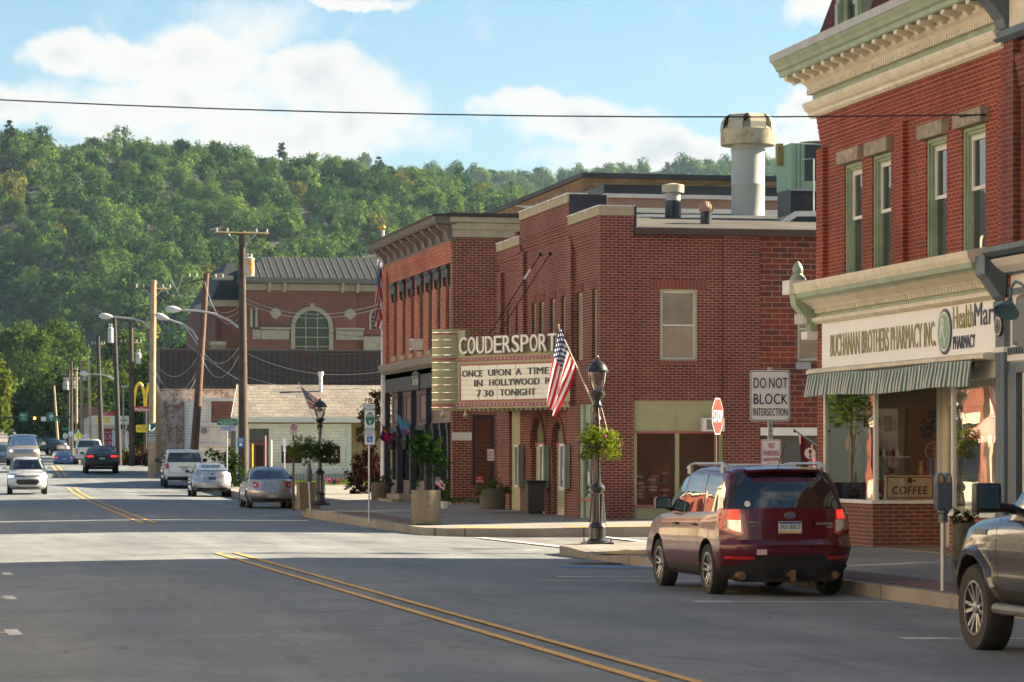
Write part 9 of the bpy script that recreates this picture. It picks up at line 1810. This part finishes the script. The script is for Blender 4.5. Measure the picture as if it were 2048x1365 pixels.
# ================================================================ greenery near the town
grs=[(XY(590,140),139.5),(XY(735,140),139.5),(XY(730,125),120.5),(XY(690,125),121.5)]
mb=MB();mb.face([(17.2,141,walk2_z(17.2,141)+.03),(25.5,141,walk2_z(25.5,141)+.03),(25.5,147.2,walk2_z(25.5,147)+.05),(17.6,147.2,walk2_z(17.6,147)+.05)]);mb.face([(19.0,119.5,walk2_z(19,119)+.03),(24,119.5,walk2_z(24,119)+.03),(24,123.5,walk2_z(24,123)+.03),(20.4,123.5,walk2_z(20.4,123)+.03)]);o=mb.build('lawn',mat('lawn_green',(.05,.12,.015),.95,var=.3,scale=3,bump=.5));o['kind']='structure'
g=np.random.default_rng(3);n=9000;gp=np.stack([np.where(g.random(n)<.7,17.4+8*g.random(n),19.8+4*g.random(n)),np.zeros(n),np.zeros(n)],1);k=gp[:,0]*0;sel=g.random(n)<.7;gp[:,0]=np.where(sel,17.4+8*g.random(n),20.2+3.7*g.random(n));gp[:,1]=np.where(sel,141+6*g.random(n),119.6+3.8*g.random(n));V=[];Fc=[]
for i in range(n):
    x,y=gp[i,:2];z=walk2_z(x,y)+.02;a=g.random()*6.28;h=.05+.07*g.random();V+=[(x-.02*math.cos(a),y-.02*math.sin(a),z),(x+.02*math.cos(a),y+.02*math.sin(a),z),(x+.04*(g.random()-.5),y+.04*(g.random()-.5),z+h)];Fc.append((3*i,3*i+1,3*i+2))
me=bpy.data.meshes.new('grass');me.from_pydata(V,[],Fc);me.attributes.new('tint','FLOAT','FACE').data.foreach_set('value',g.random(n).astype(np.float32));o=link_mesh('grass',me,LM_GRN);setp(o,'bright green grass on the small lawns before the white building','grass',kind='stuff')
Yh=118.0;shrub('maroon_shrub','large dark maroon shrub between the white building and the flagpole','shrub',XY(733,Yh),Yh,.25,[(0,0,.5,.55,700),(-.4,0,.7,.45,500),(.35,0,.7,.5,600),(0,0,1.1,.5,600),(.3,0,1.35,.4,450),(-.3,0,1.25,.35,350),(.1,0,1.6,.3,300),(.6,0,.4,.4,350),(-.1,0,.25,.55,400),(-.5,0,.35,.35,260),(.75,0,.9,.35,250)],.10,LM_RED,(),17)
Yh=122.0;X=XY(745,Yh);shrub('copper_tree','copper-leaved tree rising behind the maroon shrub beside the flagpole','tree',X,Yh,.25,[(-.1,0,2.9,.4,260),(.1,0,3.5,.45,300),(-.3,0,3.2,.35,220),(.3,0,2.6,.4,220),(-.5,0,2.4,.3,140),(.2,0,4.0,.35,220),(.5,0,3.3,.4,220),(-.2,0,2.2,.3,140),(.6,0,3.9,.3,150),(.5,0,2.0,.3,140)],.13,leafmat('copper_leaves',(.05,.03,.012),(.16,.12,.04),.35),[[(0,0,-.2),(.05,0,1.2),(0,0,2.6),(.1,0,3.8)],[(0,0,1.5),(-.3,0,2.5)],[(.05,0,1.8),(.4,0,3.0)]],18,M_WOOD,.05)
Yh=140.0;X=XY(453,Yh);shrub('dark_bush','dark bush with white blossoms left of the tall utility pole','shrub',X,Yh,.2,[(0,0,.5,.5,500),(.3,0,.8,.5,500),(-.1,0,1.2,.45,420),(.35,0,1.4,.4,350),(-.5,0,1.6,.25,160),(-.8,0,1.75,.2,100),(.1,0,1.8,.3,200),(.5,0,.4,.4,300)],.11,LM_DARK,(),21)
Yh=143.0;st=root('stair_rail','white metal stair with handrails climbing beside the weathered brick building','stairs',(XY(435,Yh),Yh,.2));
for s in(0,1):mb=MB();a,b_=(XY(446,Yh),zY(446,945,Yh)),(XY(428,Yh),zY(428,905,Yh));yy=Yh+s*.9;mb.tube([(a[0],yy,a[1]),(b_[0],yy,b_[1])],.03,5);mb.tube([(a[0],yy,a[1]-.35),(b_[0],yy,b_[1]-.35)],.02,5);[mb.tube([(a[0]+(b_[0]-a[0])*t,yy,a[1]+(b_[1]-a[1])*t),(a[0]+(b_[0]-a[0])*t,yy,a[1]+(b_[1]-a[1])*t-.9)],.018,5)for t in(0,.33,.66,1)];mb.build('handrail',M_GALV,st)
for i in range(6):t=i/6;MB().box(XY(446-18*t,Yh)-.15,XY(446-18*t,Yh)+.15,Yh,Yh+.9,zY(446,945-40*t,Yh)-.98,zY(446,945-40*t,Yh)-.92).build('step',M_GALV,st)
for i,px_ in enumerate((660,668,676,683)):X=XY(px_,140.5);o=link_mesh('flowers',leaf_mesh('w',[(X,140.5,.62,.2,160)],.07,.7,30+i),[[leafmat('pink_petals',(.35,.03,.15),(.6,.15,.35),.3),LM_GRN][i%2]],origin=(X,140.5,.5));setp(o,['pink flower clump at the left of the bed by the lawn','leafy clump beside the pink flowers on the lawn edge','pink flower clump in the middle of the lawn edge','green clump at the right end of the flower bed'][i],'flowers','flower clumps by the lawn')
# hedge and beds at the far right kerb, beyond the crest
for i,(px_,D,z,r,mt_,lb)in enumerate(((265,200,1.2,1.1,LM_DARK,'dark purple-green bush beside the tan utility pole'),(285,196,1.2,1.0,LM_RED,'reddish bush on the verge below the yellow message board'),(248,215,1.1,.9,LM_LIME,'bright lime shrub beside the dark tarred pole'),(272,208,1.8,.8,leafmat('plume',(.25,.18,.12),(.45,.36,.28),.4),'tall tan ornamental grass below the yellow message board'),(330,180,1.2,.9,LM_DARK,'low dark bush beside the brick building corner'))):
    v=at(px_,915,D);shrub('bush',lb,'bush',v.x,v.y,roadz(v.y)-.1,[(a*.9*r,b*.5,c_*r,.55*r,260)for a,b,c_ in((-.5,0,.5),(.5,0,.5),(0,0,.8),(0,0,.3),(-.9,0,.35),(.9,0,.35))],.14,mt_,(),40+i)
mb=MB();
def kerbgrass(Y0,Y1):
    ys=np.arange(Y0,Y1,5)
    for a,b in zip(ys,ys[1:]):mb.face([(cen(a)+8.6,a,walk2_z(cen(a)+8.6,a)+.02),(cen(a)+30,a,walk2_z(cen(a)+30,a)+.02),(cen(b)+30,b,walk2_z(cen(b)+30,b)+.02),(cen(b)+8.6,b,walk2_z(cen(b)+8.6,b)+.02)])
kerbgrass(176,300);o=mb.build('verge',M_GRASS);o['kind']='structure'
def tree(label,px_,D,zb,h,r,mt_,n,seed,trunk=.25,leaf=.42,squash=1.0,name='tree',z0=.28):
    v=at(px_,915,D);X,Y=v.x,v.y;t=root(name,label,'tree',(X,Y,zb));g=random.Random(seed)
    MB().tube([(X,Y,zb-.3),(X+.1,Y,zb+h*.3),(X-.1,Y,zb+h*.6),(X,Y,zb+h*.85)],[trunk,trunk*.8,trunk*.5,trunk*.15],8).build('trunk',M_WOODD,t,smooth=50);mb=MB()
    for i in range(7):a=g.uniform(0,6.28);s=h*g.uniform(.3,.6);mb.tube([(X,Y,zb+s),(X+r*.4*math.cos(a),Y+r*.4*math.sin(a),zb+s+h*.12),(X+r*.75*math.cos(a),Y+r*.75*math.sin(a),zb+s+h*.28)],[trunk*.4,trunk*.25,.03],5)
    mb.build('limbs',M_WOODD,t);B=[]
    for i in range(30):
        u=g.random();w=r*.8*math.sqrt(max(.06,1-(2*u-.9)**2*.85));a=g.uniform(0,6.28);k=g.random()**.45;B.append((X+w*k*math.cos(a),Y+w*k*math.sin(a),zb+h*(z0+(.92-z0)*u),r*g.uniform(.22,.34),n))
    B.append((X,Y,zb+h*.6,r*.55,n*3));link_mesh('crown',leaf_mesh('c',B,leaf,squash,seed,flat=.45),[mt_],t);return t
GT=LM_GRN
tree('big dark green tree behind the far traffic lights',88,395,3.0,9.8,5.2,LM_DARK,330,61,.4,.42,z0=.08);tree('second dark green tree merging with the big one by the lights',58,410,3.4,8.5,4.0,LM_DARK,260,62,.35,.42,z0=.10);tree('dark tree right of the traffic lights behind the far poles',128,388,2.6,9.6,4.4,LM_DARK,280,66,.35,.42,z0=.08)
tree('round pale green tree above the far road on the hillside foot',40,620,14,15,7.2,LM_GRN,300,63,.4,.6);tree('round bright green tree beside the pale one at the hill foot',110,600,12,16.5,7.8,LM_LIME if False else LM_GRN,340,64,.4,.6);tree('yellow-green tree at the very left edge above the street',-9,330,1.6,11.3,2.6,LM_LIME,260,65,.3,.35)
tree('mid green tree behind the far poles left of the red roof',165,420,1.5,13,5.5,LM_GRN,300,67,.4,.45);tree('mid green tree right of the far light pole',205,440,1.5,14,5.5,LM_GRN,300,68,.4,.45);tree('tree behind the petrol station roof',250,430,1.5,13,5.5,LM_GRN,280,69,.4,.45);tree('dark tree behind the golden arches sign',283,300,.5,7.6,3.0,LM_DARK,260,70,.3,.32);tree('loose green tree standing left of the brown metal hall',305,400,1.0,15.5,5,LM_GRN,300,71,.4,.45)
for i in range(16):tree('green tree in the belt of trees at the foot of the hill',20+i*42+(i%3)*9,545+22*(i%4),terr(*at(20+i*42,915,545+22*(i%4)).xy),12+3*((i*7)%4),6.5,[LM_HILL,LM_GRN,LM_HILL,LM_GRN][i%4],230,100+i,.35,.6)['group']='trees at the foot of the hill'
# ================================================================ people in the cars
person((at(68,915,134).x,136.8,roadz(137)+.62),math.pi,(.25,.24,.24),'driver in a pale top behind the wheel of the silver small SUV',scale=.92)
person((at(34,915,182.6).x,185.15,roadz(186)+.88),math.pi,(.30,.08,.07),'passenger in a red top in the champagne SUV',scale=.95);person((at(59,915,182.6).x,185.15,roadz(186)+.88),math.pi,(.12,.12,.14),'driver in a dark top in the champagne SUV',scale=.95)
